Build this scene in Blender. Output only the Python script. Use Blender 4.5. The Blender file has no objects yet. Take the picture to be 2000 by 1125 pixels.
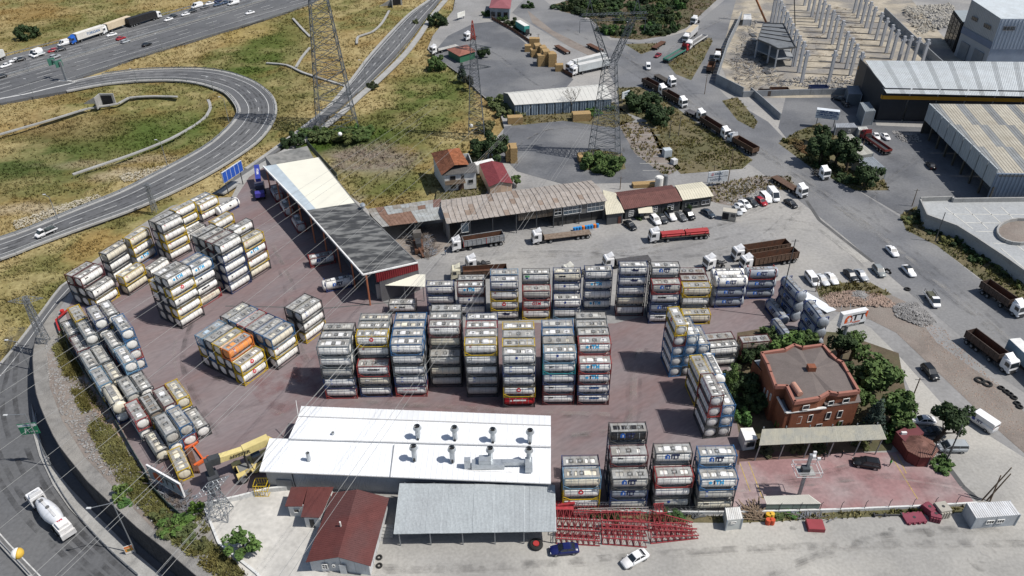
import bpy, bmesh, math, random
import numpy as np
from mathutils import Vector, Matrix
from mathutils.geometry import tessellate_polygon
R = math.radians
random.seed(7)
SC = bpy.context.scene
COL = SC.collection
CAM_H, PITCH, ROLL, FPX = 102.46, R(35.055), R(.700), 1500.0
cd = bpy.data.cameras.new('camera'); cam = bpy.data.objects.new('camera', cd); COL.objects.link(cam)
cd.sensor_width = 36; cd.lens = 36 * FPX / 2000; cd.clip_start = 1; cd.clip_end = 3000
cam.matrix_world = Matrix.Translation((0, 0, CAM_H)) @ Matrix.Rotation(R(90) - PITCH, 4, 'X') @ Matrix.Rotation(-ROLL, 4, 'Z')
SC.camera = cam
W = bpy.data.worlds.new('World'); SC.world = W; W.use_nodes = True
nt = W.node_tree; bg = nt.nodes['Background']
sky = nt.nodes.new('ShaderNodeTexSky'); sky.sky_type = 'NISHITA'; sky.sun_disc = False
SUN = Vector((.66, -.163, 1)).normalized()
sky.sun_elevation = math.asin(SUN.z); sky.sun_rotation = math.atan2(SUN.x, SUN.y)
sky.air_density = 1.0; sky.dust_density = 1.2
nt.links.new(sky.outputs[0], bg.inputs[0]); bg.inputs[1].default_value = .082
sl = bpy.data.lights.new('sun', 'SUN'); sl.energy = 4.1; sl.angle = R(.53); sl.color = (1, .965, .91)
so = bpy.data.objects.new('sun', sl); COL.objects.link(so); so.rotation_euler = SUN.to_track_quat('Z', 'Y').to_euler(); so.location = (100, -60, 200)
SC.view_settings.view_transform = 'Standard'; SC.view_settings.look = 'None'
SC.view_settings.exposure = .25; SC.view_settings.gamma = 1; SC.view_settings.use_curve_mapping = False
SC.cycles.max_bounces = 4; SC.cycles.diffuse_bounces = 2; SC.cycles.glossy_bounces = 2; SC.cycles.transparent_max_bounces = 12
SC.cycles.use_denoising = True
def G(px, py, z=0.0):
 X = px - 1000; Y = 562.5 - py
 c, s = math.cos(ROLL), math.sin(ROLL)
 X, Y = c * X + s * Y, -s * X + c * Y
 dx = X / FPX; dy = math.cos(PITCH) + math.sin(PITCH) * Y / FPX; dz = -math.sin(PITCH) + math.cos(PITCH) * Y / FPX
 t = (z - CAM_H) / dz
 return Vector((dx * t, dy * t, z))
def zt(y):
 return -6.8 * min(1, max(0, (150 - y) / 38))
def GT(px, py, off=0.0):
 p = G(px, py)
 for _ in range(6): p = G(px, py, zt(p.y) + off)
 return p
def clear(o): return o
def NN(t, kind, **kw):
 n = t.nodes.new(kind)
 for k, v in kw.items(): setattr(n, k, v)
 return n
MATS = {}
def sc(c, k): return tuple(v * k for v in c)
def lin(c):
 return tuple(c) + (1,)
def M(name, c, rough=.8, metal=0., var=.25, scale=.6, c2=None, bump=0., fine=None, obj=False, world=True, streak=0., c3=None, scale3=.05, amt3=.5, spec=.3, attr=None, alpha=1, aniso=None, wear=0):
 """procedural paint: base colour mixed with c2 by noise, optional third large-scale tone, streaks along Z, fine bump"""
 if name in MATS: return MATS[name]
 m = bpy.data.materials.new(name); m.use_nodes = True; t = m.node_tree; L = t.links.new
 b = t.nodes['Principled BSDF']
 b.inputs['Roughness'].default_value = rough; b.inputs['Metallic'].default_value = metal
 b.inputs['Specular IOR Level'].default_value = spec
 if world:
  g = NN(t, 'ShaderNodeNewGeometry'); co = g.outputs['Position']
 else:
  g = NN(t, 'ShaderNodeTexCoord'); oi0 = NN(t, 'ShaderNodeObjectInfo')
  va = NN(t, 'ShaderNodeVectorMath', operation='MULTIPLY_ADD'); va.inputs[1].default_value = (1, 1, 1)
  cm = NN(t, 'ShaderNodeCombineXYZ'); mu = NN(t, 'ShaderNodeMath', operation='MULTIPLY'); mu.inputs[1].default_value = 97
  L(oi0.outputs['Random'], mu.inputs[0])
  for i in range(3): L(mu.outputs[0], cm.inputs[i])
  L(g.outputs['Object'], va.inputs[0]); L(cm.outputs[0], va.inputs[2]); co = va.outputs[0]
 if aniso:
  rm = NN(t, 'ShaderNodeVectorRotate', rotation_type='Z_AXIS'); rm.inputs['Angle'].default_value = aniso[0]; L(co, rm.inputs[0])
  am = NN(t, 'ShaderNodeMapping'); am.inputs['Scale'].default_value = (aniso[1], aniso[2], 1); L(rm.outputs[0], am.inputs[0]); co = am.outputs[0]
 n1 = NN(t, 'ShaderNodeTexNoise'); n1.inputs['Scale'].default_value = scale; n1.inputs['Detail'].default_value = 8; n1.inputs['Roughness'].default_value = .62
 L(co, n1.inputs['Vector'])
 rp = NN(t, 'ShaderNodeValToRGB'); rp.color_ramp.elements[0].position = .35; rp.color_ramp.elements[1].position = .68
 L(n1.outputs['Fac'], rp.inputs[0])
 mx = NN(t, 'ShaderNodeMix', data_type='RGBA')
 A, B = mx.inputs[6], mx.inputs[7]
 if obj or attr:
  if obj:
   oi = NN(t, 'ShaderNodeObjectInfo'); src = oi.outputs['Color']
  else:
   oi = NN(t, 'ShaderNodeAttribute', attribute_name=attr); src = oi.outputs['Color']
  L(src, A)
  dk = NN(t, 'ShaderNodeMix', data_type='RGBA', blend_type='MULTIPLY'); dk.inputs[0].default_value = 1
  dk.inputs[7].default_value = lin(c2 or tuple([1 - var * 1.3, 1 - var * 1.45, 1 - var * 1.6])); L(src, dk.inputs[6]); L(dk.outputs[2], B)
 else:
  A.default_value = lin(c); B.default_value = lin(c2 or tuple(v * (1 - var) for v in c))
 L(rp.outputs[0], mx.inputs[0]); out = mx.outputs[2]
 if c3:
  n3 = NN(t, 'ShaderNodeTexNoise'); n3.inputs['Scale'].default_value = scale3; n3.inputs['Detail'].default_value = 5; L(co, n3.inputs['Vector'])
  r3 = NN(t, 'ShaderNodeValToRGB'); r3.color_ramp.elements[0].position = .45; r3.color_ramp.elements[1].position = .6; r3.color_ramp.elements[1].color = (amt3, amt3, amt3, 1)
  L(n3.outputs['Fac'], r3.inputs[0]); m3 = NN(t, 'ShaderNodeMix', data_type='RGBA'); L(r3.outputs[0], m3.inputs[0]); L(out, m3.inputs[6]); m3.inputs[7].default_value = lin(c3); out = m3.outputs[2]
 if streak:
  mp = NN(t, 'ShaderNodeMapping'); mp.inputs['Scale'].default_value = (3.2, 3.2, .35); L(co, mp.inputs[0])
  n4 = NN(t, 'ShaderNodeTexNoise'); n4.inputs['Scale'].default_value = 1.4; n4.inputs['Detail'].default_value = 6; L(mp.outputs[0], n4.inputs['Vector'])
  r4 = NN(t, 'ShaderNodeValToRGB'); r4.color_ramp.elements[0].position = .5; r4.color_ramp.elements[1].position = .75; r4.color_ramp.elements[1].color = (streak, streak, streak, 1)
  L(n4.outputs['Fac'], r4.inputs[0]); m4 = NN(t, 'ShaderNodeMix', data_type='RGBA'); L(r4.outputs[0], m4.inputs[0]); L(out, m4.inputs[6]); m4.inputs[7].default_value = (.12, .095, .07, 1); out = m4.outputs[2]
 if fine:
  n5 = NN(t, 'ShaderNodeTexNoise'); n5.inputs['Scale'].default_value = fine; n5.inputs['Detail'].default_value = 3; L(co, n5.inputs['Vector'])
  m5 = NN(t, 'ShaderNodeMapRange'); m5.inputs[1].default_value = .25; m5.inputs[2].default_value = .75; m5.inputs[3].default_value = .86; m5.inputs[4].default_value = 1.13; L(n5.outputs['Fac'], m5.inputs[0])
  m6 = NN(t, 'ShaderNodeMix', data_type='RGBA', blend_type='MULTIPLY'); m6.inputs[0].default_value = 1; L(out, m6.inputs[6]); L(m5.outputs[0], m6.inputs[7]); out = m6.outputs[2]
 L(out, b.inputs['Base Color'])
 if bump:
  bm_ = NN(t, 'ShaderNodeBump'); bm_.inputs['Strength'].default_value = bump; bm_.inputs['Distance'].default_value = .15
  nb = NN(t, 'ShaderNodeTexNoise'); nb.inputs['Scale'].default_value = fine or scale * 6; nb.inputs['Detail'].default_value = 4; L(co, nb.inputs['Vector'])
  L(nb.outputs['Fac'], bm_.inputs['Height']); L(bm_.outputs[0], b.inputs['Normal'])
 if wear:
  nw = NN(t, 'ShaderNodeTexNoise'); nw.inputs['Scale'].default_value = .35; nw.inputs['Detail'].default_value = 6; L(co, nw.inputs['Vector'])
  rw = NN(t, 'ShaderNodeMapRange'); rw.inputs[1].default_value = .42; rw.inputs[2].default_value = .72; rw.inputs[4].default_value = wear; L(nw.outputs['Fac'], rw.inputs[0]); L(rw.outputs[0], b.inputs['Alpha'])
 if alpha < 1: b.inputs['Alpha'].default_value = alpha
 MATS[name] = m
 return m
PAINT = M('vehicle_paint', (1, 1, 1), .3, obj=True, var=.12, scale=.8, world=False, spec=.5)
FRAME = M('frame_paint', (1, 1, 1), .6, obj=True, var=.35, scale=1.6, world=False, streak=.35)
TANK = M('tank_cladding', (1, 1, 1), .42, obj=True, var=.13, scale=.7, world=False, streak=.4, spec=.4)
PANEL = M('sheet_paint', (1, 1, 1), .55, obj=True, var=.14, scale=.5, world=False, streak=.15)
LETTER = M('letter_paint', (1, 1, 1), .5, obj=True, var=.2, scale=2, world=False)
WALK = M('walkway_grating', (.36, .36, .35), .75, var=.35, scale=1.2, world=False, obj=False, fine=9, c3=(.2, .18, .15), scale3=.5, amt3=.6)
BAND = M('tank_band', (.33, .34, .35), .5, var=.3, world=False)
DARK = M('dark_void', (.02, .02, .022), .7, var=.3)
GLASS = M('tinted_glass', (.018, .024, .03), .12, var=.1, spec=.8)
PALEGLASS = M('window_glass', (.10, .13, .16), .1, var=.3, spec=.8)
TYRE = M('tyre_rubber', (.022, .022, .022), .85, var=.3, world=False)
RIM = M('wheel_rim', (.35, .36, .37), .4, .6, var=.2, world=False)
CHAS = M('chassis_steel', (.05, .05, .052), .7, var=.4, scale=2, world=False)
LAMPW = M('lamp_lens', (.8, .82, .85), .2, var=.05, world=False)
LAMPR = M('tail_lens', (.35, .01, .01), .3, var=.1, world=False)
STEEL = M('galvanised_steel', (.32, .34, .36), .45, .5, var=.25, scale=3)
STEELD = M('weathered_steel', (.12, .125, .13), .55, .4, var=.3, scale=3)
RUST = M('rusty_steel', (.13, .055, .03), .85, var=.5, scale=1.5, c2=(.06, .035, .025), world=False, streak=.4)
CONC = M('concrete', (.36, .355, .34), .9, var=.25, scale=.25, fine=3, streak=.25)
CONCD = M('concrete_blue', (.27, .285, .3), .9, var=.25, scale=.25, fine=3, streak=.3)
WHITEW = M('white_render', (.62, .62, .6), .85, var=.15, scale=.5, streak=.3)
WOOD = M('fresh_timber', (.40, .27, .125), .8, var=.35, scale=4, world=False)
WOODG = M('old_timber', (.22, .16, .11), .85, var=.4, scale=4)
class MB:
 def __init__(s): s.v = []; s.f = []; s.m = []; s.cur = 0
 def mat(s, i): s.cur = i; return s
 def add(s, vs, fs):
  n = len(s.v); s.v += [tuple(p) for p in vs]; s.f += [tuple(n + i for i in f) for f in fs]; s.m += [s.cur] * len(fs); return s
 def box(s, x0, y0, z0, x1, y1, z1):
  return s.add([(x0, y0, z0), (x1, y0, z0), (x1, y1, z0), (x0, y1, z0), (x0, y0, z1), (x1, y0, z1), (x1, y1, z1), (x0, y1, z1)],
                     [(0, 3, 2, 1), (4, 5, 6, 7), (0, 1, 5, 4), (1, 2, 6, 5), (2, 3, 7, 6), (3, 0, 4, 7)])
 def bar(s, p, q, w, h=None):
  h = h or w; p = Vector(p); q = Vector(q); d = (q - p)
  if d.length < 1e-6: return s
  d.normalize(); u = Vector((0, 0, 1)) if abs(d.z) < .95 else Vector((1, 0, 0))
  a = d.cross(u).normalized() * w / 2; b = a.cross(d).normalized() * h / 2
  vs = [p - a - b, p + a - b, p + a + b, p - a + b, q - a - b, q + a - b, q + a + b, q - a + b]
  return s.add(vs, [(0, 1, 2, 3), (7, 6, 5, 4), (0, 4, 5, 1), (1, 5, 6, 2), (2, 6, 7, 3), (3, 7, 4, 0)])
 def cyl(s, p, q, r, n=10, r2=None, cap=True):
  p = Vector(p); q = Vector(q); r2 = r if r2 is None else r2; d = (q - p).normalized()
  u = Vector((0, 0, 1)) if abs(d.z) < .95 else Vector((1, 0, 0)); a = d.cross(u).normalized(); b = a.cross(d)
  vs = []
  for c, rr in ((p, r), (q, r2)):
   for i in range(n):
    t = 2 * math.pi * i / n; vs.append(c + (a * math.cos(t) + b * math.sin(t)) * rr)
  fs = [(i, (i + 1) % n, n + (i + 1) % n, n + i) for i in range(n)]
  if cap: fs += [tuple(range(n - 1, -1, -1)), tuple(range(n, 2 * n))]
  return s.add(vs, fs)
 def rings(s, rings, cap=True):
  n = len(rings[0]); k = len(rings); fs = []
  for j in range(k - 1):
   for i in range(n): fs.append((j * n + i, j * n + (i + 1) % n, (j + 1) * n + (i + 1) % n, (j + 1) * n + i))
  if cap: fs += [tuple(range(n - 1, -1, -1)), tuple((k - 1) * n + i for i in range(n))]
  return s.add([p for r in rings for p in r], fs)
 def prism(s, poly, z0, z1):
  n = len(poly)
  tri = tessellate_polygon([[Vector((p[0], p[1], 0)) for p in poly]])
  vs = [(p[0], p[1], z0) for p in poly] + [(p[0], p[1], z1) for p in poly]
  fs = [(i, (i + 1) % n, n + (i + 1) % n, n + i) for i in range(n)]
  fs += [tuple(n + i for i in t) for t in tri] + [tuple(reversed(t)) for t in tri]
  return s.add(vs, fs)
 def slab(s, q, t):
  q = [Vector(p) for p in q]; nrm = (q[1] - q[0]).cross(q[2] - q[0]).normalized()
  if nrm.z < 0: nrm = -nrm
  lo = [p - nrm * t for p in q]; n = len(q)
  return s.add(q + lo, [tuple(range(n)), tuple(range(2 * n - 1, n - 1, -1))] + [(i, n + i, n + (i + 1) % n, (i + 1) % n) for i in range(n)])
 def mesh(s, name, mats, smooth=False):
  me = bpy.data.meshes.new(name); me.from_pydata(s.v, [], s.f)
  for m in (mats if isinstance(mats, (list, tuple)) else [mats]): me.materials.append(m)
  me.polygons.foreach_set('material_index', s.m)
  bm = bmesh.new(); bm.from_mesh(me); bmesh.ops.recalc_face_normals(bm, faces=bm.faces); bm.to_mesh(me); bm.free()
  if smooth: me.polygons.foreach_set('use_smooth', [True] * len(me.polygons))
  me.update(); return me
 def build(s, name, mats, parent=None, color=None, loc=None, rotz=None, smooth=False, **props):
  return inst(s.mesh(name, mats, smooth), name, parent, color, loc, rotz, **props)
def inst(me, name, parent=None, color=None, loc=None, rotz=None, **props):
 o = bpy.data.objects.new(name, me); COL.objects.link(o)
 if parent: o.parent = parent
 if color: o.color = lin(color[:3])
 if loc is not None: o.location = loc
 if rotz is not None: o.rotation_euler = (0, 0, rotz)
 for k, v in props.items(): o[k] = v
 return o
def thing(name, label, cat, loc=(0, 0, 0), rotz=0, group=None, rot=None):
 o = bpy.data.objects.new(name, None); COL.objects.link(o); o.empty_display_size = .5
 o.location = loc; o.rotation_euler = rot or (0, 0, rotz); o['label'] = label; o['category'] = cat
 if group: o['group'] = group
 return o
def tag(o, label, cat, group=None):
 o['label'] = label; o['category'] = cat
 if group: o['group'] = group
 return o
def copytree(o, parent=None):
 c = o.copy(); COL.objects.link(c); c.parent = parent
 for ch in o.children: copytree(ch, c)
 return c
def copy_thing(o, loc, rotz=0, label=None, scale=None):
 c = copytree(o); c.location = loc; c.rotation_euler = (0, 0, rotz)
 if label: c['label'] = label
 if scale: c.scale = scale if hasattr(scale, '__len__') else (scale,) * 3
 return c
def text_mesh(txt, size=1.0, bold=.0):
 key = ('T', txt, size, bold)
 if key in MATS: return MATS[key]
 cu = bpy.data.curves.new('lettering', 'FONT'); cu.body = txt; cu.size = size; cu.align_x = 'CENTER'; cu.align_y = 'CENTER'; cu.offset = bold; cu.resolution_u = 3
 ob = bpy.data.objects.new('lettering_src', cu); COL.objects.link(ob)
 dg = bpy.context.evaluated_depsgraph_get(); me = bpy.data.meshes.new_from_object(ob.evaluated_get(dg))
 bpy.data.objects.remove(ob); bpy.data.curves.remove(cu); me.materials.clear(); me.materials.append(LETTER); me.name = 'lettering'
 MATS[key] = me; return me
def text_obj(txt, size, color, parent, loc, rot, bold=.02, name='lettering', sx=1.0):
 o = inst(text_mesh(txt, size, bold), name, parent, color); o.location = loc; o.rotation_euler = rot; o.scale = (sx, 1, 1); return o
def vnoise(x, y, seed=0):
 xi = np.floor(x).astype(np.int64); yi = np.floor(y).astype(np.int64); xf = x - xi; yf = y - yi
 def h(a, b):
  n = (a * 374761393 + b * 668265263 + seed * 974711) & 0x7fffffff
  n = ((n ^ (n >> 13)) * 1274126177) & 0x7fffffff
  return ((n ^ (n >> 16)) & 0xffff) / 65535.0
 u = xf * xf * (3 - 2 * xf); v = yf * yf * (3 - 2 * yf)
 return (h(xi, yi) * (1 - u) + h(xi + 1, yi) * u) * (1 - v) + (h(xi, yi + 1) * (1 - u) + h(xi + 1, yi + 1) * u) * v
def fbm(x, y, s, seed=0, o=4):
 a = 0; amp = 1; tot = 0
 for i in range(o):
  a = a + amp * vnoise(x / s * 2 ** i, y / s * 2 ** i, seed + i); tot += amp; amp *= .55
 return a / tot
def inpoly(x, y, poly):
 r = np.zeros(x.shape, bool); n = len(poly); j = n - 1
 for i in range(n):
  xi, yi = poly[i][0], poly[i][1]; xj, yj = poly[j][0], poly[j][1]
  c = ((yi > y) != (yj > y)) & (x < (xj - xi) * (y - yi) / ((yj - yi) or 1e-9) + xi); r ^= c; j = i
 return r
def to_world(pts, f=None):
 out = []
 for p in pts:
  if p[0] == 'w': out.append(Vector((p[1], p[2], 0)))
  else:
   q = (f or G)(p[0], p[1]); out.append(Vector((q.x, q.y, 0)))
 return out
# ================================================================ GROUND
wall_px = [(150, 556), (118, 590), (97, 615), (80, 640), (70, 660), (66, 680), (64, 700), (66, 733), (71, 769), (80, 796), (91, 822), (104, 850), (117, 872), (133, 893), (171, 940), (210, 977), (269, 1031), (328, 1077), (384, 1125), (450, 1180)]
WALL = [(p.x, p.y) for p in to_world(wall_px)]
loop_out = [(-220, 560), (-60, 520), (0, 505), (60, 482), (150, 448), (250, 412), (330, 378), (400, 343), (450, 313), (500, 278), (528, 245), (538, 215), (530, 188), (500, 163), (450, 144), (400, 136), (340, 135), (270, 138), (200, 147), (140, 160), (60, 172), (0, 186)]
loop_in = [(0, 202), (60, 190), (130, 178), (200, 165), (270, 158), (340, 157), (400, 165), (440, 180), (460, 200), (466, 222), (453, 243), (420, 275), (370, 306), (300, 343), (250, 370), (150, 410), (60, 447), (0, 468), (-60, 487), (-220, 530)]
LOOP = loop_out + loop_in
HIGH = [(-300, 185), (-60, 128), (0, 113), (100, 88), (200, 62), (380, 14), (480, -14), (700, -80), (760, -60), (640, -8), (605, 7), (500, 43), (300, 100), (147, 155), (0, 200), (-300, 290)]
R3L = [(866, -40), (838, 0), (800, 27), (760, 67), (720, 112), (685, 158), (640, 210), (590, 250), (530, 295), (480, 330), (430, 368), (402, 385)]
R3R = [(405, 372 + 14), (440, 372), (500, 325), (560, 282), (610, 250), (650, 220), (690, 187), (720, 160), (770, 110), (800, 75), (830, 35), (858, 0), (885, -40)]
ROAD3 = R3L + R3R
r4_left = [(150, 541), (120, 560), (88, 602), (58, 642), (20, 690), (-20, 735), (-70, 790), (-150, 900), (-190, 1000), (-150, 1180)]
hw = lambda pts, f=None: [(p.x, p.y) for p in to_world(pts, f)]
LOT = hw([(900, -60), (885, 20), (845, 70), (835, 95), (870, 125), (905, 150), (935, 180), (975, 215), (985, 250), (960, 280), (945, 330), (935, 372), (850, 392), (720, 410), (640, 350), (560, 300), (510, 318), (470, 350), (452, 385), (400, 388), (335, 402), (262, 448), (196, 500), (158, 528), (152, 545), (112, 612), (128, 680), (180, 775), (240, 872), (283, 930), (350, 1010), (372, 1015), (400, 988), (425, 1065), (500, 1125), (520, 1160)]) + [(-28, 22), (325, 22), (420, 520)]
GR = dict(
 A=[(985, 215), (1200, 200), (1240, 235), (1200, 250), (1100, 236), (1000, 246)],
 B=[(1205, 172), (1250, 170), (1300, 195), (1350, 232), (1420, 278), (1470, 312), (1450, 330), (1330, 340), (1290, 300), (1262, 235), (1210, 215)],
 C=[(1300, 120), (1385, 73), (1392, 80), (1372, 120), (1350, 157), (1320, 145)],
 D=[(1220, 86), (1302, 84), (1275, 98), (1252, 106)],
 E=[(1078, 10), (1130, -5), (1170, -60), (1440, -60), (1400, 0), (1340, 55), (1300, 70), (1250, 78), (1195, 74), (1150, 35), (1095, 22)],
 F=[(1410, 197), (1440, 190), (1480, 238), (1472, 252), (1440, 235)],
 Gg=[(1520, 280), (1560, 255), (1600, 240), (1720, 330), (1735, 372), (1670, 372), (1590, 332)],
 H=[(1758, 420), (1790, 403), (1830, 430), (1900, 490), (2040, 560), (2040, 622), (1920, 548), (1830, 480), (1770, 450)],
 I=[(1345, 380), (1400, 360), (1470, 345), (1540, 345), (1562, 372), (1480, 372), (1430, 402), (1405, 398)],
 K=[(1595, 565), (1640, 552), (1700, 552), (1742, 575), (1700, 585), (1600, 580)],
 Lg=[(1110, 990), (1250, 1003), (1440, 1010), (1900, 988), (1905, 1000), (1440, 1022), (1250, 1020)],
 V=[(1440, 650), (1500, 640), (1640, 650), (1755, 690), (1775, 800), (1740, 880), (1640, 885), (1450, 880), (1430, 780)],
 W_=[(855, 368), (930, 372), (945, 330), (960, 325), (950, 378), (900, 392), (850, 392)],
 TL=[(1030, 20), (1080, 60), (1180, 110), (1190, 122), (1170, 118), (1110, 90), (1040, 45)],
 P2=[(1130, 300), (1160, 292), (1215, 300), (1222, 330), (1180, 338), (1135, 330)],
 S=[(1205, 238), (1262, 240), (1330, 330), (1300, 345), (1240, 300)],
)
def blob(x, y, cx, cy, rx, ry, ang=0):
 a = R(ang); dx = x - cx; dy = y - cy
 u = dx * math.cos(a) + dy * math.sin(a); v = -dx * math.sin(a) + dy * math.cos(a)
 return np.clip(1.25 - np.sqrt((u / rx) ** 2 + (v / ry) ** 2), 0, 1)
BL = []   # growth patches: ground spots read off the photograph
for px, py, rx, ry, col, amt in [
 (90, 290, 120, 50, (.055, .085, .028), .95), (230, 250, 120, 45, (.07, .095, .03), .8), (350, 240, 90, 40, (.06, .10, .025), .85), (150, 230, 100, 30, (.17, .12, .06), .6),
 (520, 100, 60, 45, (.05, .09, .02), .9), (440, 120, 50, 30, (.06, .09, .025), .7), (560, 60, 70, 40, (.08, .1, .03), .6), (560, 180, 50, 60, (.07, .09, .03), .6),
 (830, 190, 90, 50, (.06, .10, .025), .9), (780, 240, 80, 40, (.09, .10, .035), .7), (880, 160, 60, 40, (.07, .1, .03), .8), (700, 255, 90, 25, (.045, .08, .018), 1), (640, 265, 60, 25, (.04, .075, .016), 1),
 (730, 300, 90, 30, (.2, .175, .15), 1), (700, 350, 70, 30, (.09, .105, .035), .8), (760, 350, 80, 30, (.08, .10, .03), .8), (690, 385, 40, 15, (.22, .19, .14), .8),
 (480, 60, 60, 20, (.28, .22, .09), .8), (300, 330, 110, 14, (.34, .29, .2), .9), (120, 400, 120, 12, (.36, .31, .22), .8), (250, 300, 160, 8, (.33, .28, .19), .6),
 (60, 25, 90, 15, (.22, .15, .06), .8), (250, 40, 120, 20, (.09, .1, .035), .7), (60, 60, 70, 25, (.1, .11, .04), .6), (400, 5, 90, 15, (.26, .2, .09), .6),
 (60, 590, 80, 60, (.12, .13, .045), .6), (250, 470, 100, 40, (.3, .21, .085), .7), (40, 640, 50, 40, (.17, .14, .05), .7),
 (1240, 30, 120, 40, (.035, .05, .018), 1), (1330, 20, 60, 30, (.06, .07, .025), .8), (1380, 280, 60, 40, (.12, .115, .04), .7), (1250, 200, 50, 30, (.035, .05, .018), 1),
 (1600, 320, 120, 60, (.05, .055, .022), .8), (1850, 480, 80, 40, (.05, .065, .02), .9), (1600, 800, 250, 120, (.045, .055, .02), .8)]:
 c = G(px, py); ex = (G(px + rx, py) - c).length; ey = (G(px, py - ry) - c).length
 BL.append((c.x, c.y, ex, ey, col, amt))
def growth(x, y):
 n1 = fbm(x, y, 34, 3); n2 = fbm(x, y, 9, 11); n3 = fbm(x, y, 2.2, 23, 3)
 straw = np.array((.35, .28, .135)); brown = np.array((.25, .17, .065)); green = np.array((.12, .14, .042)); pale = np.array((.42, .35, .18))
 c = straw[None] * np.ones((x.size, 1))
 def mixin(c, col, a): return c * (1 - a[:, None]) + np.array(col)[None] * a[:, None]
 c = mixin(c, green, np.clip((n1 - .5) * 4.5, 0, .7)); c = mixin(c, brown, np.clip((n2 - .52) * 4, 0, .55)); c = mixin(c, pale, np.clip((.42 - n2) * 5, 0, .5))
 for cx, cy, rx, ry, col, amt in BL:
  a = blob(x + (n2 - .5) * 18, y + (n1 - .5) * 18, cx, cy, rx, ry); col = np.array(col) * 1.12 + np.array((.012, .01, .0)); a = np.clip(a * 1.5, 0, 1) * amt * (.55 + .45 * np.clip((n2 - .35) * 5, 0, 1))
  c = mixin(c, col, a)
 return c * (.8 + .4 * n3)[:, None]
def color_attr(me, cols):
 a = me.color_attributes.new('growth', 'FLOAT_COLOR', 'POINT')
 buf = np.ones((len(me.vertices), 4), np.float32); buf[:, :3] = np.clip(cols, 0, 1); a.data.foreach_set('color', buf.ravel())
SOIL = M('meadow_soil', (1, 1, 1), .95, attr='growth', var=.3, scale=.9, fine=2.2, bump=.5, spec=.1)
TUFT = M('dry_grass', (1, 1, 1), .9, attr='growth', var=.3, scale=.5, spec=.1)
def grid_mesh(xs, ys, zf):
 X, Y = np.meshgrid(xs, ys); x = X.ravel(); y = Y.ravel(); z = zf(x, y)
 nx, ny = len(xs), len(ys); i = np.arange((nx - 1) * (ny - 1)); r = i // (nx - 1); q = i % (nx - 1); a = r * nx + q
 F = np.stack([a, a + 1, a + nx + 1, a + nx], 1)
 me = bpy.data.meshes.new('meadow'); me.vertices.add(len(x)); me.vertices.foreach_set('co', np.stack([x, y, z], 1).ravel())
 me.loops.add(F.size); me.loops.foreach_set('vertex_index', F.ravel()); me.polygons.add(len(F)); me.polygons.foreach_set('loop_start', np.arange(0, F.size, 4)); me.update(); me.validate()
 me.polygons.foreach_set('use_smooth', [True] * len(F)); return me, x, y
LOOPW = hw(LOOP); HIGHW = hw(HIGH); R3W = hw(ROAD3)
ditch_in = hw([(-60, 250), (60, 235), (140, 215), (190, 196), (260, 184), (330, 182), (390, 190), (402, 205), (395, 225), (340, 268), (250, 305), (150, 340), (0, 372), (-100, 400)])
def hfun(x, y):
 drop = -6.8 * np.clip((150 - y) / 38, 0, 1)
 b = -.12 - .55 * fbm(x, y, 7, 5, 4) - .9 * fbm(x, y, 30, 9, 2)
 b = b - 1.6 * np.clip(inpoly(x, y, ditch_in).astype(float), 0, 1)
 bank = np.exp(-((x + 60 + (y - 238) * .2) ** 2) / 900 - ((y - 240) ** 2) / 500)
 flat = inpoly(x, y, LOT)
 return np.where(flat, -.3, drop + b + .0 * bank)
xs = np.concatenate([np.arange(-700, -330, 12), np.arange(-330, 60, 1.5), np.arange(60, 900, 14)]); ys = np.concatenate([np.arange(9, 130, 3), np.arange(130, 430, 1.6), np.arange(430, 1300, 20)])
me, gx, gy = grid_mesh(xs, ys, hfun)
color_attr(me, growth(gx, gy)); me.materials.append(SOIL)
inst(me, 'meadow_ground', kind='structure')
def sheet(name, pts, z, mat, terr=False, f=None, kind='structure', skirt=0.0, world=None):
 w = [Vector((a, b, 0)) for a, b in world] if world else to_world(pts, f)
 w = [p for i, p in enumerate(w) if (p - w[i - 1]).length > .01]
 tri = tessellate_polygon([w]); bm = bmesh.new(); vs = [bm.verts.new(p) for p in w]
 for t in tri:
  try: bm.faces.new([vs[i] for i in t])
  except ValueError: pass
 if terr:
  for yy in (150, 112):
   bmesh.ops.bisect_plane(bm, geom=bm.verts[:] + bm.edges[:] + bm.faces[:], plane_co=(0, yy, 0), plane_no=(0, 1, 0))
 bmesh.ops.recalc_face_normals(bm, faces=bm.faces)
 if sum(f_.normal.z for f_ in bm.faces) < 0: bmesh.ops.reverse_faces(bm, faces=bm.faces)
 if skirt:
  be = [e for e in bm.edges if len(e.link_faces) == 1]
  r = bmesh.ops.extrude_edge_only(bm, edges=be)
  for v in [g for g in r['geom'] if isinstance(g, bmesh.types.BMVert)]: v.co.z -= skirt
 for v in bm.verts: v.co.z += z + (zt(v.co.y) if terr else 0)
 me = bpy.data.meshes.new(name); bm.to_mesh(me); bm.free(); me.materials.append(mat)
 return inst(me, name, kind=kind)
ASPH = M('highway_asphalt', (.115, .117, .122), .9, var=.22, scale=.12, fine=1.5, c3=(.15, .15, .15), scale3=.03, amt3=.6, bump=.1)
ASPD = M('fresh_asphalt', (.085, .087, .092), .9, var=.2, scale=.2, fine=2)
STREET = M('street_asphalt', (.155, .158, .167), .9, var=.28, scale=.09, fine=1.8, c3=(.22, .217, .212), scale3=.035, amt3=.7, bump=.1)  # asphalt tone lowered to carry the dimmer light of the upper-right corner
DUST = M('dusty_lot', (.26, .255, .25), .92, var=.25, scale=.08, fine=1.3, c3=(.33, .315, .29), scale3=.03, amt3=.75, bump=.12)
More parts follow.
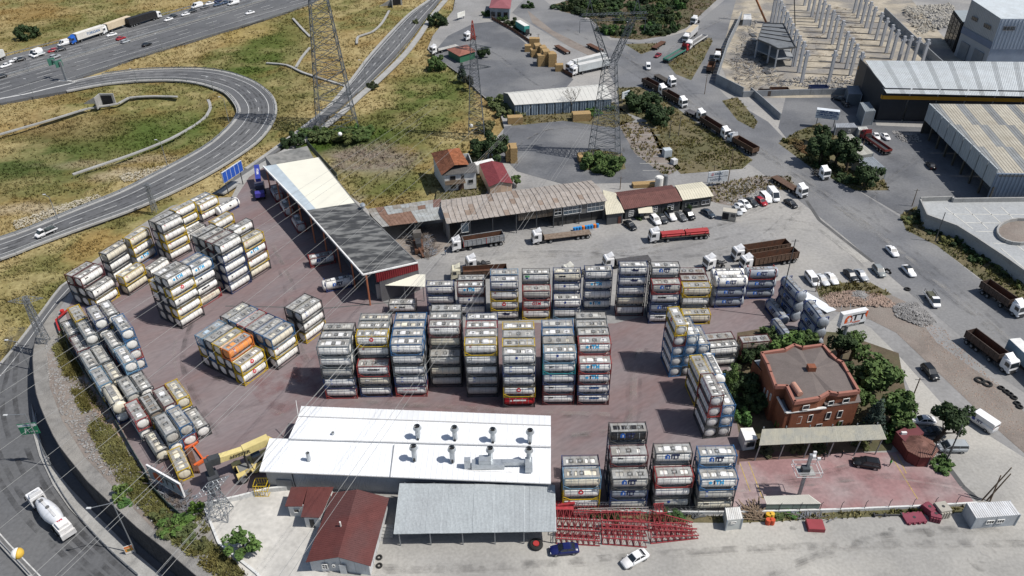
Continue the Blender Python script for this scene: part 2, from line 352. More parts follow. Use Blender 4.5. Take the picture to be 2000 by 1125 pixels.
DUSTP = M('pale_concrete_lot', (.31, .3, .28), .92, var=.2, scale=.1, fine=2, c3=(.42, .4, .36), scale3=.04, amt3=.7, bump=.1)
GRAV = M('grey_gravel', (.25, .24, .225), .95, var=.4, scale=.5, fine=5, c3=(.29, .27, .24), scale3=.08, bump=.7)
YARD = M('red_paving', (.178, .122, .12), .9, var=.3, scale=.16, fine=1.6, c3=(.205, .175, .178), scale3=.06, amt3=.7, c2=(.165, .14, .145), bump=.1, aniso=(R(-35), .35, 1.1))
ENTR = M('red_concrete', (.29, .17, .168), .9, var=.3, scale=.16, fine=1.6, c3=(.3, .235, .23), scale3=.09, amt3=.9, bump=.08)
SANDY = M('site_sand', (.42, .37, .29), .95, var=.45, scale=.16, fine=1.2, c3=(.19, .18, .17), scale3=.07, amt3=.9, bump=.4)
DIRT = M('brown_dirt', (.23, .195, .17), .95, var=.4, scale=.3, fine=3, c3=(.27, .24, .21), scale3=.15, bump=.6)
SLABW = M('white_slab', (.52, .5, .46), .85, var=.12, scale=.12, fine=1.2, c3=(.33, .32, .3), scale3=.06, amt3=.7)
LINE = M('road_line', (.6, .6, .58), .8, var=.35, scale=.8)
LINEY = M('yellow_line', (.5, .36, .1), .8, var=.4, scale=1.5)
DARKLOT = M('dark_lot', (.12, .124, .134), .92, var=.25, scale=.12, fine=1.5, c3=(.2, .2, .2), scale3=.05, amt3=.6, bump=.15)  # dark asphalt, lowered further to carry the upper-right corner's dimmer light
terr_poly = WALL + [(-34, 20), (330, 20), (330, 151.5), (WALL[0][0] + 1.5, 151.5)]
mb = MB().prism(terr_poly, -9.5, 0); mb.build('terrace_ground', [GRAV], kind='structure')
mw = MB()
for i in range(len(WALL) - 1):
 a = Vector((*WALL[i], 0)); b = Vector((*WALL[i + 1], 0)); n = (b - a).cross(Vector((0, 0, 1))).normalized() * .1
 if n.x > 0: n = -n
 k = max(1, int((b - a).length / 2.5))
 for j in range(k):
  p = a.lerp(b, j / k); q = a.lerp(b, (j + 1) / k - .01)
  mw.add([p + n + Vector((0, 0, -9.3)), q + n + Vector((0, 0, -9.3)), q - n * .1 + Vector((0, 0, -9.3)), p - n * .1 + Vector((0, 0, -9.3)),
    p + n + Vector((0, 0, .06)), q + n + Vector((0, 0, .06)), q - n * .1 + Vector((0, 0, .02)), p - n * .1 + Vector((0, 0, .02))],
               [(0, 3, 2, 1), (4, 5, 6, 7), (0, 1, 5, 4), (1, 2, 6, 5), (2, 3, 7, 6), (3, 0, 4, 7)])
tag(mw.build('retaining_wall', [M('dark_stone_wall', (.06, .06, .065), .95, var=.5, scale=1.2, fine=4, bump=.6)]), 'curved concrete retaining wall dropping from the gravel bank to the sunken road', 'wall')
sheet('dusty_lot', None, .02, DUST, world=LOT)
sheet('highway_road', HIGH, .06, ASPH, skirt=1.5)
sheet('loop_ramp_road', LOOP, .075, ASPH, skirt=2.0)
sheet('service_road', ROAD3, .05, ASPH, skirt=1.2)
wl = [(p.x, p.y) for p in to_world(wall_px)]
sheet('sunken_road', None, .06, ASPH, terr=True, world=[(p.x, p.y) for p in to_world(r4_left, GT)] + [(-150, 18), (-34, 18)] + wl[::-1], skirt=.5)
def strip(name, pts, w, z, mat, f=None, terr=False, dash=None, kind='structure', h=0, closed=False, mbo=None, soft=True):
 P = to_world(pts, f)
 if soft:   # Catmull-Rom through the survey points
  Q = []
  for i in range(len(P) - 1):
   p0 = P[max(0, i - 1)]; p1 = P[i]; p2 = P[i + 1]; p3 = P[min(len(P) - 1, i + 2)]
   n = max(2, int((p2 - p1).length / 3))
   for k in range(n):
    t = k / n; Q.append(.5 * ((2 * p1) + (p2 - p0) * t + (2 * p0 - 5 * p1 + 4 * p2 - p3) * t * t + (3 * p1 - p0 - 3 * p2 + p3) * t ** 3))
  P = Q + [P[-1]]
 mb = mbo or MB(); acc = 0
 for i in range(len(P) - 1):
  a, b = P[i], P[i + 1]; L = (b - a).length
  if L < 1e-4: continue
  d = (b - a) / L; segs = [(0, L)]
  if dash:
   segs = []; s = 0
   while s < L:
    ph = (acc + s) % (dash[0] + dash[1])
    if ph < dash[0]: e = min(L, s + dash[0] - ph); segs.append((s, e)); s = e + 1e-4
    else: s = s + (dash[0] + dash[1] - ph) + 1e-4
  acc += L; n = Vector((-d.y, d.x, 0)) * w / 2
  for s, e in segs:
   if e - s < .02: continue
   p = a + d * s; q = a + d * e
   zp = z + (zt(p.y) if terr else 0); zq = z + (zt(q.y) if terr else 0)
   if h:
    c = [p - n, q - n, q + n, p + n]; zz = [zp, zq, zq, zp]
    mb.add([(v.x, v.y, k - .3) for v, k in zip(c, zz)] + [(v.x, v.y, k + h) for v, k in zip(c, zz)], [(4, 5, 6, 7), (0, 1, 5, 4), (2, 3, 7, 6), (1, 2, 6, 5), (3, 0, 4, 7)])
   else:
    mb.add([(v.x, v.y, k) for v, k in ((p - n, zp), (q - n, zq), (q + n, zq), (p + n, zp))], [(0, 1, 2, 3)])
 if mbo: return mb
 return mb.build(name, [mat], kind=kind)
hwl = lambda off0, off1: [(-200, 250 + off0 - 110), (0, off0), (500, off1)]
for nm, a, b, wd, ds in (('road_line', 131, -5, .2, None), ('road_line', 148, 3, .2, None), ('road_line', 157, 10, .2, None), ('road_line', 182, 31, .2, None), ('road_line', 121, -13, .2, None), ('road_line', 195, 40, .15, None)):
 strip(nm, [(-200, a + 54), (0, a), (250, (a + b) / 2), (500, b), (640, b - 40)], wd, .085, LINE, dash=ds, soft=False)
for a, b in ((137, -2), (143, 1), (166, 18), (174, 24)):
 strip('road_line', [(-200, a + 54), (0, a), (250, (a + b) / 2), (500, b), (640, b - 40)], .22, .086, LINE, dash=(6, 10), soft=False)
def mid(a, b, t): return [(p[0] * (1 - t) + q[0] * t, p[1] * (1 - t) + q[1] * t) for p, q in zip(a, b)]
lo = [(-100, 528), (0, 505), (60, 482), (150, 448), (250, 412), (330, 378), (400, 343), (450, 313), (500, 278), (528, 245), (538, 215), (530, 188), (500, 163), (450, 144), (400, 136), (340, 135), (270, 138), (200, 147), (140, 160)]
li = [(-100, 497), (0, 468), (60, 447), (140, 414), (235, 376), (300, 343), (370, 306), (415, 278), (452, 243), (464, 225), (466, 214), (458, 198), (440, 180), (415, 170), (385, 162), (340, 157), (270, 158), (200, 165), (130, 178)]
strip('road_line', mid(lo, li, .18), .2, .1, LINE)
strip('road_line', mid(lo, li, .72), .2, .1, LINE)
strip('road_line', mid(lo, li, .45), .18, .1, LINE, dash=(3.5, 6))
strip('road_line', [(0, 193), (50, 184), (100, 172), (150, 160), (115, 158)], .9, .1, LINE)
strip('kerb_strip', mid(lo, li, 1.0), 1.5, .02, CONC, h=.18)
strip('kerb_strip', mid(lo, li, 0.0), 1.2, .02, CONC, h=.18)
r3a = [(838, 0), (800, 27), (760, 67), (720, 112), (685, 158), (640, 210), (590, 250), (530, 295), (480, 330)]
r3b = [(858, 0), (830, 35), (800, 75), (770, 110), (720, 160), (690, 187), (650, 220), (600, 258), (530, 305)]
strip('road_line', mid(r3a[:6], r3b[:6], .15), .18, .075, LINE); strip('road_line', mid(r3a[:6], r3b[:6], .8), .18, .075, LINE); strip('road_line', mid(r3a[:6], r3b[:6], .48), .16, .075, LINE, dash=(3.5, 6))
strip('kerb_strip', r3a, 1.2, .02, CONC, h=.15); strip('kerb_strip', [(870, 0), (845, 30), (815, 75), (785, 112), (735, 160), (705, 185), (665, 222), (612, 262), (530, 312), (480, 345), (430, 378)], 2.4, .03, CONC, h=.1)
strip('median_strip', [(-60, 170), (0, 153), (250, 80), (500, 5), (560, -14)], 2.2, .07, M('median_concrete', (.24, .235, .22), .9, var=.35, scale=.6), soft=False)
ks = [(74, 812), (84, 870), (98, 915), (122, 958), (152, 999), (188, 1042), (232, 1087), (285, 1130)]
sheet('kerb_island', None, .3, CONC, terr=True, world=[(p.x, p.y) for p in to_world([(62, 790), (66, 850), (78, 893), (105, 950), (136, 995), (170, 1030), (215, 1077), (262, 1120), (300, 1150), (340, 1150), (318, 1125), (247, 1065), (208, 1026), (172, 990), (138, 955), (108, 918), (84, 875), (72, 830)], GT)], skirt=.35)
strip('road_line', [(-60, 880), (-10, 1020), (0, 1043), (40, 1086), (78, 1125), (110, 1160)], .2, .08, LINE, f=GT, terr=True)
strip('road_line', [(150, 549), (112, 588), (70, 645), (30, 700), (0, 735)], .15, .08, LINE, f=GT, terr=True)
strip('median_barrier', [(-60, 950), (-30, 1020), (5, 1068), (45, 1110), (90, 1160)], .5, 0, CONC, f=GT, terr=True, h=.8)
strip('kerb_strip', [(150, 541), (120, 560), (88, 602), (58, 642), (20, 690), (-20, 735), (-70, 790)], .6, 0, CONC, f=GT, terr=True, h=.25)
sheet('red_yard_paving', [(497, 330), (455, 395), (390, 400), (300, 440), (170, 530), (128, 612), (150, 690), (200, 780), (260, 880), (300, 940), (372, 1010), (402, 988), (520, 962), (780, 950), (1090, 998), (1440, 1000), (1448, 880), (1440, 820), (1420, 700), (1500, 640), (1570, 640), (1532, 545), (1480, 560), (1200, 632), (1000, 630), (900, 640), (830, 560), (760, 600), (700, 545), (620, 440), (560, 370), (520, 318)], .034, YARD)
sheet('entrance_paving', [(1444, 902), (1600, 893), (1640, 884), (1745, 884), (1760, 880), (1800, 905), (1852, 912), (1905, 985), (1640, 996), (1430, 1001)], .042, ENTR)
sheet('shaded_paving', [(1436, 880), (1640, 872), (1645, 884), (1600, 893), (1440, 908)], .039, M('paving_shade', (.13, .08, .065), .9, var=.3, scale=.3, fine=4))  # canopy shade put into a darker copy of the entrance paving colour
sheet('main_street', [(1040, -20), (1075, 10), (1150, 40), (1192, 78), (1255, 84), (1340, 62), (1440, -20), (1500, -40), (1440, 45), (1402, 100), (1396, 165), (1420, 190), (1500, 238), (1560, 300), (1640, 350), (1760, 425), (1900, 535), (2050, 655), (2050, 800), (1960, 740), (1880, 660), (1780, 575), (1640, 455), (1540, 375), (1470, 325), (1380, 270), (1250, 190), (1200, 165), (1180, 120), (1100, 85), (1000, 25)], .036, STREET)
sheet('pale_lot', [(600, 1030), (760, 1060), (1090, 1010), (1440, 1012), (1905, 992), (2100, 960), (2150, 1700), (600, 1700), (520, 1110)], .03, DUSTP)
sheet('pale_lot', [(1560, 690), (1640, 610), (1700, 640), (1760, 700), (1850, 800), (2010, 900), (2040, 985), (1905, 985), (1850, 905), (1790, 860), (1780, 770), (1750, 700)], .026, DUSTP)
sheet('dark_lot', [(845, 105), (875, 70), (925, 46), (965, 42), (1005, 66), (1050, 105), (1120, 155), (1105, 172), (985, 182), (975, 212), (935, 178), (905, 150)], .04, DARKLOT)
sheet('dark_lot', [(985, 247), (1150, 232), (1225, 242), (1262, 300), (1300, 345), (1240, 357), (1100, 360), (1010, 335), (975, 300)], .04, DARKLOT)
sheet('hall_yard', [(1535, 188), (1690, 186), (1712, 245), (1830, 250), (1945, 392), (1795, 402), (1760, 420), (1640, 350), (1735, 372), (1720, 330), (1600, 240), (1560, 300), (1520, 250)], .041, DARKLOT)  # dim light over the hall yard put into this darker sheet
sheet('building_site_ground', [(1440, -10), (1405, 120), (1425, 168), (1470, 192), (1690, 190), (1900, 140), (1730, -60), (1480, -60)], .05, SANDY)
sheet('dirt_track', [(1600, 572), (1700, 558), (1770, 590), (1830, 670), (1900, 720), (1960, 760), (2040, 850), (2040, 920), (1960, 850), (1850, 745), (1750, 650), (1700, 625), (1600, 600)], .045, DIRT)
sheet('dirt_patch', [(92, 690), (106, 672), (128, 665), (160, 720), (178, 790), (218, 880), (258, 935), (332, 1012), (400, 1072), (385, 1090), (300, 1034), (225, 955), (165, 892), (122, 822), (97, 755)], .03, DIRT)
sheet('dirt_patch', [(770, 470), (830, 440), (890, 430), (900, 470), (850, 500), (800, 510)], .045, DIRT)
for k, p in GR.items():
 w = to_world(p); me_ = None
 sheet('verge', p, .055, DIRT if k in ('S', 'TL', 'I') else M('garden_earth', (.13, .1, .065), .95, var=.4, scale=.4, fine=3, c3=(.06, .075, .03), scale3=.15) if k in ('V', 'E') else M('verge_soil', (.16, .135, .075), .95, var=.4, scale=.5, fine=3, c3=(.06, .07, .025), scale3=.12, bump=.6))
strip('concrete_gutter', [(1575, 392), (1600, 430), (1650, 470), (1705, 512)], .9, .05, M('gutter_dark', (.1, .1, .1), .9), soft=False)
strip('pale_patch', [(1605, 447), (1640, 475), (1690, 512)], 2.2, .048, DUSTP, soft=False)
for a, b in (((440, 598), (640, 602)), ((640, 602), (770, 590))): strip('drain_line', [a, b], .35, .045, M('gutter_dark', (.1, .1, .1)), soft=False)
for a, b in (((1445, 905), (1465, 960)), ((1462, 903), (1490, 975)), ((1740, 890), (1792, 975)), ((1752, 888), (1770, 925))): strip('yellow_line', [a, b], .13, .055, LINEY, soft=False)
strip('gate_channel', [(1852, 912), (1880, 950), (1912, 978)], .9, .05, M('gutter_dark', (.1, .1, .1)), soft=False)
for pts in ([(-20, 262), (40, 245), (110, 225), (170, 207), (230, 197), (250, 186), (300, 183), (345, 184)], [(405, 190), (410, 205), (395, 228), (350, 256), (310, 275), (250, 298), (190, 318), (140, 335)],
   [(520, 122), (560, 126), (590, 140), (640, 156), (700, 175)], [(605, 92), (590, 110), (578, 130)], [(760, 20), (745, 45), (725, 62), (700, 70), (697, 84)], [(572, 35), (590, 55), (605, 70)]):
 strip('drainage_channel', pts, 1.0, -.9 if pts[0][0] < 420 and pts[0][1] > 180 else -.15, CONC, h=.12)
def tufts(name, polys, excl, n, hgt=(.25, .6), seed=1, zf=None, colf=None, wf=1.0):
 rng = np.random.default_rng(seed)
 allp = [q for p in polys for q in p]; x0 = min(p[0] for p in allp); x1 = max(p[0] for p in allp); y0 = min(p[1] for p in allp); y1 = max(p[1] for p in allp)
 X = []; Y = []; got = 0
 for _ in range(14):
  x = rng.uniform(x0, x1, n * 2); y = rng.uniform(y0, y1, n * 2)
  keep = rng.uniform(0, 1, x.size) < np.clip(150 / np.maximum(y, 60), .15, 1) ** 1.2
  k = np.zeros(x.shape, bool)
  for p in polys: k |= inpoly(x, y, p)
  for p in excl: k &= ~inpoly(x, y, p)
  k &= keep; X.append(x[k]); Y.append(y[k]); got += k.sum()
  if got >= n: break
 x = np.concatenate(X)[:n]; y = np.concatenate(Y)[:n]; n = len(x)
 dens = fbm(x, y, 5, 77, 3); k = dens + rng.uniform(-.15, .15, n) > .42; x = x[k]; y = y[k]; n = len(x)
 z = (zf or hfun)(x, y); hh = rng.uniform(*hgt, n) * (.7 + .8 * fbm(x, y, 6, 31, 2)); B = 4
 V = np.zeros((n, B * 3, 3)); 
 for b in range(B):
  a = rng.uniform(0, 2 * math.pi, n); w = rng.uniform(.10, .26, n) * wf; ox = rng.uniform(-.35, .35, n) * wf; oy = rng.uniform(-.35, .35, n) * wf; le = rng.uniform(.1, .5, n)
  dx = np.cos(a) * w; dy = np.sin(a) * w
  V[:, b * 3] = np.stack([x + ox - dx, y + oy - dy, z - .05], 1); V[:, b * 3 + 1] = np.stack([x + ox + dx, y + oy + dy, z - .05], 1)
  V[:, b * 3 + 2] = np.stack([x + ox + np.sin(a) * le, y + oy + np.cos(a) * le, z + hh], 1)
 V = V.reshape(-1, 3); me = bpy.data.meshes.new(name); me.vertices.add(len(V)); me.vertices.foreach_set('co', V.ravel())
 idx = np.arange(len(V)); me.loops.add(len(V)); me.loops.foreach_set('vertex_index', idx); me.polygons.add(len(V) // 3); me.polygons.foreach_set('loop_start', np.arange(0, len(V), 3)); me.update()
 c = (colf or growth)(x, y) * rng.uniform(.75, 1.3, n)[:, None]; color_attr(me, np.repeat(c, B * 3, 0)); me.materials.append(TUFT)
 return inst(me, name, kind='stuff')
sunk = [(p.x, p.y) for p in to_world(r4_left, GT)] + [(-30, 50)] + wl[::-1]
meadow = hw([(-250, -60), (-250, 800), (-50, 760), (58, 635), (118, 558), (150, 540), (152, 525), (250, 440), (310, 398), (380, 370), (440, 374), (505, 316), (560, 298), (600, 300), (720, 408), (850, 392), (935, 372), (960, 280), (985, 245), (975, 212), (870, 122), (838, 95), (850, 65), (890, 15), (905, -60)])
tufts('meadow_grass', [meadow], [LOOPW, HIGHW, R3W, sunk], 60000, (.25, .65), 3)
def dullg(x, y): return growth(x, y) * np.array((.72, .78, .72))[None]
tufts('verge_grass', [hw(p) for k, p in GR.items() if k not in ('V', 'TL')], [], 14000, (.25, .7), 5, zf=lambda x, y: x * 0 + .05, colf=dullg)
bank = hw([(118, 640), (150, 710), (190, 785), (245, 875), (290, 945), (345, 1015), (372, 1020), (395, 1000), (425, 1070), (480, 1125), (440, 1140), (335, 1055), (250, 965), (190, 870), (140, 760), (105, 680)])
tufts('bank_grass', [bank], [], 7500, (.25, .6), 8, zf=lambda x, y: x * 0, colf=lambda x, y: growth(x, y) * np.array((.6, .72, .6)))
TRK_D = M('tyre_wear', (.05, .05, .052), .9, wear=.2); TRK_L = M('dust_wear', (.42, .4, .37), .95, wear=.3); STAIN = M('oil_stain', (.035, .033, .032), .7, wear=.38); ROADW = M('road_wear', (.06, .061, .064), .9, wear=.6); RED_W = M('red_wear', (.28, .1, .1), .9, wear=.22)
wz = [.058]
def wear(pts, w, mat, off=0, f=None, terr=False, name='wheel_track'): wz[0] = .06 + .005 * ((round((wz[0] - .06) / .005) + 1) % 14); return strip(name, pts, w, wz[0] + (.03 if terr or mat is ROADW else 0), mat, f=f, terr=terr)
for t in (.26, .36, .54, .64): wear(mid(lo, li, t), .7, ROADW)
for t in (.22, .36, .58, .72): wear(mid(r3a[:6], r3b[:6], t), .6, ROADW)
for dy in (127, 134, 140, 145.5, 161, 169, 178): wear([(-200, dy + 54), (0, dy), (250, dy - 68), (500, dy - 135 + dy * .0), (620, dy - 176)], .9, ROADW)
for dx in (-60, -35, -5, 22): wear([(40 + dx * .3, 640), (20 + dx * .5, 720), (10 + dx, 800), (40 + dx, 900), (100 + dx, 1000), (190 + dx, 1090), (260 + dx, 1150)], .9, ROADW, f=GT, terr=True)
import random as _r; q_ = _r.Random(2)
for pts in ([(700, 1110), (1000, 1102), (1350, 1075), (1700, 1060), (2010, 1058)], [(1500, 1120), (1720, 1045), (1950, 1030)],
   [(880, 500), (1100, 488), (1300, 500), (1480, 470), (1560, 400)], [(860, 520), (1050, 505), (1250, 495), (1420, 440), (1520, 395)], [(1050, 525), (1300, 480), (1480, 440), (1600, 450), (1680, 520)], [(1700, 900), (1600, 925), (1480, 940)], [(1900, 960), (1750, 935), (1600, 950), (1450, 960)],
   [(1450, 20), (1300, 110), (1400, 240), (1560, 350), (1750, 480), (1950, 650)], [(1200, 90), (1330, 190), (1480, 290), (1640, 400), (1850, 570), (2000, 690)], [(1100, 60), (1240, 130), (1400, 250)], [(1720, 430), (1700, 380), (1760, 330), (1800, 300)],
   [(1250, 680), (1240, 740), (1230, 830), (1120, 850)], [(600, 720), (560, 640), (560, 560), (520, 480)], [(430, 820), (500, 790), (560, 800)], [(400, 560), (350, 700), (420, 850)], [(1010, 300), (1080, 260), (1180, 262), (1230, 300), (1180, 345)], [(900, 160), (950, 100), (1050, 170), (1100, 165)], [(700, 830 - 50), (1000, 800), (1200, 810)]):
 for k in range(3):
  d = q_.uniform(-14, 14); e = q_.uniform(-10, 10); wear([(x + d + q_.uniform(-3, 3), y + e + q_.uniform(-2, 2)) for x, y in pts], q_.uniform(.35, 1.4), TRK_D if k else TRK_L)
for k in range(46):
 x, y = q_.choice([(q_.uniform(1000, 1950), q_.uniform(1020, 1110)), (q_.uniform(900, 1500), q_.uniform(430, 510)), (q_.uniform(350, 620), q_.uniform(560, 860)), (q_.uniform(390, 470), q_.uniform(930, 970)), (q_.uniform(1480, 1900), q_.uniform(400, 620))])
 r0 = q_.uniform(.3, 1.3); c = G(x, y); wz[0] = .13 + .004 * (k % 4); sheet('oil_stain', None, wz[0], STAIN if k % 3 else TRK_L, world=[(c.x + r0 * q_.uniform(.5, 1.2) * math.cos(a) * 1.4, c.y + r0 * q_.uniform(.5, 1.2) * math.sin(a)) for a in np.linspace(0, 5.9, 11)])
for k in range(9):
 x, y = q_.uniform(380, 1180), q_.uniform(640, 840); c = G(x, y); r0 = q_.uniform(3, 7); wz[0] = .15 + .004 * (k % 3); sheet('worn_red_patch', None, wz[0], RED_W, world=[(c.x + r0 * q_.uniform(.6, 1.2) * math.cos(a) * 1.6, c.y + r0 * q_.uniform(.6, 1.2) * math.sin(a)) for a in np.linspace(0, 5.9, 13)])
# ================================================================ TANK CONTAINERS
CL, CW, CH = 6.058, 2.438, 2.591
HX, HY = CL / 2, CW / 2
FC = dict(y=(.62, .43, .02), b=(.045, .15, .33), n=(.025, .05, .14), k=(.06, .066, .072), r=(.33, .05, .05), g=(.16, .19, .21), t=(.03, .33, .38), m=(.13, .035, .04), l=(.15, .30, .45), o=(.75, .22, .05), S=(.04, .07, .22))
TC = dict(w=(.84, .83, .79), c=(.72, .67, .54), d=(.5, .49, .45), s=(.30, .33, .37), o=(.78, .30, .09), R=(.5, .02, .03), K=(.02, .02, .022), b=(.24, .20, .16), l=(.42, .52, .6))
FN = dict(y='yellow', b='blue', n='navy', k='dark', r='red', g='grey', t='teal', m='maroon', l='light blue', o='orange', S='blue')
TN = dict(w='white', c='cream', d='grimy grey', s='silver', o='orange', R='red', K='black', b='brown', l='pale blue')
def frame_mesh():
 m = MB()
 for sx in (-1, 1):
  for sy in (-1, 1):
   m.box(sx * HX - (.16 if sx > 0 else 0), sy * HY - (.15 if sy > 0 else 0), 0, sx * HX + (.16 if sx < 0 else 0), sy * HY + (.15 if sy < 0 else 0), CH - .005)
  x0, x1 = (HX - .13, HX - .01) if sx > 0 else (-HX + .01, -HX + .13)
  m.box(x0, -HY + .15, 0.01, x1, HY - .15, .2); m.box(x0, -HY + .15, CH - .15, x1, HY - .15, CH - .012)
  for sy in (-1, 1):     # corner gussets of the end ring
   for z0, z1 in ((.2, .75), (CH - .15, CH - .7)):
    m.bar((sx * (HX - .07), sy * (HY - .65), z0), (sx * (HX - .07), sy * (HY - .12), z1), .1, .08)
 for sy in (-1, 1):
  y = sy * (HY - .07)
  m.box(-HX + .16, y - .05, .03, HX - .16, y + .05, .14)
  m.box(-HX + .16, y - .03, CH - .09, HX - .16, y + .03, CH - .03)
  for sx in (-1, 1):
   m.bar((sx * (HX - .12), y, .75), (sx * (HX - 1.15), y, .16), .09, .09)
 return m.mesh('frame', FRAME)
def tank_mesh(swap=False):
 m = MB(); n = 28; r = 1.155 if not swap else 1.22; zc = 1.31; L = 2.72 if not swap else 3.45
 def ring(x, rr): return [(x, rr * math.cos(2 * math.pi * i / n), zc + rr * math.sin(2 * math.pi * i / n)) for i in range(n)]
 dish = [(L + .22, .25), (L + .2, .55), (L + .13, .86), (L, r * .96), (L - .12, r)]
 m.rings([ring(-x, rr) for x, rr in dish] + [ring(x, rr) for x, rr in reversed(dish)])
 m.mat(1)
 for x in ((-1.75, -.6, .6, 1.75) if not swap else (-2.6, -1.3, 0, 1.3, 2.6)):
  m.rings([ring(x - .035, r + .001), ring(x - .03, r + .016), ring(x + .03, r + .016), ring(x + .035, r + .001)], cap=False)
 m.mat(2)
 if not swap:
  m.box(2.2, -.35, .2, 2.98, .35, .42); m.cyl((2.7, 0, .45), (2.98, 0, .45), .12, 8)
 me = m.mesh('tank', [TANK, BAND, CHAS]); me.polygons.foreach_set('use_smooth', [p.area > .02 and p.material_index == 0 for p in me.polygons]); return me
def walk_mesh(kind):
 m = MB(); z0, z1 = 2.475, 2.52
 op = {0: [(-2.25, -1.05), (-.45, .45), (1.0, 2.25)], 1: [(-2.35, -1.2), (-.7, .35), (.75, 1.2), (1.6, 2.35)], 2: [(-1.9, -1.3), (-.4, .5), (1.4, 1.95)], 3: [(-2.45, -1.35), (-1.1, -.1), (.15, 1.15), (1.4, 2.45)]}[kind]
 yo = .48
 for sy in (-1, 1):
  m.box(-2.8, min(sy * yo, sy * .93), z0, 2.8, max(sy * yo, sy * .93), z1)
 x = -2.8
 for a, b in op + [(2.8, 2.8)]:
  if a > x: m.box(x, -yo + .004, z0 + .003, a, yo - .004, z1 + .003)
  x = b
 m.mat(1)
 for sy in (-1, 1): m.bar((-2.8, sy * .94, z1), (2.8, sy * .94, z1), .03)
 for xx in (-1.6, 0, 1.6): m.bar((xx, -1.1, z1 + .015), (xx, 1.1, z1 + .015), .03)
 me = m.mesh('walkway', [WALK, FRAME]); return me
def box_mesh():
 m = MB(); m.box(-.42, -.42, 2.35, .42, -.38, 2.535); m.box(-.42, .38, 2.35, .42, .42, 2.535); m.box(-.42, -.38, 2.35, -.38, .38, 2.535); m.box(.38, -.38, 2.35, .42, .38, 2.535)
 m.mat(1); m.box(-.38, -.38, 2.36, .38, .38, 2.465); m.mat(2); m.cyl((-.05, 0, 2.46), (-.05, 0, 2.53), .25, 12); m.bar((-.3, -.2, 2.5), (.3, .3, 2.5), .06)
 return m.mesh('spill_box', [WALK, M('box_inside', (.07, .07, .065), .9, world=False), M('manhole_steel', (.38, .38, .37), .5, .3, world=False)])
def lid_mesh():
 m = MB(); m.box(-.5, -.45, 2.47, .5, .45, 2.535); return m.mesh('spill_lid', [TANK])
CM = dict(frame=frame_mesh(), tank=tank_mesh(), swap=tank_mesh(True), box=box_mesh(), lid=lid_mesh(), walk=[walk_mesh(i) for i in range(4)])
def swapframe():
 m = MB()
 for sx in (-1, 1):
  for sy in (-1, 1):
   m.bar((sx * 2.9, sy * (HY - .08), 0), (sx * 2.9, sy * (HY - .08), CH - .02), .16); m.bar((sx * 2.9, sy * (HY - .1), .8), (sx * 1.9, sy * (HY - .15), .12), .1)
  m.bar((sx * 2.9, -HY + .1, .1), (sx * 2.9, HY - .1, .1), .16); m.bar((sx * 2.9, -HY + .1, CH - .1), (sx * 2.9, -.5, CH - .1), .14); m.bar((sx * 2.9, .5, CH - .1), (sx * 2.9, HY - .1, CH - .1), .14)
 for sy in (-1, 1): m.bar((-2.9, sy * (HY - .15), .12), (2.9, sy * (HY - .15), .12), .14)
 return m.mesh('frame', FRAME)
CM['swapframe'] = swapframe()
def curve_text(txt, size, R_=1.185, ang=18, bold=.02, xoff=0):
 src = text_mesh(txt, size, bold); me = src.copy(); a0 = R(ang)
 bm = bmesh.new(); bm.from_mesh(me)
 for v in bm.verts:
  a = v.co.y / R_ + a0; x = v.co.x + xoff; v.co = (x, -R_ * math.cos(a), 1.33 + R_ * math.sin(a))
 bm.to_mesh(me); bm.free(); return me
def poly_on_tank(pts, R_, ang=20):
 R_ += .03; m = MB(); tri = tessellate_polygon([[Vector((p[0], p[1], 0)) for p in pts]])
 m.add([(p[0], -R_ * math.cos(p[1] / R_ + R(ang)), 1.33 + R_ * math.sin(p[1] / R_ + R(ang))) for p in pts], [tuple(t) for t in tri]); return m
LOGO = {}
def circ(cx, cy, r, n=16, sy=1): return [(cx + r * math.cos(2 * math.pi * i / n), cy + r * sy * math.sin(2 * math.pi * i / n)) for i in range(n)]
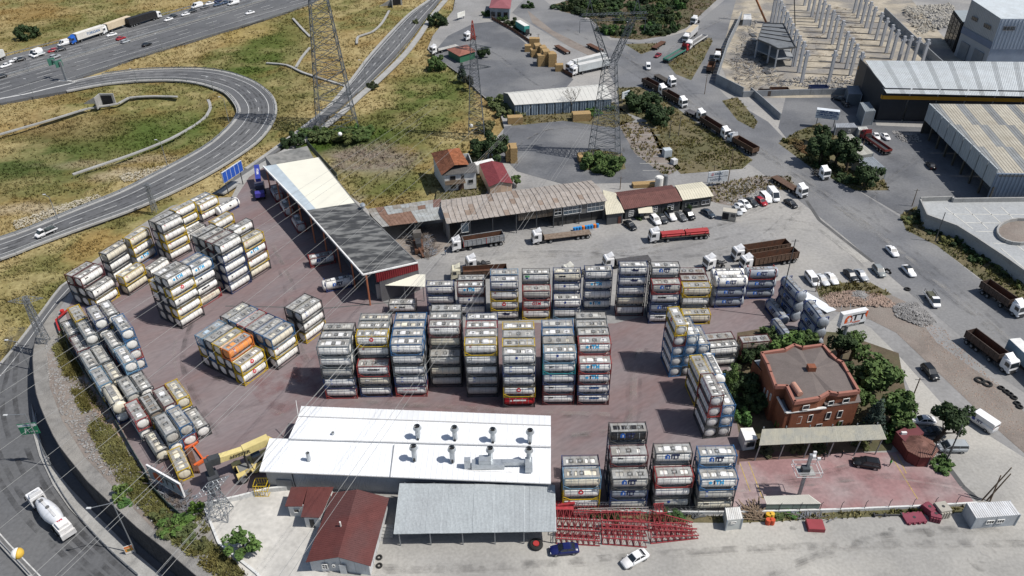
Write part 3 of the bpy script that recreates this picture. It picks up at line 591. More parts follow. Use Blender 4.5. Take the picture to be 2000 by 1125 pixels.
def logo_parts(key):
 """list of (mesh, colour, part name)"""
 if key in LOGO: return LOGO[key]
 out = []; BLU = (.02, .10, .38); CY = (.05, .35, .62); NV = (.015, .02, .06); RD = (.5, .015, .04); KK = (.02, .02, .025)
 def P(pts, r_, col, nm='emblem', ang=20): me = poly_on_tank(pts, r_, ang).mesh(nm, LETTER); out.append((me, col, nm))
 def T(t, s, col, x=0, ang=20, b=.045, nm='lettering', r=1.19): out.append((curve_text(t, s, r, ang, b, x), col, nm))
 if key == 'ITT':
  P([(-1.35, -.36), (-.55, -.36), (-.55, .12), (-.62, .3), (-.95, .42), (-1.28, .3), (-1.35, .12)], 1.16, BLU)
  P([(-1.05, -.26), (-.8, -.26), (-.8, -.03), (-.76, .05), (-.85, .2), (-.97, .18), (-1.05, .05), (-.95, .02)], 1.175, (.45, .5, .6))
  T('iTT', .95, NV, .3, b=.075); T('TURKEY', .16, NV, .25, ang=0)
 elif key == 'iTM': P(circ(-1.35, 0, .28), 1.16, CY); T('i', .95, NV, -.75, b=.06); T('TM', .95, CY, .15, b=.06)
 elif key == 'allied': T('allied', .72, NV, .3, b=.06)
 elif key == 'LEGEND': P([(-1.6, -.15), (-1.45, .03), (-1.6, .2), (-1.4, .1), (-1.25, .28), (-1.28, .05), (-1.1, -.05), (-1.3, -.05), (-1.4, -.22), (-1.42, -.05)], 1.16, (.3, .4, .5)); T('LEGEND', .5, (.02, .07, .2), .15)
 elif key == 'GSM': T('GSM', 1.0, RD, 0, b=.01)
 elif key == 'POWIST': T('POWIST', .5, KK, -.6)
 elif key == 'TALAY': P(circ(-1.4, .0, .25, 12, .6), 1.16, (.55, .25, .02)); T('TALAY', .45, KK, 0)
 elif key == 'GOODRICH': T('GOODRICH', .42, KK, .1, b=.03)
 elif key == 'CROSSOVER': T('CROSSOVER', .5, RD, -.2, b=0)
 elif key == 'magpol': T('mag', .5, (.1, .1, .1), -1.4); T('pol', .5, (.35, .36, .38), -.4)
 elif key == 'SARGUN': T('SARGUN', .36, KK, -1.1)
 elif key == 'ARDEN': P([(-1.7, -.18), (-1.3, -.18), (-1.5, .2)], 1.16, (.7, .7, .7)); T('ARDEN NAME', .38, (.7, .7, .7), .1)
 elif key == 'C LTB': T('C LTB', .45, KK, -1.2)
 elif key == 'INTERFLOW': T('INTERFLOW', .38, KK, -.4)
 elif key == 'ATLASCHEM': T('ATLASCHEM', .55, (.45, .25, .2), -.2, b=0)
 elif key == 'PIL': T('PIL', .5, KK, .3)
 elif key == 'bulk': T('bulkhaul', .24, KK, -1.4, ang=26)
 elif key == 'red': P(circ(-.1, 0, .42, 20), 1.16, (.55, .02, .03)); P([(-.3, -.1), (.08, -.1), (.08, .05), (-.05, .2), (-.2, .2)], 1.175, (.7, .6, .6))
 elif key == 'dot': P(circ(-1.9, .3, .17, 12), 1.16, RD); P(circ(-1.9, .3, .09, 10), 1.175, (.7, .7, .7))
 elif key == 'bluedot': P(circ(-.45, .05, .25, 14), 1.16, (.03, .06, .25)); T('container', .2, (.2, .25, .4), .6, b=0)
 elif key == 'label': P([(-1.75, -.5), (-1.3, -.5), (-1.3, .45), (-1.75, .45)], 1.16, (.02, .07, .35)); T('N', .3, (.6, .65, .7), -1.52, r=1.18)
 elif key == 'bird': P([(-2.1, -.15), (-1.75, -.02), (-1.9, .25), (-1.6, .03), (-1.2, .12), (-1.55, -.1), (-1.7, -.3), (-1.75, -.12)], 1.16, KK)
 elif key == 'ellipse': P(circ(-1.3, 0, .5, 18, .45), 1.16, (.1, .1, .12)); P(circ(-1.3, 0, .44, 18, .38), 1.17, (.6, .6, .58)); T('HOYER', .22, KK, -.1, b=0)
 elif key == 'square': P([(-2.3, -.25), (-1.75, -.25), (-1.75, .25), (-2.3, .25)], 1.16, (.05, .06, .06)); P([(-2.22, -.17), (-1.83, -.17), (-1.83, .17), (-2.22, .17)], 1.17, (.6, .62, .6))
 elif key == 'green': P([(-2.4, 0), (-1.9, 0), (-1.9, .35), (-2.4, .35)], 1.16, (.04, .22, .06)); P([(-1.85, 0), (-1.4, 0), (-1.4, .35), (-1.85, .35)], 1.16, (.1, .5, .2)); P([(-2.2, -.4), (-1.7, -.4), (-1.7, -.05), (-2.2, -.05)], 1.16, (.02, .04, .2)); T('ecochem', .2, KK, -.6, ang=14, b=0)
 elif key == 'anchor': P([(-1.0, .3), (-.6, .0), (-.2, .3), (-.45, -.1), (-.6, .15), (-.75, -.1)], 1.16, (.12, .14, .4))
 elif key == 'badge': P([(-.7, -.25), (.5, -.25), (.7, .1), (-.5, .1)], 1.16, (.1, .09, .03)); P([(-.6, -.19), (.42, -.19), (.56, .04), (-.42, .04)], 1.17, (.5, .45, .1))
 elif key == 'star': P([(-.3, -.05), (-.05, 0), (0, .3), (.05, 0), (.3, -.05), (.08, -.1), (.1, -.35), (0, -.18), (-.1, -.35), (-.08, -.1)], 1.16, (.3, .4, .5))
 LOGO[key] = out; return out
LN = dict(ITT='ITT lettering', iTM='ITM lettering', red='red disc logo', dot='small red dot', bluedot='small blue disc', label='blue label', bird='bird mark', ellipse='oval mark', square='square mark', green='green squares logo', anchor='anchor mark', badge='yellow badge', star='star mark', bulk='small lettering', ARDEN='ARDEN NAME lettering')
rc = random.Random(11)
def container(spec, loc, yaw, label, vis=True, side=-1, top=True, group=None):
 """spec: frame letter, tank letter, optional ! for swap body, optional :logo"""
 base, _, logo = spec.partition(':'); sw = '!' in base; base = base.replace('!', '')
 fc = FC[base[0]]; tc = TC[base[1]]; k = rc.uniform(.9, 1.06); tc = tuple(min(.88, v * k) for v in tc)
 if label not in USEDL: USEDL[label] = 0
 root = thing('tank_container', label, 'tank container', loc, yaw, group or 'tank containers stacked in the red paved yard')
 inst(CM['swapframe' if sw else 'frame'], 'frame', root, fc); inst(CM['swap' if sw else 'tank'], 'tank', root, tc)
 kind = rc.randrange(4); w = inst(CM['walk'][kind], 'walkway', root, fc)
 if sw: w.location.z = .03; w.scale = (1.0, .55, 1)
 if rc.random() < .5: w.rotation_euler.z = math.pi
 if top:
  for x in ((0, 1.65) if rc.random() < .5 else (0, -1.6) if rc.random() < .6 else (.1,)):
   b = inst(CM['box'], 'spill_box', root, fc); b.location.x = x + rc.uniform(-.1, .1); b.location.z = .02 + (.05 if sw else 0)
  for x in rc.sample([-1.65, -.95, .85, 1.7], rc.choice((0, 1, 2))):
   b = inst(CM['lid'], 'spill_lid', root, tuple(min(.8, v * 1.1) for v in tc)); b.location.x = x; b.location.z = .01 + (.05 if sw else 0)
 if logo and vis:
  for me, col, nm in logo_parts(logo):
   o = inst(me, nm, root, col)
   if sw: o.scale = (1, 1.08, 1.0)
   if side > 0: o.rotation_euler.z = math.pi
 return root
USEDL = {}; INNER = []
ORD = ['first', 'second', 'third', 'fourth', 'fifth', 'sixth']
fill = random.Random(5)
def rnd_spec(): return fill.choice('kkkngbmyr') + fill.choice('wwwccd')
def stack(name, x, y, yaw, rows, pitch=2.53, side=-1, jitter=.05):
 """x, y: ground corner at u=0, v=0 (front). rows: front to back, each (tiers, [specs from the top])"""
 a = R(yaw); u = Vector((math.cos(a), math.sin(a), 0)); v = Vector((-math.sin(a), math.cos(a), 0)); seen = set()
 hs = [r[0] for r in rows]
 for i, (n, specs) in enumerate(rows):
  for t in range(n):
   fromtop = n - 1 - t; sp = specs[fromtop] if fromtop < len(specs) else rnd_spec()
   hidden = fromtop > 0 and (i > 0 and hs[i - 1] > t) and fromtop >= len(specs)
   c = Vector((x, y, 0)) + u * (HX + fill.uniform(-jitter, jitter)) + v * (HY + i * pitch + fill.uniform(-.02, .02)); c.z = t * CH + .045
   if hidden: INNER.append((c, a)); continue
   base = sp.partition(':')[0].replace('!', ''); lg = sp.partition(':')[2]
   tier = 'on top' if fromtop == 0 and n > 1 else 'on the ground' if t == 0 else ORD[t] + ' up'
   where = name if len(rows) == 1 else f'{"front" if i == 0 else ORD[i]} row of {name}'
   lab = f'{TN[base[1]]} tank in {FN[base[0]]} frame{", " + LN.get(lg, lg + " lettering") + "," if lg else ""} {tier}, {where}'
   wds = lab.split()
   if len(wds) > 16: lab = f'{TN[base[1]]} tank, {FN[base[0]]} frame, {tier}, {where}'
   if len(lab.split()) > 16: lab = lab.replace(', the ', ', ').replace(' of the ', ' of ').replace(' by the ', ' by ').replace(' the ', ' ')
   container(sp, c, a + (fill.uniform(-.006, .006)), lab, vis=not hidden, side=side, top=not hidden and (fromtop == 0))
S = stack
S('leftmost central stack', -36.1, 109.35, 0, [(5, ['gw', 'gw', 'kd', 'nw:label', 'rw']), (5, ['kw']), (5, ['kd'])])
S('second central stack', -29.45, 109.7, 0, [(3, ['rw:GOODRICH', 'kc:ellipse', 'nw']), (5, ['yw:red', 'kw:dot']), (5, ['gw']), (5, ['gc'])])
S('third central stack', -22.65, 109.7, 0, [(5, ['bw:label', 'kw', 'gw', 'nw:label', 'rw:CROSSOVER']), (5, ['bw']), (5, ['bc']), (5, ['bd'])])
S('fourth central stack', -16.0, 112.35, 0, [(3, ['kd:ellipse', 'kc', 'kd']), (5, ['mw:bulk', 'kc']), (5, ['gw']), (5, ['kw'])])
S('fifth central stack', -8.9, 109.4, 0, [(5, ['yw:dot', 'kw:square', 'kw', 'kd:label', 'kd']), (5, ['gw']), (5, ['rw']), (5, ['nw'])])
S('sixth central stack', -1.93, 106.4, 0, [(5, ['gw:bluedot', 'nw:label', 'kw:ellipse', 'yw:red', 'kR:ARDEN']), (5, ['yd']), (5, ['gd']), (5, ['yw'])])
S('seventh central stack', 5.5, 106.9, 0, [(5, ['lw:bluedot', 'tw:magpol', 'nw:label', 'mw:bulk', 'mw:bulk']), (5, ['kc']), (5, ['bw']), (5, ['bd'])])
S('rightmost central stack', 12.05, 106.8, 0, [(4, ['rw:iTM', 'mw:iTM', 'nw:LEGEND', 'mw:LEGEND']), (5, ['rw:iTM']), (5, ['kd']), (5, ['gd']), (5, ['kd'])])
S('first stack of the upper row', -18.6, 135.9, 0, [(3, ['nw:anchor', 'nw', 'nd'])])
S('second stack of the upper row', -11.9, 135.5, 0, [(3, ['mw:iTM', 'nw:bluedot', 'nw']), (3, ['kd'])])
S('third stack of the upper row', -4.7, 133.6, 0, [(4, ['nw:anchor', 'yw:dot', 'yw:red', 'kw:allied']), (4, ['ld'])])
S('fourth stack of the upper row', 2.2, 133.7, 0, [(3, ['rd', 'rw:GSM', 'yw:dot']), (4, ['kw:green'])])
S('fifth stack of the upper row', 8.9, 133.9, 0, [(2, ['nw:bluedot', 'lw']), (4, ['nc:SARGUN', 'nw:bluedot'])])
S('sixth stack of the upper row', 15.75, 137.1, 0, [(4, ['nw:square', 'nw:iTM', 'nw', 'nw:iTM'])])
S('seventh stack of the upper row', 22.75, 134.65, 0, [(5, ['nw:allied', 'nw:allied', 'nw', 'kc', 'mw'])])
S('eighth stack of the upper row', 29.4, 131.8, 0, [(4, ['rd:ITT', 'nw:POWIST', 'ns:ITT', 'nw:POWIST']), (5, ['kw:ITT'])])
S('ninth stack of the upper row', 36.65, 131.4, 0, [(1, ['yc']), (3, ['yc:dot', 'kw']), (3, ['mb']), (3, ['mb'])], pitch=2.75)
S('silver stack of the upper row', 44.9, 137.15, 1, [(3, ['Sw!:ITT', 'Ss!:ITT', 'Ss!:ITT']), (3, ['Sw!'])], pitch=2.75)
S('last stack of the upper row', 52.5, 140.3, 1, [(3, ['rs!:ITT', 'Ss!:ITT', 'Ss!:ITT'])])
S('ground behind the second central stack', -27.4, 136.5, 0, [(1, ['kw:TALAY'])])
S('first front stack by the fence', 7.8, 82.1, .5, [(3, ['lc', 'yw:red', 'yw:dot']), (3, ['nw'])], pitch=2.6)
S('second front stack by the fence', 15.4, 81.8, .5, [(3, ['kd:ITT', 'ns:ITT', 'nd']), (4, ['mw:bulk', 'kw']), (5, ['kK:ITT', 'nw'])], pitch=2.55)
S('third front stack by the fence', 22.5, 82.1, 1, [(3, ['rw', 'kw', 'kd:bluedot']), (4, ['kw:ITT'])], pitch=2.55)
S('fourth front stack by the fence', 29.4, 81.5, 1, [(3, ['bw:iTM', 'kd:label', 'kc:bulk']), (4, ['bw:ITT'])], pitch=2.5)
S('tall left stack', -71.56, 131.85, 57.4, [(5, ['kw:iTM', 'yw:red', 'kw:bird', 'yw:dot', 'kw']), (5, ['kw', 'kw']), (4, ['yw', 'kw'])])
S('stack beside the tall left one', -70.0, 139.2, 57.4, [(4, ['bw:iTM', 'kw:C LTB', 'kw:INTERFLOW', 'rc:ATLASCHEM']), (4, ['bd'])])
S('wide tall left stack', -64.6, 144.7, 57.4, [(5, ['kw:dot', 'nw:label', 'nw', 'nw:bird', 'nw']), (5, ['md', 'kd']), (5, ['kd', 'kd']), (5, ['kd', 'nd'])])
S('right end stack of the upper left block', -61.45, 150.5, 57.4, [(4, ['yc:dot', 'mw:iTM', 'yw:dot', 'kc'])])
S('stack behind the upper left block', -67.2, 160.4, 57.4, [(3, ['kw:badge', 'kw'])])
S('small stack near the blue crane', -74.7, 168.4, 60, [(2, ['yw', 'kw'])])
S('ground behind the wide left stack', -82.0, 167.4, 60, [(1, ['kw'])])
S('double stack by the meadow', -81.9, 178.0, 57, [(2, ['yw:dot', 'kw:dot']), (2, ['bw'])])
S('yellow stack by the meadow', -84.7, 170.3, 57, [(3, ['yw:dot', 'yw', 'kw'])])
S('ground at the yard edge near the crane', -77.9, 181.3, 57, [(1, ['Sw!:PIL'])])
S('tall stack by the meadow', -83.4, 158.8, 57, [(4, ['kw:dot', 'yw:dot', 'yw:dot', 'kw']), (4, ['kd'])])
S('stack with three ITM yellow frames', -90.9, 156.9, 65, [(3, ['yc:dot', 'yw:dot', 'bw:iTM'])])
S('dark framed stack by the meadow', -93.7, 150.2, 66, [(3, ['kc', 'kw', 'kw'])])
S('low yellow stack on the left', -88.2, 144.6, 65, [(2, ['yc:dot', 'kc'])])
S('ground between the left stacks', -85.4, 151.2, 65, [(1, ['kw'])])
S('far left stack', -92.9, 139.2, 65, [(2, ['kw:bird', 'yw']), (3, ['mw:bulk', 'kw', 'kw']), (3, ['md'])])
S('three high middle block', -47.45, 118.0, 57.2, [(3, ['bc', 'yw:dot', 'kw']), (3, ['bd', 'kd']), (3, ['nd']), (3, ['rd']), (3, ['bw']), (3, ['kc'])])
S('low front block', -52.8, 113.3, 57.2, [(2, ['yw:red', 'yw:red']), (3, ['oo:label', 'kw', 'kw']), (3, ['yc', 'yw', 'kw']), (3, ['kd', 'bw', 'kw']), (3, ['ll', 'yw', 'kw'])], pitch=2.5)
S('pair near the long shed', -43.45, 126.3, 57.2, [(3, ['kw:label', 'kw:bird', 'yw:star']), (3, ['kd', 'kd', 'kc'])])
LF = [(-74.45, 119.5, 4, ['bw', 'bw', 'rw', 'bw']), (-79.2, 124.5, 4, ['kw']), (-76.4, 117.8, 3, ['gw']), (-81.1, 122.9, 4, ['nw']), (-71.9, 112.7, 3, ['lw', 'bw']),
      (-83.1, 121.3, 3, ['gw', 'bw']), (-78.7, 116.1, 2, ['gd']), (-74.3, 111.1, 2, ['kc']), (-87.3, 126.4, 3, ['yd']), (-88.9, 125.0, 2, ['kw']), (-84.7, 119.8, 2, ['mw']), (-80.5, 114.7, 2, ['gw']), (-76.1, 109.5, 2, ['lw']),
      (-71.6, 104.6, 2, ['kc!']), (-69.7, 106.7, 2, ['gd']), (-67.6, 108.0, 2, ['kw']), (-65.5, 100.1, 2, ['rw:dot']), (-63.65, 101.9, 2, ['kb']), (-61.8, 103.7, 2, ['mw']), (-60.0, 105.5, 2, ['yc']),
      (-60.7, 94.9, 1, ['kc']), (-58.9, 96.6, 2, ['gd', 'bw']), (-57.1, 98.4, 2, ['bd', 'rw']), (-55.35, 100.5, 1, ['kw'])]
for k, (x, y, n, sp) in enumerate(LF):
 ly = ORD[k % 6]
 S(f'{ORD[k // 4]} group along the left fence, place {["one", "two", "three", "four"][k % 4]}', x, y, 130, [(n, sp)])
S('ground beside the yellow reach stacker', -55.3, 90.4, 125, [(1, ['yw!' if False else 'yc'])])
S('front stack left of the villa', 39.15, 98.3, 96, [(3, ['bw', 'bw', 'kw']), (4, ['mw', 'rw', 'kw', 'kw'])])
S('middle stack left of the villa', 39.2, 106.5, 96.5, [(3, ['bw!']), (3, ['yw', 'kw', 'yw'])])
S('rear stack left of the villa', 38.3, 115.2, 96, [(3, ['bw', 'bw', 'bw']), (4, ['bw', 'bw', 'bw', 'kw']), (5, ['yw:red', 'mw', 'bw', 'bw', 'bw'])], side=1)
S('pair behind the villa', 38.95, 116.9, 6, [(2, ['kw', 'kw']), (2, ['mb'])])
S('brown pair behind the villa', 45.7, 118.4, 6, [(2, ['mb', 'mb'])])
S('silver stack behind the villa', 62.6, 132.6, 103, [(3, ['Ss!:ITT', 'Ss!:ITT', 'Ss!:ITT'])], side=1)
S('silver stack next to the sign', 64.2, 123.4, 98, [(3, ['Ss!:ITT', 'Ss!:ITT', 'Ss!:ITT'])], side=1)
S('ground left of the silver stacks', 59.5, 131.2, 100, [(1, ['Ss!:ITT'])], side=1)
S('ground behind the garden trees', 58.6, 124.0, 100, [(1, ['Ss!:ITT'])], side=1)
S('ground beside the long shed, upper', -48.6, 155.2, 22, [(1, ['rw:ITT'])])
S('ground beside the long shed, lower', -42.9, 144.9, 21, [(1, ['Sw!:ITT'])])
for k, (px, py) in enumerate(((556, 392), (576, 420), (600, 452))):
 p = G(px, py); S(f'ground under the long shed, place {["one", "two", "three"][k]}', p.x, p.y, 118, [(1, ['rw'])])
def join_inner():
 v, f, mi = [], [], []; mats = [M('inner_frame', (.06, .07, .09), .6, var=.3), M('inner_tank', (.6, .59, .56), .5, var=.2), BAND, CHAS]
 for me, off in ((CM['frame'], 0), (CM['tank'], 1)):
  vs = np.zeros(len(me.vertices) * 3); me.vertices.foreach_get('co', vs); vs = vs.reshape(-1, 3)
  fs = [tuple(p.vertices) for p in me.polygons]; ms = [off + p.material_index for p in me.polygons]
  for c, a in INNER:
   ca, sa = math.cos(a), math.sin(a); n = len(v)
   w = np.stack([vs[:, 0] * ca - vs[:, 1] * sa + c.x, vs[:, 0] * sa + vs[:, 1] * ca + c.y, vs[:, 2] + c.z], 1)
   v.extend(map(tuple, w)); f.extend(tuple(n + i for i in t) for t in fs); mi.extend(ms)
 me = bpy.data.meshes.new('stacked_tanks'); me.from_pydata(v, [], f)
 for m in mats: me.materials.append(m)
 me.polygons.foreach_set('material_index', mi)
 inst(me, 'stacked_tanks', kind='stuff')
join_inner()
# ================================================================ BUILDINGS
def P3(px, py, h): return G(px, py, h)
def sub(a, b, t): return a + (b - a) * t
def roof_plane(parent, q, n, mat, ribs=True, thick=.09, name='roof_panel', colors=None, jit=0.0, ribh=.05, ribw=.08, rows=1, seedv=1, gap=.012):
 """q: eave-left, eave-right, ridge-right, ridge-left. Split into n x rows sheets, each an object of its own with its seam rib."""
 rr = random.Random(seedv); e0, e1, r1, r0 = q; nrm = (e1 - e0).cross(r0 - e0).normalized()
 if nrm.z < 0: nrm = -nrm
 for i in range(n):
  for j in range(rows):
   t0, t1 = i / n, (i + 1) / n - gap / n; s0, s1 = j / rows, (j + 1) / rows
   A, B = sub(e0, e1, t0), sub(e0, e1, t1); C, D = sub(r0, r1, t1), sub(r0, r1, t0)
   a, b, c, d = sub(A, D, s0), sub(B, C, s0), sub(B, C, s1), sub(A, D, s1)
   o_ = nrm * rr.uniform(-jit, jit); cen = (a + b + c + d) / 4
   m = MB(); m.slab([p + o_ - cen for p in (a, b, c, d)], thick)
   if ribs:
    k = ribs if isinstance(ribs, int) and ribs > 1 else 1
    for z in range(k):
     f = z / k; m.bar(sub(a, b, f) + o_ - cen + nrm * ribh * .5, sub(d, c, f) + o_ - cen + nrm * ribh * .5, ribw, ribh)
   o = m.build(name, [mat], parent, colors(i, j, rr) if colors else (1, 1, 1)); o.location = cen
def wall_ring(parent, pts, z0, mat, color=(1, 1, 1), name='wall', top=None, panels=None, corr=0, thick=.15, inset=0):
 """upright walls under the outline pts (list of Vectors with their top heights); each side a part"""
 out = []
 for i in range(len(pts) - 1):
  a, b = pts[i], pts[i + 1]; d = Vector((b.x - a.x, b.y - a.y, 0)); L = d.length
  if L < .05: continue
  d /= L; n = Vector((d.y, -d.x, 0)) * thick; k = panels(L) if panels else 1
  for j in range(k):
   t0, t1 = j / k, (j + 1) / k - (.01 if k > 1 else 0); p = a.lerp(b, t0); q = a.lerp(b, t1)
   m = MB(); lo = [Vector((p.x, p.y, z0)), Vector((q.x, q.y, z0))]
   m.add([lo[0], lo[1], q, p, lo[0] - n, lo[1] - n, q - n, p - n], [(0, 1, 2, 3), (7, 6, 5, 4), (0, 4, 5, 1), (3, 2, 6, 7), (0, 3, 7, 4), (1, 5, 6, 2)])
   if corr:
    c = max(1, int((q - p).length / corr))
    for w in range(c):
     f = (w + .5) / c; s = Vector((p.x, p.y, 0)).lerp(Vector((q.x, q.y, 0)), f) + n * .15; zt_ = p.z + (q.z - p.z) * f
     m.bar((s.x, s.y, z0 + .02), (s.x, s.y, zt_ - .03), corr * .45, .06)
   out.append(m.build(name, [mat], parent, color))
 return out
def window(parent, a, b, z0, z1, nx=2, ny=1, fcol=(.75, .75, .73), off=.09, name='window', glass=None):
 """window in the wall from ground point a to b (2-D), facing right of a->b"""
 d = (b - a); d.z = 0; L = d.length; d.normalize(); n = Vector((d.y, -d.x, 0)) * off
 m = MB(); t = .09
 pts = lambda u, z: Vector((a.x, a.y, 0)) + d * u + n + Vector((0, 0, z))
 m.bar(pts(0, z0), pts(L, z0), .1, t); m.bar(pts(0, z1), pts(L, z1), .1, t); m.bar(pts(0, z0), pts(0, z1), t, .1); m.bar(pts(L, z0), pts(L, z1), t, .1)
 for i in range(1, nx): m.bar(pts(L * i / nx, z0), pts(L * i / nx, z1), .06, .08)
 for j in range(1, ny): m.bar(pts(0, z0 + (z1 - z0) * j / ny), pts(L, z0 + (z1 - z0) * j / ny), .06, .08)
 w = m.build(name, [PANEL], parent, fcol)
 p = MB(); q = n * .35
 p.slab([pts(0, z0) - q, pts(L, z0) - q, pts(L, z1) - q, pts(0, z1) - q], .03) if False else p.add([pts(0, z0) - q, pts(L, z0) - q, pts(L, z1) - q, pts(0, z1) - q, pts(0, z0) - q * 1.4, pts(L, z0) - q * 1.4, pts(L, z1) - q * 1.4, pts(0, z1) - q * 1.4], [(0, 1, 2, 3), (7, 6, 5, 4), (0, 4, 5, 1), (3, 2, 6, 7), (0, 3, 7, 4), (1, 5, 6, 2)])
 g = p.build('pane', [glass or GLASS], w); return w
def door(parent, a, b, z0, z1, col=(.1, .1, .11), off=.05, name='door'):
 d = (b - a); d.z = 0; d.normalize(); n = Vector((d.y, -d.x, 0)) * off; m = MB()
 A = Vector((a.x, a.y, 0)) + n; B = Vector((b.x, b.y, 0)) + n
 m.add([A + Vector((0, 0, z0)), B + Vector((0, 0, z0)), B + Vector((0, 0, z1)), A + Vector((0, 0, z1)), A - n * 1.5 + Vector((0, 0, z0)), B - n * 1.5 + Vector((0, 0, z0)), B - n * 1.5 + Vector((0, 0, z1)), A - n * 1.5 + Vector((0, 0, z1))], [(0, 1, 2, 3), (7, 6, 5, 4), (0, 4, 5, 1), (3, 2, 6, 7), (0, 3, 7, 4), (1, 5, 6, 2)])
 return m.build(name, [PANEL], parent, col)
def on(a, b, t): return a.lerp(b, t)
def lat(v, z): return Vector((v.x, v.y, z))
WHITEROOF = M('white_sheet_roof', (.74, .75, .76), .5, var=.06, scale=.25, c3=(.62, .63, .64), scale3=.08, amt3=.4, spec=.3)
GREYROOF = M('grey_sheet_roof', (.40, .43, .44), .55, var=.12, scale=.4, c3=(.34, .36, .37), scale3=.1, amt3=.6, fine=3)
def wv(w, lo, hi): return lambda i, j, r: sc(w, r.uniform(lo, hi))
T = thing('workshop', 'long white metal roofed workshop with eight flared exhaust stacks on it', 'workshop', G(800, 940, 0))
T.location = (0, 0, 0)
zE, zR = 5.0, 6.1
fl, fr = P3(507, 920, zE), P3(1076, 944, zE)
ml, mr = P3(527, 856, 5.75), P3(1076, 872, 5.75); ml2 = P3(563, 857, 5.8)
roof_plane(T, (fl, fr, mr, ml), 54, WHITEROOF, name='roof_panel', jit=.004)
bl, br = P3(589, 793, 5.2), P3(1076, 812, 5.2); rl, rr_ = P3(583, 814, 6.0), P3(1076, 832, 6.0)
roof_plane(T, (P3(564, 857, 5.85), P3(1076, 871, 5.85), rr_, rl), 48, WHITEROOF, name='roof_panel', jit=.004)
roof_plane(T, (bl, br, rr_, rl), 46, WHITEROOF, name='roof_panel', jit=.004)
fl_, fr_ = lat(fl, 4.85), lat(fr, 4.85)
CORRW = M('corrugated_steel_wall', (.45, .47, .5), .5, var=.15, scale=.5)
sl_ = on(fl_, fr_, .105) + Vector((0, .9, 0)); wall_ring(T, [fl_ + Vector((.7, .5, -.1)), sl_ + Vector((0, -.4, -.1))], 0, PANEL, (.34, .35, .36), name='side_wall')
wall_ring(T, [sl_, fr_ + Vector((-.3, .9, 0))], 0, CORRW, corr=.28, name='front_wall')
wall_ring(T, [lat(fr_, 4.8) + Vector((-.2, .8, 0)), lat(mr, 5.5) + Vector((-.2, 0, 0)), lat(rr_, 5.7) + Vector((-.2, 0, 0)), lat(br, 5.0) + Vector((-.2, -.3, 0))], 0, PANEL, (.6, .61, .62), name='side_wall')
wall_ring(T, [lat(br, 5.0) + Vector((-.2, -.3, 0)), lat(bl, 5.0) + Vector((.2, -.3, 0)), lat(rl, 5.7) + Vector((.2, 0, 0)), lat(ml2, 5.5), lat(ml, 5.5) + Vector((.4, 0, 0)), fl_ + Vector((.7, .5, 0))], 0, PANEL, (.6, .61, .62), name='side_wall')
door(T, on(fl, fr, .045) + Vector((0, .35, 0)), on(fl, fr, .1) + Vector((0, .35, 0)), .05, 2.6, (.2, .21, .22))
pl, pr = P3(565, 857.5, 5.95), P3(1076, 873, 5.95); MB().cyl(pl, pr, .12, 8).build('ridge_pipe', [PANEL], T, (.55, .56, .57))
MB().cyl(P3(585, 813, 6.08), P3(1076, 831, 6.08), .1, 6).build('ridge_cap', [PANEL], T, (.5, .5, .5))
MB().bar(P3(770, 868, 5.9), P3(762, 932, 5.12), .12, .08).build('gutter_pipe', [PANEL], T, (.3, .31, .32))
MB().bar(fl_ + Vector((0, -.05, .05)), fr_ + Vector((0, -.05, .05)), .14, .16).build('eave_gutter', [PANEL], T, (.5, .5, .5))
GALV = M('bright_duct', (.5, .53, .55), .35, .55, var=.2, scale=2, world=False)
def stackpipe(px, py, h=2.3, r=.42, cone=True, lab=None):
 b = P3(px, py, 5.7); m = MB(); m.cyl(b - Vector((0, 0, .4)), b + Vector((0, 0, h)), r, 14, cap=False)
 m.build('exhaust_stack', [GALV], T, smooth=True)
 if cone:
  MB().cyl(b + Vector((0, 0, h - .25)), b + Vector((0, 0, h + .25)), r * 1.05, 16, r * 1.75, cap=False).cyl(b + Vector((0, 0, h + .25)), b + Vector((0, 0, h + .8)), r * 1.75, 16, r * 1.25, cap=False).build('exhaust_cap', [GALV], T, smooth=True)
  MB().cyl(b + Vector((0, 0, h + .3)), b + Vector((0, 0, h + .34)), r * 1.1, 14).build('cap_inside', [DARK], T)
  MB().cyl(b + Vector((0, -.4, -.1)), b + Vector((0, -.4, .5)), .2, 8).build('fan_motor', [CHAS], T)
for px, py in ((817, 857), (889, 859), (963, 863), (1035, 865), (810, 896), (884, 899), (958, 900), (1033, 901)): stackpipe(px, py)
stackpipe(603, 896, 1.4, .33, False); stackpipe(651, 850, .7, .25, False)
b = P3(950, 913, 5.3); du = MB()
for x0, x1, y0, y1, z0, z1 in ((-3.6, -2.6, -.3, .5, .0, 2.0), (-2.4, 3.0, -.5, .8, .0, 1.1), (-1.2, .8, -.4, .9, 1.1, 2.0), (2.6, 7.0, -.1, .7, .5, 1.2), (6.4, 7.6, -1.4, .9, .2, 1.4)): du.box(b.x + x0, b.y + y0, b.z + z0, b.x + x1, b.y + y1, b.z + z1)
du.build('roof_duct', [GALV], T)
MB().bar(P3(912, 919, 5.2), P3(1000, 922, 5.2), .2, .15).build('duct_rail', [PANEL], T, (.7, .7, .7))
MB().bar(P3(583, 815, 6), P3(578, 782, 8.4), .1).build('mast_pole', [PANEL], T, (.6, .6, .6))
T = thing('open_shed', 'grey corrugated lean-to shed roof on posts below the white workshop', 'shed')
q = (P3(769, 1043, 3.2), P3(1087, 1038, 3.2), P3(1084, 947, 4.2), P3(781, 944, 4.2))
roof_plane(T, q, 31, GREYROOF, ribs=4, jit=.03, ribw=.07, ribh=.05, rows=1, colors=None, seedv=4)
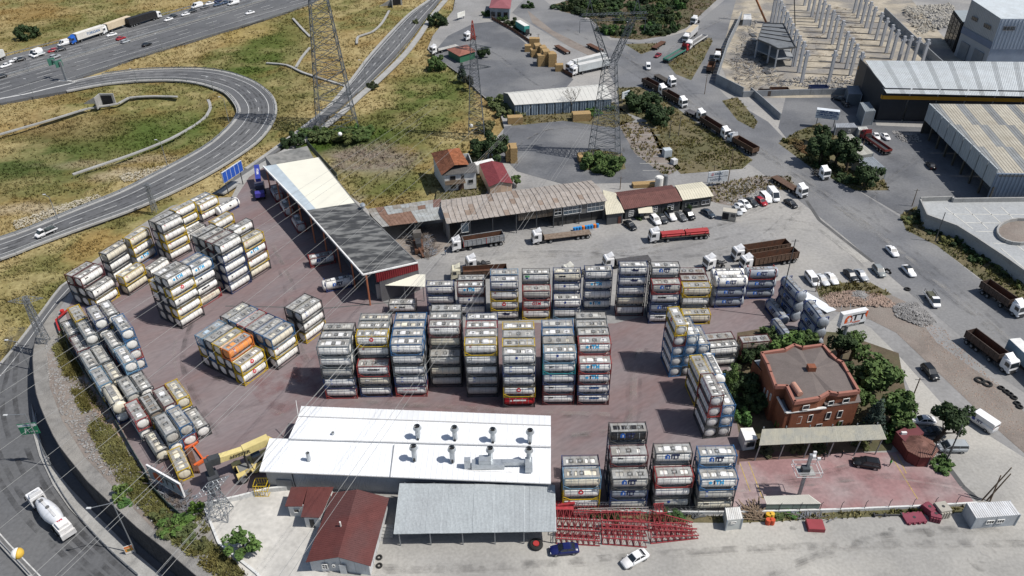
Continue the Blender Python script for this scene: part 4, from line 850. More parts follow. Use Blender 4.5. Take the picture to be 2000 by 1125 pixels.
for t in (.03, .22, .42, .62, .8, .98):
 for a, b_, z in ((q[0], q[1], 3.1), (q[3], q[2], 4.1)):
  p = on(a, b_, t); MB().box(p.x - .08, p.y + .15, 0, p.x + .08, p.y + .31, z).build('post', [STEEL], T)
wall_ring(T, [lat(q[2], 3.9) + Vector((-.3, -.2, 0)), lat(q[3], 3.9) + Vector((.3, -.2, 0))], 0, PANEL, (.25, .25, .25), name='back_wall')
REDROOF = M('dark_red_sheets', (.125, .042, .037), .55, var=.25, scale=.5, c3=(.10, .045, .042), scale3=.15, amt3=.8, fine=2)
T = thing('site_house', 'prefab house with maroon gable roof at the bottom edge of the photo', 'house')
el, rg, er = (P3(650, 962, 3.0), P3(597, 1098, 3.0)), (P3(697, 956, 4.2), P3(660, 1088, 4.2)), (P3(760, 973, 3.0), P3(724, 1106, 3.0))
roof_plane(T, (el[1], el[0], rg[0], rg[1]), 12, REDROOF, ribs=3, ribh=.03, seedv=2); roof_plane(T, (er[0], er[1], rg[1], rg[0]), 12, REDROOF, ribs=3, ribh=.03, seedv=3)
i_ = Vector((.4, .5, -.12)); j_ = Vector((-.4, .5, -.12)); A = el[1] + i_; B = rg[1] + Vector((0, .5, -.1)); C = er[1] + j_
wall_ring(T, [A, B, C], 0, PANEL, (.5, .53, .56), name='gable_wall', panels=lambda L: 2); wall_ring(T, [C, er[0] + Vector((-.4, -.4, -.12))], 0, PANEL, (.55, .56, .57), name='side_wall', panels=lambda L: 6)
wall_ring(T, [er[0] + Vector((-.4, -.4, -.12)), rg[0] + Vector((0, -.4, -.12)), el[0] + Vector((.4, -.4, -.12)), A], 0, PANEL, (.5, .53, .56), name='side_wall')
window(T, on(A, C, .2), on(A, C, .29), 1.0, 2.1, 2, 2); window(T, on(A, C, .38), on(A, C, .42), 1.6, 2.1, 1, 1); door(T, on(A, C, .49), on(A, C, .6), 0, 2.1, (.6, .63, .65))
c_ = P3(665, 1025, 4.3); MB().cyl(c_ - Vector((0, 0, .5)), c_ + Vector((0, 0, .7)), .14, 8).build('flue_pipe', [PANEL], T, (.7, .68, .64))
st = G(755, 1050); 
for k in range(4): MB().box(st.x - 1.1 + k * .0, st.y + 1.4 - k * .5, 0, st.x + 1.0, st.y + 1.9 - k * .5, .8 - k * .2).build('step', [CONC], T)
T = thing('site_annex', 'small maroon flat-roofed annex on the white slab beside the gable house', 'building')
poly = [(569, 951, 3), (652, 951, 3.1), (626, 1011, 3), (588, 1010, 3), (590, 989, 3), (557, 989, 3)]
pw = [P3(*p) for p in poly]
roof_plane(T, (pw[5], pw[4] + Vector((0, 0, 0)), P3(601, 951, 3), pw[0]), 4, REDROOF, ribs=3, ribh=.03); roof_plane(T, (pw[3], pw[2], pw[1], P3(602, 951, 3)), 4, REDROOF, ribs=3, ribh=.03, seedv=7)
ins = [p + Vector((.3 if k in (0, 5) else -.3 if k in (1, 2) else .3, .3 if k in (2, 3, 4, 5) else -.2, -.1)) for k, p in enumerate(pw)]
wall_ring(T, [ins[5], ins[4], ins[3], ins[2]], 0, PANEL, (.68, .68, .66)); wall_ring(T, [ins[2], ins[1], ins[0], ins[5]], 0, PANEL, (.68, .68, .66))
window(T, on(ins[5], ins[4], .3), on(ins[5], ins[4], .62), 1.2, 2.1, 1, 1); door(T, on(ins[3], ins[2], .3), on(ins[3], ins[2], .6), 0, 2.1, (.05, .05, .05))
sheet('white_slab', [(402, 990), (523, 962), (560, 958), (640, 960), (640, 1150), (505, 1150), (428, 1062)], .06, SLABW)
def lowwall(name, label, pts, h, w, mat, n=2.2, f=G, cat='wall', cap=None):
 T = thing(name, label, cat); P = [Vector((v.x, v.y, v.z)) for v in (f(*p) for p in pts)]
 for i in range(len(P) - 1):
  a, b = P[i], P[i + 1]; k = max(1, int((b - a).length / n))
  for j in range(k):
   p, q = a.lerp(b, j / k), a.lerp(b, (j + 1) / k - .006 / 1)
   m = MB(); m.bar(p + Vector((0, 0, h / 2 - .2)), q + Vector((0, 0, h / 2 - .2)), w, h + .4); m.build('wall_panel', [mat], T)
 return T
lowwall('parapet_wall', 'white parapet wall around the pale concrete slab at lower left', [(402, 990), (470, 975), (523, 961), (562, 957)], 1.0, .35, WHITEW)
lowwall('slab_edge_wall', 'low concrete edge wall on the left side of the pale slab', [(400, 992), (428, 1062), (503, 1122), (520, 1145)], .35, .4, WHITEW)
T = thing('long_shed', 'long low shed with half cream and half weathered black roof', 'shed')
TL, TR = P3(514, 325, 8.5), P3(622, 307, 7.6); SL, SR = P3(597, 411, 8.5), P3(694, 396, 7.6); BLc, BR = P3(709, 537, 8.5), P3(816, 513, 7.6); MR = P3(662, 364, 7.6)
LM = on(TL, SL, .5)
CREAM = M('cream_membrane', (.68, .66, .56), .75, var=.06, scale=.3, c3=(.6, .58, .5), scale3=.1); BLACKR = M('weathered_bitumen', (.055, .057, .06), .85, var=.4, scale=.7, c3=(.26, .26, .25), scale3=.8, amt3=.55, fine=2.5, bump=.2, aniso=(R(-15), .3, .9))
TRANSL = M('pale_blue_sheets', (.42, .48, .52), .5, var=.2, scale=.5)
A2, A3 = on(TL, TR, .23), on(SL, SR, .2)
for qd, n, mt in (((TL, SL, A3, A2), 10, TRANSL), ((A2, A3, on(A3, SR, 1), on(MR, SR, 0) if False else TR), 12, CREAM)):
 roof_plane(T, qd, n, mt, ribs=False, thick=.15, gap=.004)
roof_plane(T, (SL, BLc, BR, SR), 14, BLACKR, ribs=False, thick=.15, gap=.004, jit=.01)
MB().bar(TL, SL, .3, .5).bar(SL, BLc, .3, .5).build('eave_fascia', [PANEL], T, (.8, .8, .78))
MB().bar(BLc + Vector((0, 0, .05)), BR + Vector((0, 0, .05)), .3, .3).build('end_fascia', [PANEL], T, (.8, .8, .78))
MB().bar(SR, BR, .2, .2).bar(TR, SR, .2, .2).build('back_fascia', [PANEL], T, (.2, .2, .2))
e0, e1 = lat(BLc, 8.3) + Vector((.3, .1, 0)), lat(BR, 7.4)
wall_ring(T, [lat(on(e0, e1, .2), 8.1), lat(e1, 7.4)], 5.6, M('dark_red_cladding', (.22, .025, .03), .6, var=.2, scale=1), corr=.5, name='gable_cladding')
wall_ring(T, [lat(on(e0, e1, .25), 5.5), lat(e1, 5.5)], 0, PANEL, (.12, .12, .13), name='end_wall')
wall_ring(T, [lat(BR, 7.4) + Vector((-.4, .4, 0)), lat(SR, 7.4) + Vector((-.4, 0, 0)), lat(TR, 7.4) + Vector((-.4, -.3, 0))], 0, CONC, name='back_wall', panels=lambda L: max(1, int(L / 6)))
wall_ring(T, [lat(TR, 7.4) + Vector((-.4, -.3, 0)), lat(on(TL, TR, .4), 7.9) + Vector((0, -.4, 0))], 0, CONC, name='end_wall')
for k in range(9):
 t = k / 8; p = on(TL, BLc, t) + Vector((.6, .3, 0)); MB().box(p.x - .15, p.y - .15, 0, p.x + .15, p.y + .15, 8.3).build('column', [PANEL], T, (.55, .2, .1))
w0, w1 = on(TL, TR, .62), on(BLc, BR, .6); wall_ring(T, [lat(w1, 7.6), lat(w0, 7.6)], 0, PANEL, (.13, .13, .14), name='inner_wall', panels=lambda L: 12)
vp = P3(709, 407, 7.8); MB().cyl(vp, vp + Vector((0, 0, .9)), .45, 12).cyl(vp + Vector((0, 0, .9)), vp + Vector((0, 0, 1.4)), .75, 12, .5).build('roof_vent', [GALV], T)
T = thing('side_canopy', 'cream sheet canopy under the red gable end of the long shed', 'canopy')
q = (P3(748, 557, 4.2), P3(830, 560, 4.2), P3(831, 536, 4.6), P3(777, 535, 4.6)); roof_plane(T, q, 9, CREAM, ribs=2, ribh=.04)
for t in (.05, .5, .95):
 p = on(q[0], q[1], t) + Vector((0, .2, 0)); MB().box(p.x - .08, p.y - .08, 0, p.x + .08, p.y + .08, 4.1).build('post', [STEEL], T)
wall_ring(T, [lat(q[0], 4.0) + Vector((-1.8, .5, 0)), lat(q[0], 4.0) + Vector((0.6, .9, 0))], 0, PANEL, (.5, .5, .48), name='booth_wall')
T = thing('flat_annex', 'grimy flat concrete roof block beyond the cream roof end', 'building')
q = [P3(517, 305, 5.2), P3(600, 285, 5.2), P3(612, 308, 5.2), P3(530, 322, 5.2)]
MB().slab([q[3], q[2], q[1], q[0]], .3).build('roof_slab', [M('grimy_concrete', (.2, .2, .19), .9, var=.4, scale=.8, c3=(.3, .29, .27), scale3=.3)], T)
wall_ring(T, [lat(p, 4.9) for p in (q[0], q[3], q[2], q[1], q[0])], 0, CONC, name='wall')
ASB = M('fibre_cement_sheet', (.34, .31, .28), .85, obj=True, var=.22, scale=.8, fine=3); ASB2 = ASB
T = thing('truck_garage', 'long garage with grey-brown ribbed double pitch roof above parked trucks', 'garage')
fe0, fe1 = P3(873, 437, 6.0), P3(1186, 392, 6.0); r0, r1 = P3(863, 406, 7.0), P3(1171, 366, 7.0); b0, b1 = P3(863, 391, 6.2), P3(1155, 352, 6.2)
ac = lambda i, j, r: sc((.36, .325, .295) if r.random() > .04 else (.28, .22, .18), r.uniform(.92, 1.06))
roof_plane(T, (fe0, fe1, r1, r0), 31, ASB, ribs=1, ribw=.22, ribh=.14, jit=.03, rows=3, colors=ac, seedv=9); roof_plane(T, (b0, b1, r1, r0), 31, ASB, ribs=1, ribw=.2, ribh=.12, jit=.03, rows=1, colors=ac, seedv=10)
d0, d1 = lat(fe0, 5.9) + Vector((.4, .5, 0)), lat(fe1, 5.9) + Vector((-.4, .5, 0))
GREENC = M('patched_cladding', (.16, .14, .11), .8, obj=True, var=.4, scale=.6, streak=.5)
wall_ring(T, [on(d0, d1, .43), on(d0, d1, .66)], 3.6, GREENC, (.2, .17, .14), corr=.5, name='cladding', panels=lambda L: 6)
wall_ring(T, [on(d0, d1, .66), d1], 2.9, PANEL, (.16, .16, .155), name='upper_wall', panels=lambda L: 6)
window(T, on(d0, d1, .665), on(d0, d1, .71), 3.6, 5.5, 2, 2); window(T, on(d0, d1, .725), on(d0, d1, .84), 3.4, 5.6, 4, 2, glass=PALEGLASS); window(T, on(d0, d1, .88), on(d0, d1, .99), 3.2, 5.7, 4, 2, glass=PALEGLASS)
for t in (0, .13, .27, .42, .55, .66, .72, .83, .99): p = on(d0, d1, t); MB().box(p.x - .13, p.y - .13, 0, p.x + .13, p.y + .13, 5.8).build('post', [STEELD], T)
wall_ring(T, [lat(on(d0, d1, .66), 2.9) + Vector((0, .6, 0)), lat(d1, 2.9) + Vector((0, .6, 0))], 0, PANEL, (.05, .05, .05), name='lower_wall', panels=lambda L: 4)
window(T, on(d0, d1, .075), on(d0, d1, .12), 2.6, 5.2, 1, 1, glass=PALEGLASS)
wall_ring(T, [lat(d1, 5.9), lat(r1, 6.8) + Vector((-.4, 0, 0)), lat(b1, 6.0) + Vector((-.4, -.3, 0)), lat(b0, 6.0) + Vector((.4, -.3, 0)), lat(r0, 6.8), lat(d0, 5.9)], 0, CONC, name='wall', panels=lambda L: max(1, int(L / 7)))
T = thing('rusty_shed', 'lower shed with patched rusty and zinc roof left of the garage', 'shed')
RUSTY = M('patched_rusty_sheet', (.3, .2, .15), .8, obj=True, var=.3, scale=.7, fine=2)
rcx = lambda i, j, r: ((.22, .135, .10) if i in (1, 2, 3, 4) else (.36, .38, .38) if i > 4 else (.3, .3, .29))
q = (P3(747, 443, 5.2), P3(871, 427, 5.2), P3(861, 403, 5.9), P3(728, 424, 5.9)); roof_plane(T, q, 9, RUSTY, ribs=2, jit=.03, colors=rcx, rows=1)
q2 = (P3(717, 408, 5.2), P3(862, 388, 5.2), P3(861, 403, 5.9), P3(728, 424, 5.9)); roof_plane(T, q2, 9, RUSTY, ribs=2, jit=.03, colors=lambda i, j, r: ((.34, .33, .31), (.36, .38, .38), (.28, .26, .23), (.22, .135, .10))[r.randrange(4)] if i < 8 else (.2, .12, .1), rows=2, seedv=12)
for t in (.02, .5, .98): p = on(q[0], q[1], t) + Vector((0, .3, 0)); MB().box(p.x - .14, p.y - .14, 0, p.x + .14, p.y + .14, 5.0).build('post', [STEELD], T)
wall_ring(T, [lat(q2[1], 5.0) + Vector((-.3, -.3, 0)), lat(q2[0], 5.0) + Vector((.3, -.3, 0))], 0, CONC, name='back_wall', panels=lambda L: 4)
T = thing('lean_to', 'small building with pale cream sheet roof squeezed right of the garage', 'building')
q = (P3(1184, 419, 3.4), P3(1220, 415, 3.4), P3(1203, 377, 4.4), P3(1178, 371, 4.4)); CRS = M('cream_sheets', (.6, .56, .44), .65, var=.12, scale=.5)
roof_plane(T, q, 5, CRS, ribs=2, rows=2); w = [lat(p, p.z - .2) for p in q]
wall_ring(T, [w[0] + Vector((.3, .4, 0)), w[1] + Vector((-.3, .4, 0)), w[2], w[3], w[0] + Vector((.3, .4, 0))], 0, PANEL, (.08, .085, .09)); door(T, on(w[0], w[1], .68) + Vector((0, .35, 0)), on(w[0], w[1], .85) + Vector((0, .35, 0)), 0, 2.1, (.12, .05, .04))
T = thing('roadside_restaurant', 'low dark building with maroon tiled roof and white framed windows', 'building')
fe = (P3(1219, 409, 3.4), P3(1333, 392, 3.4)); rg = (P3(1208, 384, 4.7), P3(1320, 368, 4.7)); bk = (P3(1198, 376, 3.6), P3(1312, 361, 3.6))
MAR = M('maroon_tiles', (.15, .065, .055), .7, var=.3, scale=.7, fine=2.5)
roof_plane(T, (fe[0], fe[1], rg[1], rg[0]), 16, MAR, ribs=2, ribh=.04, jit=.01); roof_plane(T, (bk[0], bk[1], rg[1], rg[0]), 16, MAR, ribs=2, ribh=.04)
w = [lat(fe[0], 3.3) + Vector((.5, .5, 0)), lat(fe[1], 3.3) + Vector((-.4, .5, 0))]
wall_ring(T, w, 0, PANEL, (.05, .055, .06), name='front_wall', panels=lambda L: 6); wall_ring(T, [w[1], lat(rg[1], 4.4), lat(bk[1], 3.4), lat(bk[0], 3.4), lat(rg[0], 4.4), w[0]], 0, PANEL, (.07, .075, .08))
for a, b_ in ((.06, .15), (.47, .58), (.77, .88)): window(T, on(w[0], w[1], a), on(w[0], w[1], b_), .9, 2.5, 3, 3, (.85, .85, .83))
wa = on(w[0], w[1], .3); pc = MB().slab([wa + Vector((-1.2, -2.2, -.9)), wa + Vector((2.6, -1.9, -.9)), wa + Vector((2.6, .2, -.3)), wa + Vector((-1.2, -.1, -.3))], .08); pc.build('porch_roof', [CRS], T)
door(T, on(w[0], w[1], .27), on(w[0], w[1], .34), 0, 2.2, (.2, .22, .24))
T = thing('cafe_building', 'low building with cream ribbed roof at the right end of the row', 'building')
fe = (P3(1334, 391, 3.4), P3(1394, 383, 3.4)); rg = (P3(1325, 372, 4.2), P3(1383, 365, 4.2)); bk = (P3(1318, 362, 3.6), P3(1371, 355, 3.6))
roof_plane(T, (fe[0], fe[1], rg[1], rg[0]), 12, CRS, ribs=1, ribw=.12); roof_plane(T, (bk[0], bk[1], rg[1], rg[0]), 12, CRS, ribs=1, ribw=.12)
w = [lat(fe[0], 3.3) + Vector((.1, .6, 0)), lat(fe[1], 3.3) + Vector((-.4, .6, 0))]; wall_ring(T, [w[0], w[1], lat(rg[1], 4.0), lat(bk[1], 3.4), lat(bk[0], 3.4), lat(rg[0], 4.0), w[0]], 0, PANEL, (.06, .065, .065))
window(T, on(w[0], w[1], .1), on(w[0], w[1], .55), .9, 2.1, 3, 1, (.3, .32, .3)); window(T, on(w[0], w[1], .68), on(w[0], w[1], .95), .9, 2.1, 2, 1, (.7, .7, .7))
for px, py, r, h in ((1286, 361, 1.15, 1.7), (1298, 358, .75, 1.7)):
 p = G(px, py + 6); tk = MB().cyl(p, p + Vector((0, 0, 3.4)), r, 16).cyl(p + Vector((0, 0, 3.4)), p + Vector((0, 0, 3.6)), r * .8, 16).build('water_tank', [PANEL], None, (.75, .74, .7) if r > 1 else (.2, .21, .22), smooth=False)
 tag(tk, 'white round water tank behind the maroon roof' if r > 1 else 'smaller grey water tank beside the white round one', 'water tank')
TILE = M('old_roof_tiles', (.33, .12, .055), .85, obj=True, var=.35, scale=1.2, fine=3)
T = thing('old_house', 'derelict two storey house with red and orange tile roof', 'house')
a, b, c, d, e = P3(842, 299, 6.3), P3(874, 292, 7.6), P3(896, 289, 7.2), P3(915, 320, 6.5), P3(866, 342, 5.6)
roof_plane(T, (P3(842, 299, 6.0), P3(862, 342, 6.0), P3(888, 322, 7.4), P3(874, 292, 7.4)), 9, TILE, ribs=4, rows=4, colors=lambda i, j, r: sc((.2, .085, .05), r.uniform(.7, 1.0)), jit=.03)
roof_plane(T, (P3(897, 289, 6.6), P3(916, 321, 6.6), P3(888, 322, 7.4), P3(874, 292, 7.4)), 8, TILE, ribs=4, rows=3, colors=lambda i, j, r: sc((.36, .14, .07), r.uniform(.85, 1.1)), jit=.02)
q = (P3(864, 343, 5.3), P3(932, 336, 5.3), P3(928, 318, 6.1), P3(862, 326, 6.1)); roof_plane(T, q, 9, M('grey_slates', (.11, .105, .1), .85, var=.3, scale=.8, fine=3), ribs=2, rows=2, jit=.03)
w = [lat(q[0], 5.2) + Vector((.5, .5, 0)), lat(q[1], 5.2) + Vector((-.4, .5, 0))]; bk = [P3(915, 300, 5.8), P3(846, 306, 5.8)]
wall_ring(T, [w[0], w[1], lat(bk[0], 5.9) + Vector((0, 0, 0)), lat(bk[1], 5.9), w[0]], 0, WHITEW)
window(T, on(w[0], w[1], .18), on(w[0], w[1], .34), 3.4, 4.6, 2, 1, (.1, .07, .05)); window(T, on(w[0], w[1], .18), on(w[0], w[1], .34), .8, 2.2, 2, 1, (.12, .08, .05)); door(T, on(w[0], w[1], .52), on(w[0], w[1], .62), 2.8, 4.8, (.08, .07, .06)); window(T, on(w[0], w[1], .75), on(w[0], w[1], .9), 1.8, 2.9, 1, 1, (.3, .3, .3)); door(T, on(w[0], w[1], .42), on(w[0], w[1], .6), 0, 2.2, (.1, .06, .05))
bp = on(w[0], w[1], .02); bq = on(w[0], w[1], .66); MB().bar(bp + Vector((0, -.7, -2.5)), bq + Vector((0, -.7, -2.5)), 1.3, .14).build('balcony', [WOODG], T); MB().bar(bp + Vector((0, -1.3, -1.7)), bq + Vector((0, -1.3, -1.7)), .08, .8).build('railing', [WOODG], T)
T = thing('pink_cottage', 'pink walled cottage with dark red gable roof beside the derelict house', 'house')
el, rg, er = (P3(936, 320, 3.4), P3(955, 365, 3.4)), (P3(960, 314, 4.6), P3(978, 355, 4.6)), (P3(982, 319, 3.4), P3(1002, 358, 3.4)); DRED = M('dark_red_roof', (.2, .045, .05), .65, var=.2, scale=.6, fine=2)
roof_plane(T, (el[1], el[0], rg[0], rg[1]), 9, DRED, ribs=2, ribh=.03); roof_plane(T, (er[0], er[1], rg[1], rg[0]), 9, DRED, ribs=2, ribh=.03)
A, B, C = lat(el[1], 3.3) + Vector((.3, .4, 0)), lat(rg[1], 4.5) + Vector((0, .4, 0)), lat(er[1], 3.3) + Vector((-.3, .4, 0))
wall_ring(T, [A, B, C, lat(er[0], 3.3), lat(rg[0], 4.5), lat(el[0], 3.3), A], 0, PANEL, (.48, .36, .27))
window(T, on(A, C, .2), on(A, C, .38), .9, 2.3, 2, 2, (.8, .8, .78)); window(T, on(A, C, .62), on(A, C, .78), 1.2, 2.6, 2, 2, (.8, .8, .78))
T = thing('white_lean_shed', 'small white flat-roofed shed behind the pink cottage', 'shed')
q = [P3(925, 317, 2.8), P3(961, 309, 2.8), P3(966, 316, 2.8), P3(931, 323, 2.8)]; MB().slab([q[3], q[2], q[1], q[0]], .15).build('roof', [PANEL], T, (.75, .75, .73)); wall_ring(T, [lat(p, 2.7) for p in (q[0], q[3], q[2], q[1], q[0])], 0, PANEL, (.5, .5, .5))
T = thing('timber_store', 'long store with white roof and blue-grey walls behind the bare tree', 'warehouse')
fe = (P3(1005, 205, 4.2), P3(1196, 193, 4.2)); rg = (P3(992, 183, 5.2), P3(1184, 167, 5.2)); bk = (P3(983, 181, 4.4), P3(1178, 164, 4.4))
WR2 = M('pale_sheet_roof', (.55, .54, .5), .6, var=.1, scale=.2)
roof_plane(T, (fe[0], fe[1], rg[1], rg[0]), 20, WR2, ribs=1); roof_plane(T, (bk[0], bk[1], rg[1], rg[0]), 20, WR2, ribs=1)
w = [lat(fe[0], 4.1) + Vector((0, .2, 0)), lat(fe[1], 4.1) + Vector((-.2, .2, 0))]; wall_ring(T, w, 0, M('blue_grey_cladding', (.30, .36, .42), .6, var=.25, scale=.4), corr=.8, name='front_wall', panels=lambda L: 12)
wall_ring(T, [w[1], lat(rg[1], 5.1), lat(bk[1], 4.3), lat(bk[0], 4.3), lat(rg[0], 5.1), w[0]], 0, PANEL, (.1, .12, .14))
T = thing('lodge', 'white lodge with pinkish hipped roof at the top edge', 'house')
rA = [P3(955, 15, 5), P3(997, 17, 5), P3(1000, -6, 5), P3(962, -8, 5)]; ap = P3(978, -2, 6.4); PK = M('pink_roof', (.26, .09, .1), .7, var=.2, scale=.5)
for i in range(4): MB().slab([rA[i], rA[(i + 1) % 4], ap], .12).build('roof_plane', [PK], T)
wall_ring(T, [lat(p, 4.9) * 1 for p in (rA[0] + Vector((.5, .5, 0)), rA[1] + Vector((-.5, .5, 0)), rA[2] + Vector((-.5, -.5, 0)), rA[3] + Vector((.5, -.5, 0)), rA[0] + Vector((.5, .5, 0)))], 0, PANEL, (.3, .33, .36))
for a_, b_ in ((.08, .28), (.38, .56), (.68, .88)): window(T, on(rA[0], rA[1], a_) + Vector((0, .45, 0)), on(rA[0], rA[1], b_) + Vector((0, .45, 0)), 1.0, 3.2, 1, 1, (.3, .3, .3))
T = thing('tea_hut', 'green walled hut with faded red hip roof beside the red tipped pylon', 'hut')
rA = [P3(872, 96, 3), P3(897, 110, 3), P3(930, 100, 3), P3(912, 87, 3)]; ap = P3(905, 90, 4.6); HT = M('faded_tiles', (.27, .11, .08), .8, var=.3, scale=.8)
for i in range(4): MB().slab([rA[i], rA[(i + 1) % 4], ap], .12).build('roof_plane', [HT], T)
wall_ring(T, [lat(p, 2.9).lerp(lat(ap, 2.9), .1) for p in (rA[0], rA[1], rA[2], rA[3], rA[0])], 0, PANEL, (.04, .14, .08))
BRK = M('red_brick_render', (.225, .083, .045), .85, var=.25, scale=.8, fine=4, c3=(.16, .06, .035), scale3=.2)
T = thing('villa_office', 'red brick villa with faceted grey-brown parapet roof among garden trees', 'office')
zt_ = 8.6
V_ = [(1488, 690), (1533, 683), (1551, 674), (1567, 679), (1607, 674), (1622, 691), (1634, 703), (1645, 708), (1656, 728), (1677, 764), (1636, 769), (1619, 766), (1600, 777), (1552, 785), (1537, 754), (1515, 754), (1505, 727), (1500, 712)]
vw = [P3(x, y, zt_) for x, y in V_]; ap = P3(1583, 722, zt_ + .5)
RF = M('brown_grey_shingle', (.15, .125, .115), .9, var=.15, scale=.6, fine=5)
n_ = len(vw)
for i in range(n_):
 a, b = vw[i], vw[(i + 1) % n_]; z0_, z1_ = Vector((0, 0, -.2 - .3 * (i % 2))), Vector((0, 0, -.2 - .3 * ((i + 1) % 2))); MB().slab([a + z0_, b + z1_, ap], .12).build('roof_facet', [RF], T)
 d = (b - a).normalized() * .12
 MB().bar(a - d + Vector((0, 0, -.15)), b + d + Vector((0, 0, -.15)), .5, .75).build('parapet', [M('parapet_pink', (.32, .14, .105), .8, var=.15, scale=.8)], T)
wall_ring(T, vw[::-1] + [vw[-1]], 0, BRK, thick=.2)
ch = P3(1583, 724, zt_ + .2); MB().box(ch.x - .7, ch.y - .6, ch.z - .5, ch.x + .7, ch.y + .6, ch.z + 1.2).build('chimney', [BRK], T)
MB().cyl(P3(1549, 750, zt_ + .3), P3(1563, 770, zt_ + .3), .55, 14).build('boiler_tank', [PANEL], T, (.5, .27, .2), smooth=False)
low = [P3(1513, 765, 6.0), P3(1535, 806, 6.0), P3(1613, 796, 6.0), P3(1678, 786, 6.0), P3(1672, 770, 6.0), P3(1552, 786, 6.0), P3(1540, 760, 6.0)]
wall_ring(T, [low[0], low[1], low[3], low[4]], 0, BRK, thick=.25, name='wing_wall')
MB().slab([low[1] + Vector((.2, .2, -.7)), low[3] + Vector((-.2, .2, -.7)), low[4] + Vector((0, .6, -.7)), low[5] + Vector((0, .6, -.7)), low[6] + Vector((0, .6, -.7)), low[0] + Vector((.2, .2, -.7))], .2).build('terrace', [CONCD], T)
MB().bar(low[0], low[1], .35, .2).bar(low[1] + Vector((0, 0, .02)), low[2] + Vector((0, 0, .02)), .5, .2).build('terrace_coping', [WHITEW], T)
MB().slab([low[2] + Vector((0, 0, .1)), low[3] + Vector((.3, 0, .1)), low[4] + Vector((.3, 1, 1.2)), low[2] + Vector((-.4, 2.8, 1.2))], .12).build('lean_roof', [RF], T)
for a_, b_ in ((.18, .24), (.33, .39), (.58, .64), (.74, .8)): window(T, on(low[1], low[3], a_), on(low[1], low[3], b_), 2.9, 4.6, 1, 1, (.75, .73, .68))
for a_, b_ in ((.48, .56), (.8, .85)): window(T, on(low[1], low[3], a_), on(low[1], low[3], b_), .6, 1.9, 1, 1, (.5, .5, .5))
va, vb = vw[13], vw[9]
for a_, b_ in ((.15, .25), (.55, .63), (.78, .88)): window(T, on(va, vb, a_) + Vector((0, -.1, 0)), on(va, vb, b_) + Vector((0, -.1, 0)), 6.4, 7.4, 1, 1, (.75, .75, .72))
sa, sb = vw[14] if False else vw[16], vw[15]
for t in (.2, .5, .8): window(T, on(vw[17], vw[15], t), on(vw[17], vw[15], t + .08), 2 + t * 3, 3.4 + t * 3, 1, 1, (.7, .7, .7))
lw = [P3(1470, 703, 5.6), P3(1488, 725, 5.6), P3(1500, 712, 5.6), P3(1490, 700, 5.6)]; wall_ring(T, [lw[3], lw[0], lw[1], lw[2]], 0, BRK, thick=.2, name='wing_wall'); MB().slab([lw[0], lw[1], lw[2], lw[3]], .2).build('wing_roof', [CONCD], T)
T = thing('drive_canopy', 'long translucent sheet canopy on grey posts before the villa', 'canopy')
q = (P3(1483, 870, 4.0), P3(1732, 858, 4.0), P3(1720, 829, 4.7), P3(1489, 838, 4.7)); roof_plane(T, q, 34, M('beige_polycarbonate', (.36, .34, .27), .5, var=.2, scale=.6, c2=(.27, .27, .24)), ribs=3, ribh=.03, ribw=.05, rows=2, jit=.01, gap=.03)
for t in (0.01, .2, .4, .59, .8, .97):
 p = on(q[0], q[1], t) + Vector((0, .2, 0)); MB().bar(lat(p, 3.9), lat(p, 0) + Vector((-.3, 0, 0)), .16).build('post', [STEEL], T); p = on(q[3], q[2], t); MB().bar(lat(p, 5.2), lat(p, 0), .16).build('post', [STEEL], T)
T = thing('kiosk', 'gate kiosk with octagonal red tile roof and maroon flat annex', 'kiosk')
cp = P3(1801, 862, 3.9); R8 = 2.9
for k in range(8):
 a0, a1 = math.pi / 8 + k * math.pi / 4, math.pi / 8 + (k + 1) * math.pi / 4
 A, B = cp + Vector((math.cos(a0) * R8, math.sin(a0) * R8, -1.1)), cp + Vector((math.cos(a1) * R8, math.sin(a1) * R8, -1.1))
 m = MB(); m.slab([A, B, cp], .1)
 for t in range(5): s = on(A, B, t / 5); m.bar(s + Vector((0, 0, .03)), s.lerp(cp, .96) + Vector((0, 0, .03)), .12, .08)
 m.build('roof_facet', [M('kiosk_tiles', (.2, .1, .078), .8, var=.3, scale=1.5, fine=4)], T)
 A, B = (cp.lerp(A, .8), cp.lerp(B, .8)); wall_ring(T, [lat(B, 2.7), lat(A, 2.7)], 0, M('kiosk_red', (.16, .04, .035), .8, var=.2))
q = [P3(1750, 843, 3), P3(1786, 826, 3), P3(1805, 845, 3), P3(1772, 868, 3)]; MB().slab([q[3], q[2], q[1], q[0]], .15).build('annex_roof', [M('annex_maroon', (.14, .04, .045), .7, var=.2)], T); wall_ring(T, [lat(p, 2.85) for p in (q[0], q[3], q[2], q[1], q[0])], 0, M('kiosk_red', (.16, .04, .035)))
ac_ = P3(1765, 847, 3.1); MB().box(ac_.x - .45, ac_.y - .2, 3.0, ac_.x + .45, ac_.y + .2, 3.5).build('air_conditioner', [PANEL], T, (.75, .75, .73))
T = thing('gate_hut', 'small white hut with flat white roof right of the stacks', 'hut')
q = [P3(1446, 836, 2.8), P3(1470, 835, 2.8), P3(1480, 857, 2.8), P3(1456, 860, 2.8)]; MB().slab([q[3], q[2], q[1], q[0]], .12).build('roof', [PANEL], T, (.8, .8, .77)); wall_ring(T, [lat(p, 2.7).lerp(lat(q[0], 2.7), .05) for p in (q[0], q[3], q[2], q[1], q[0])], 0, PANEL, (.55, .55, .55))
window(T, on(q[3], q[2], .2), on(q[3], q[2], .8), 1.1, 2.2, 1, 1, (.1, .1, .1))
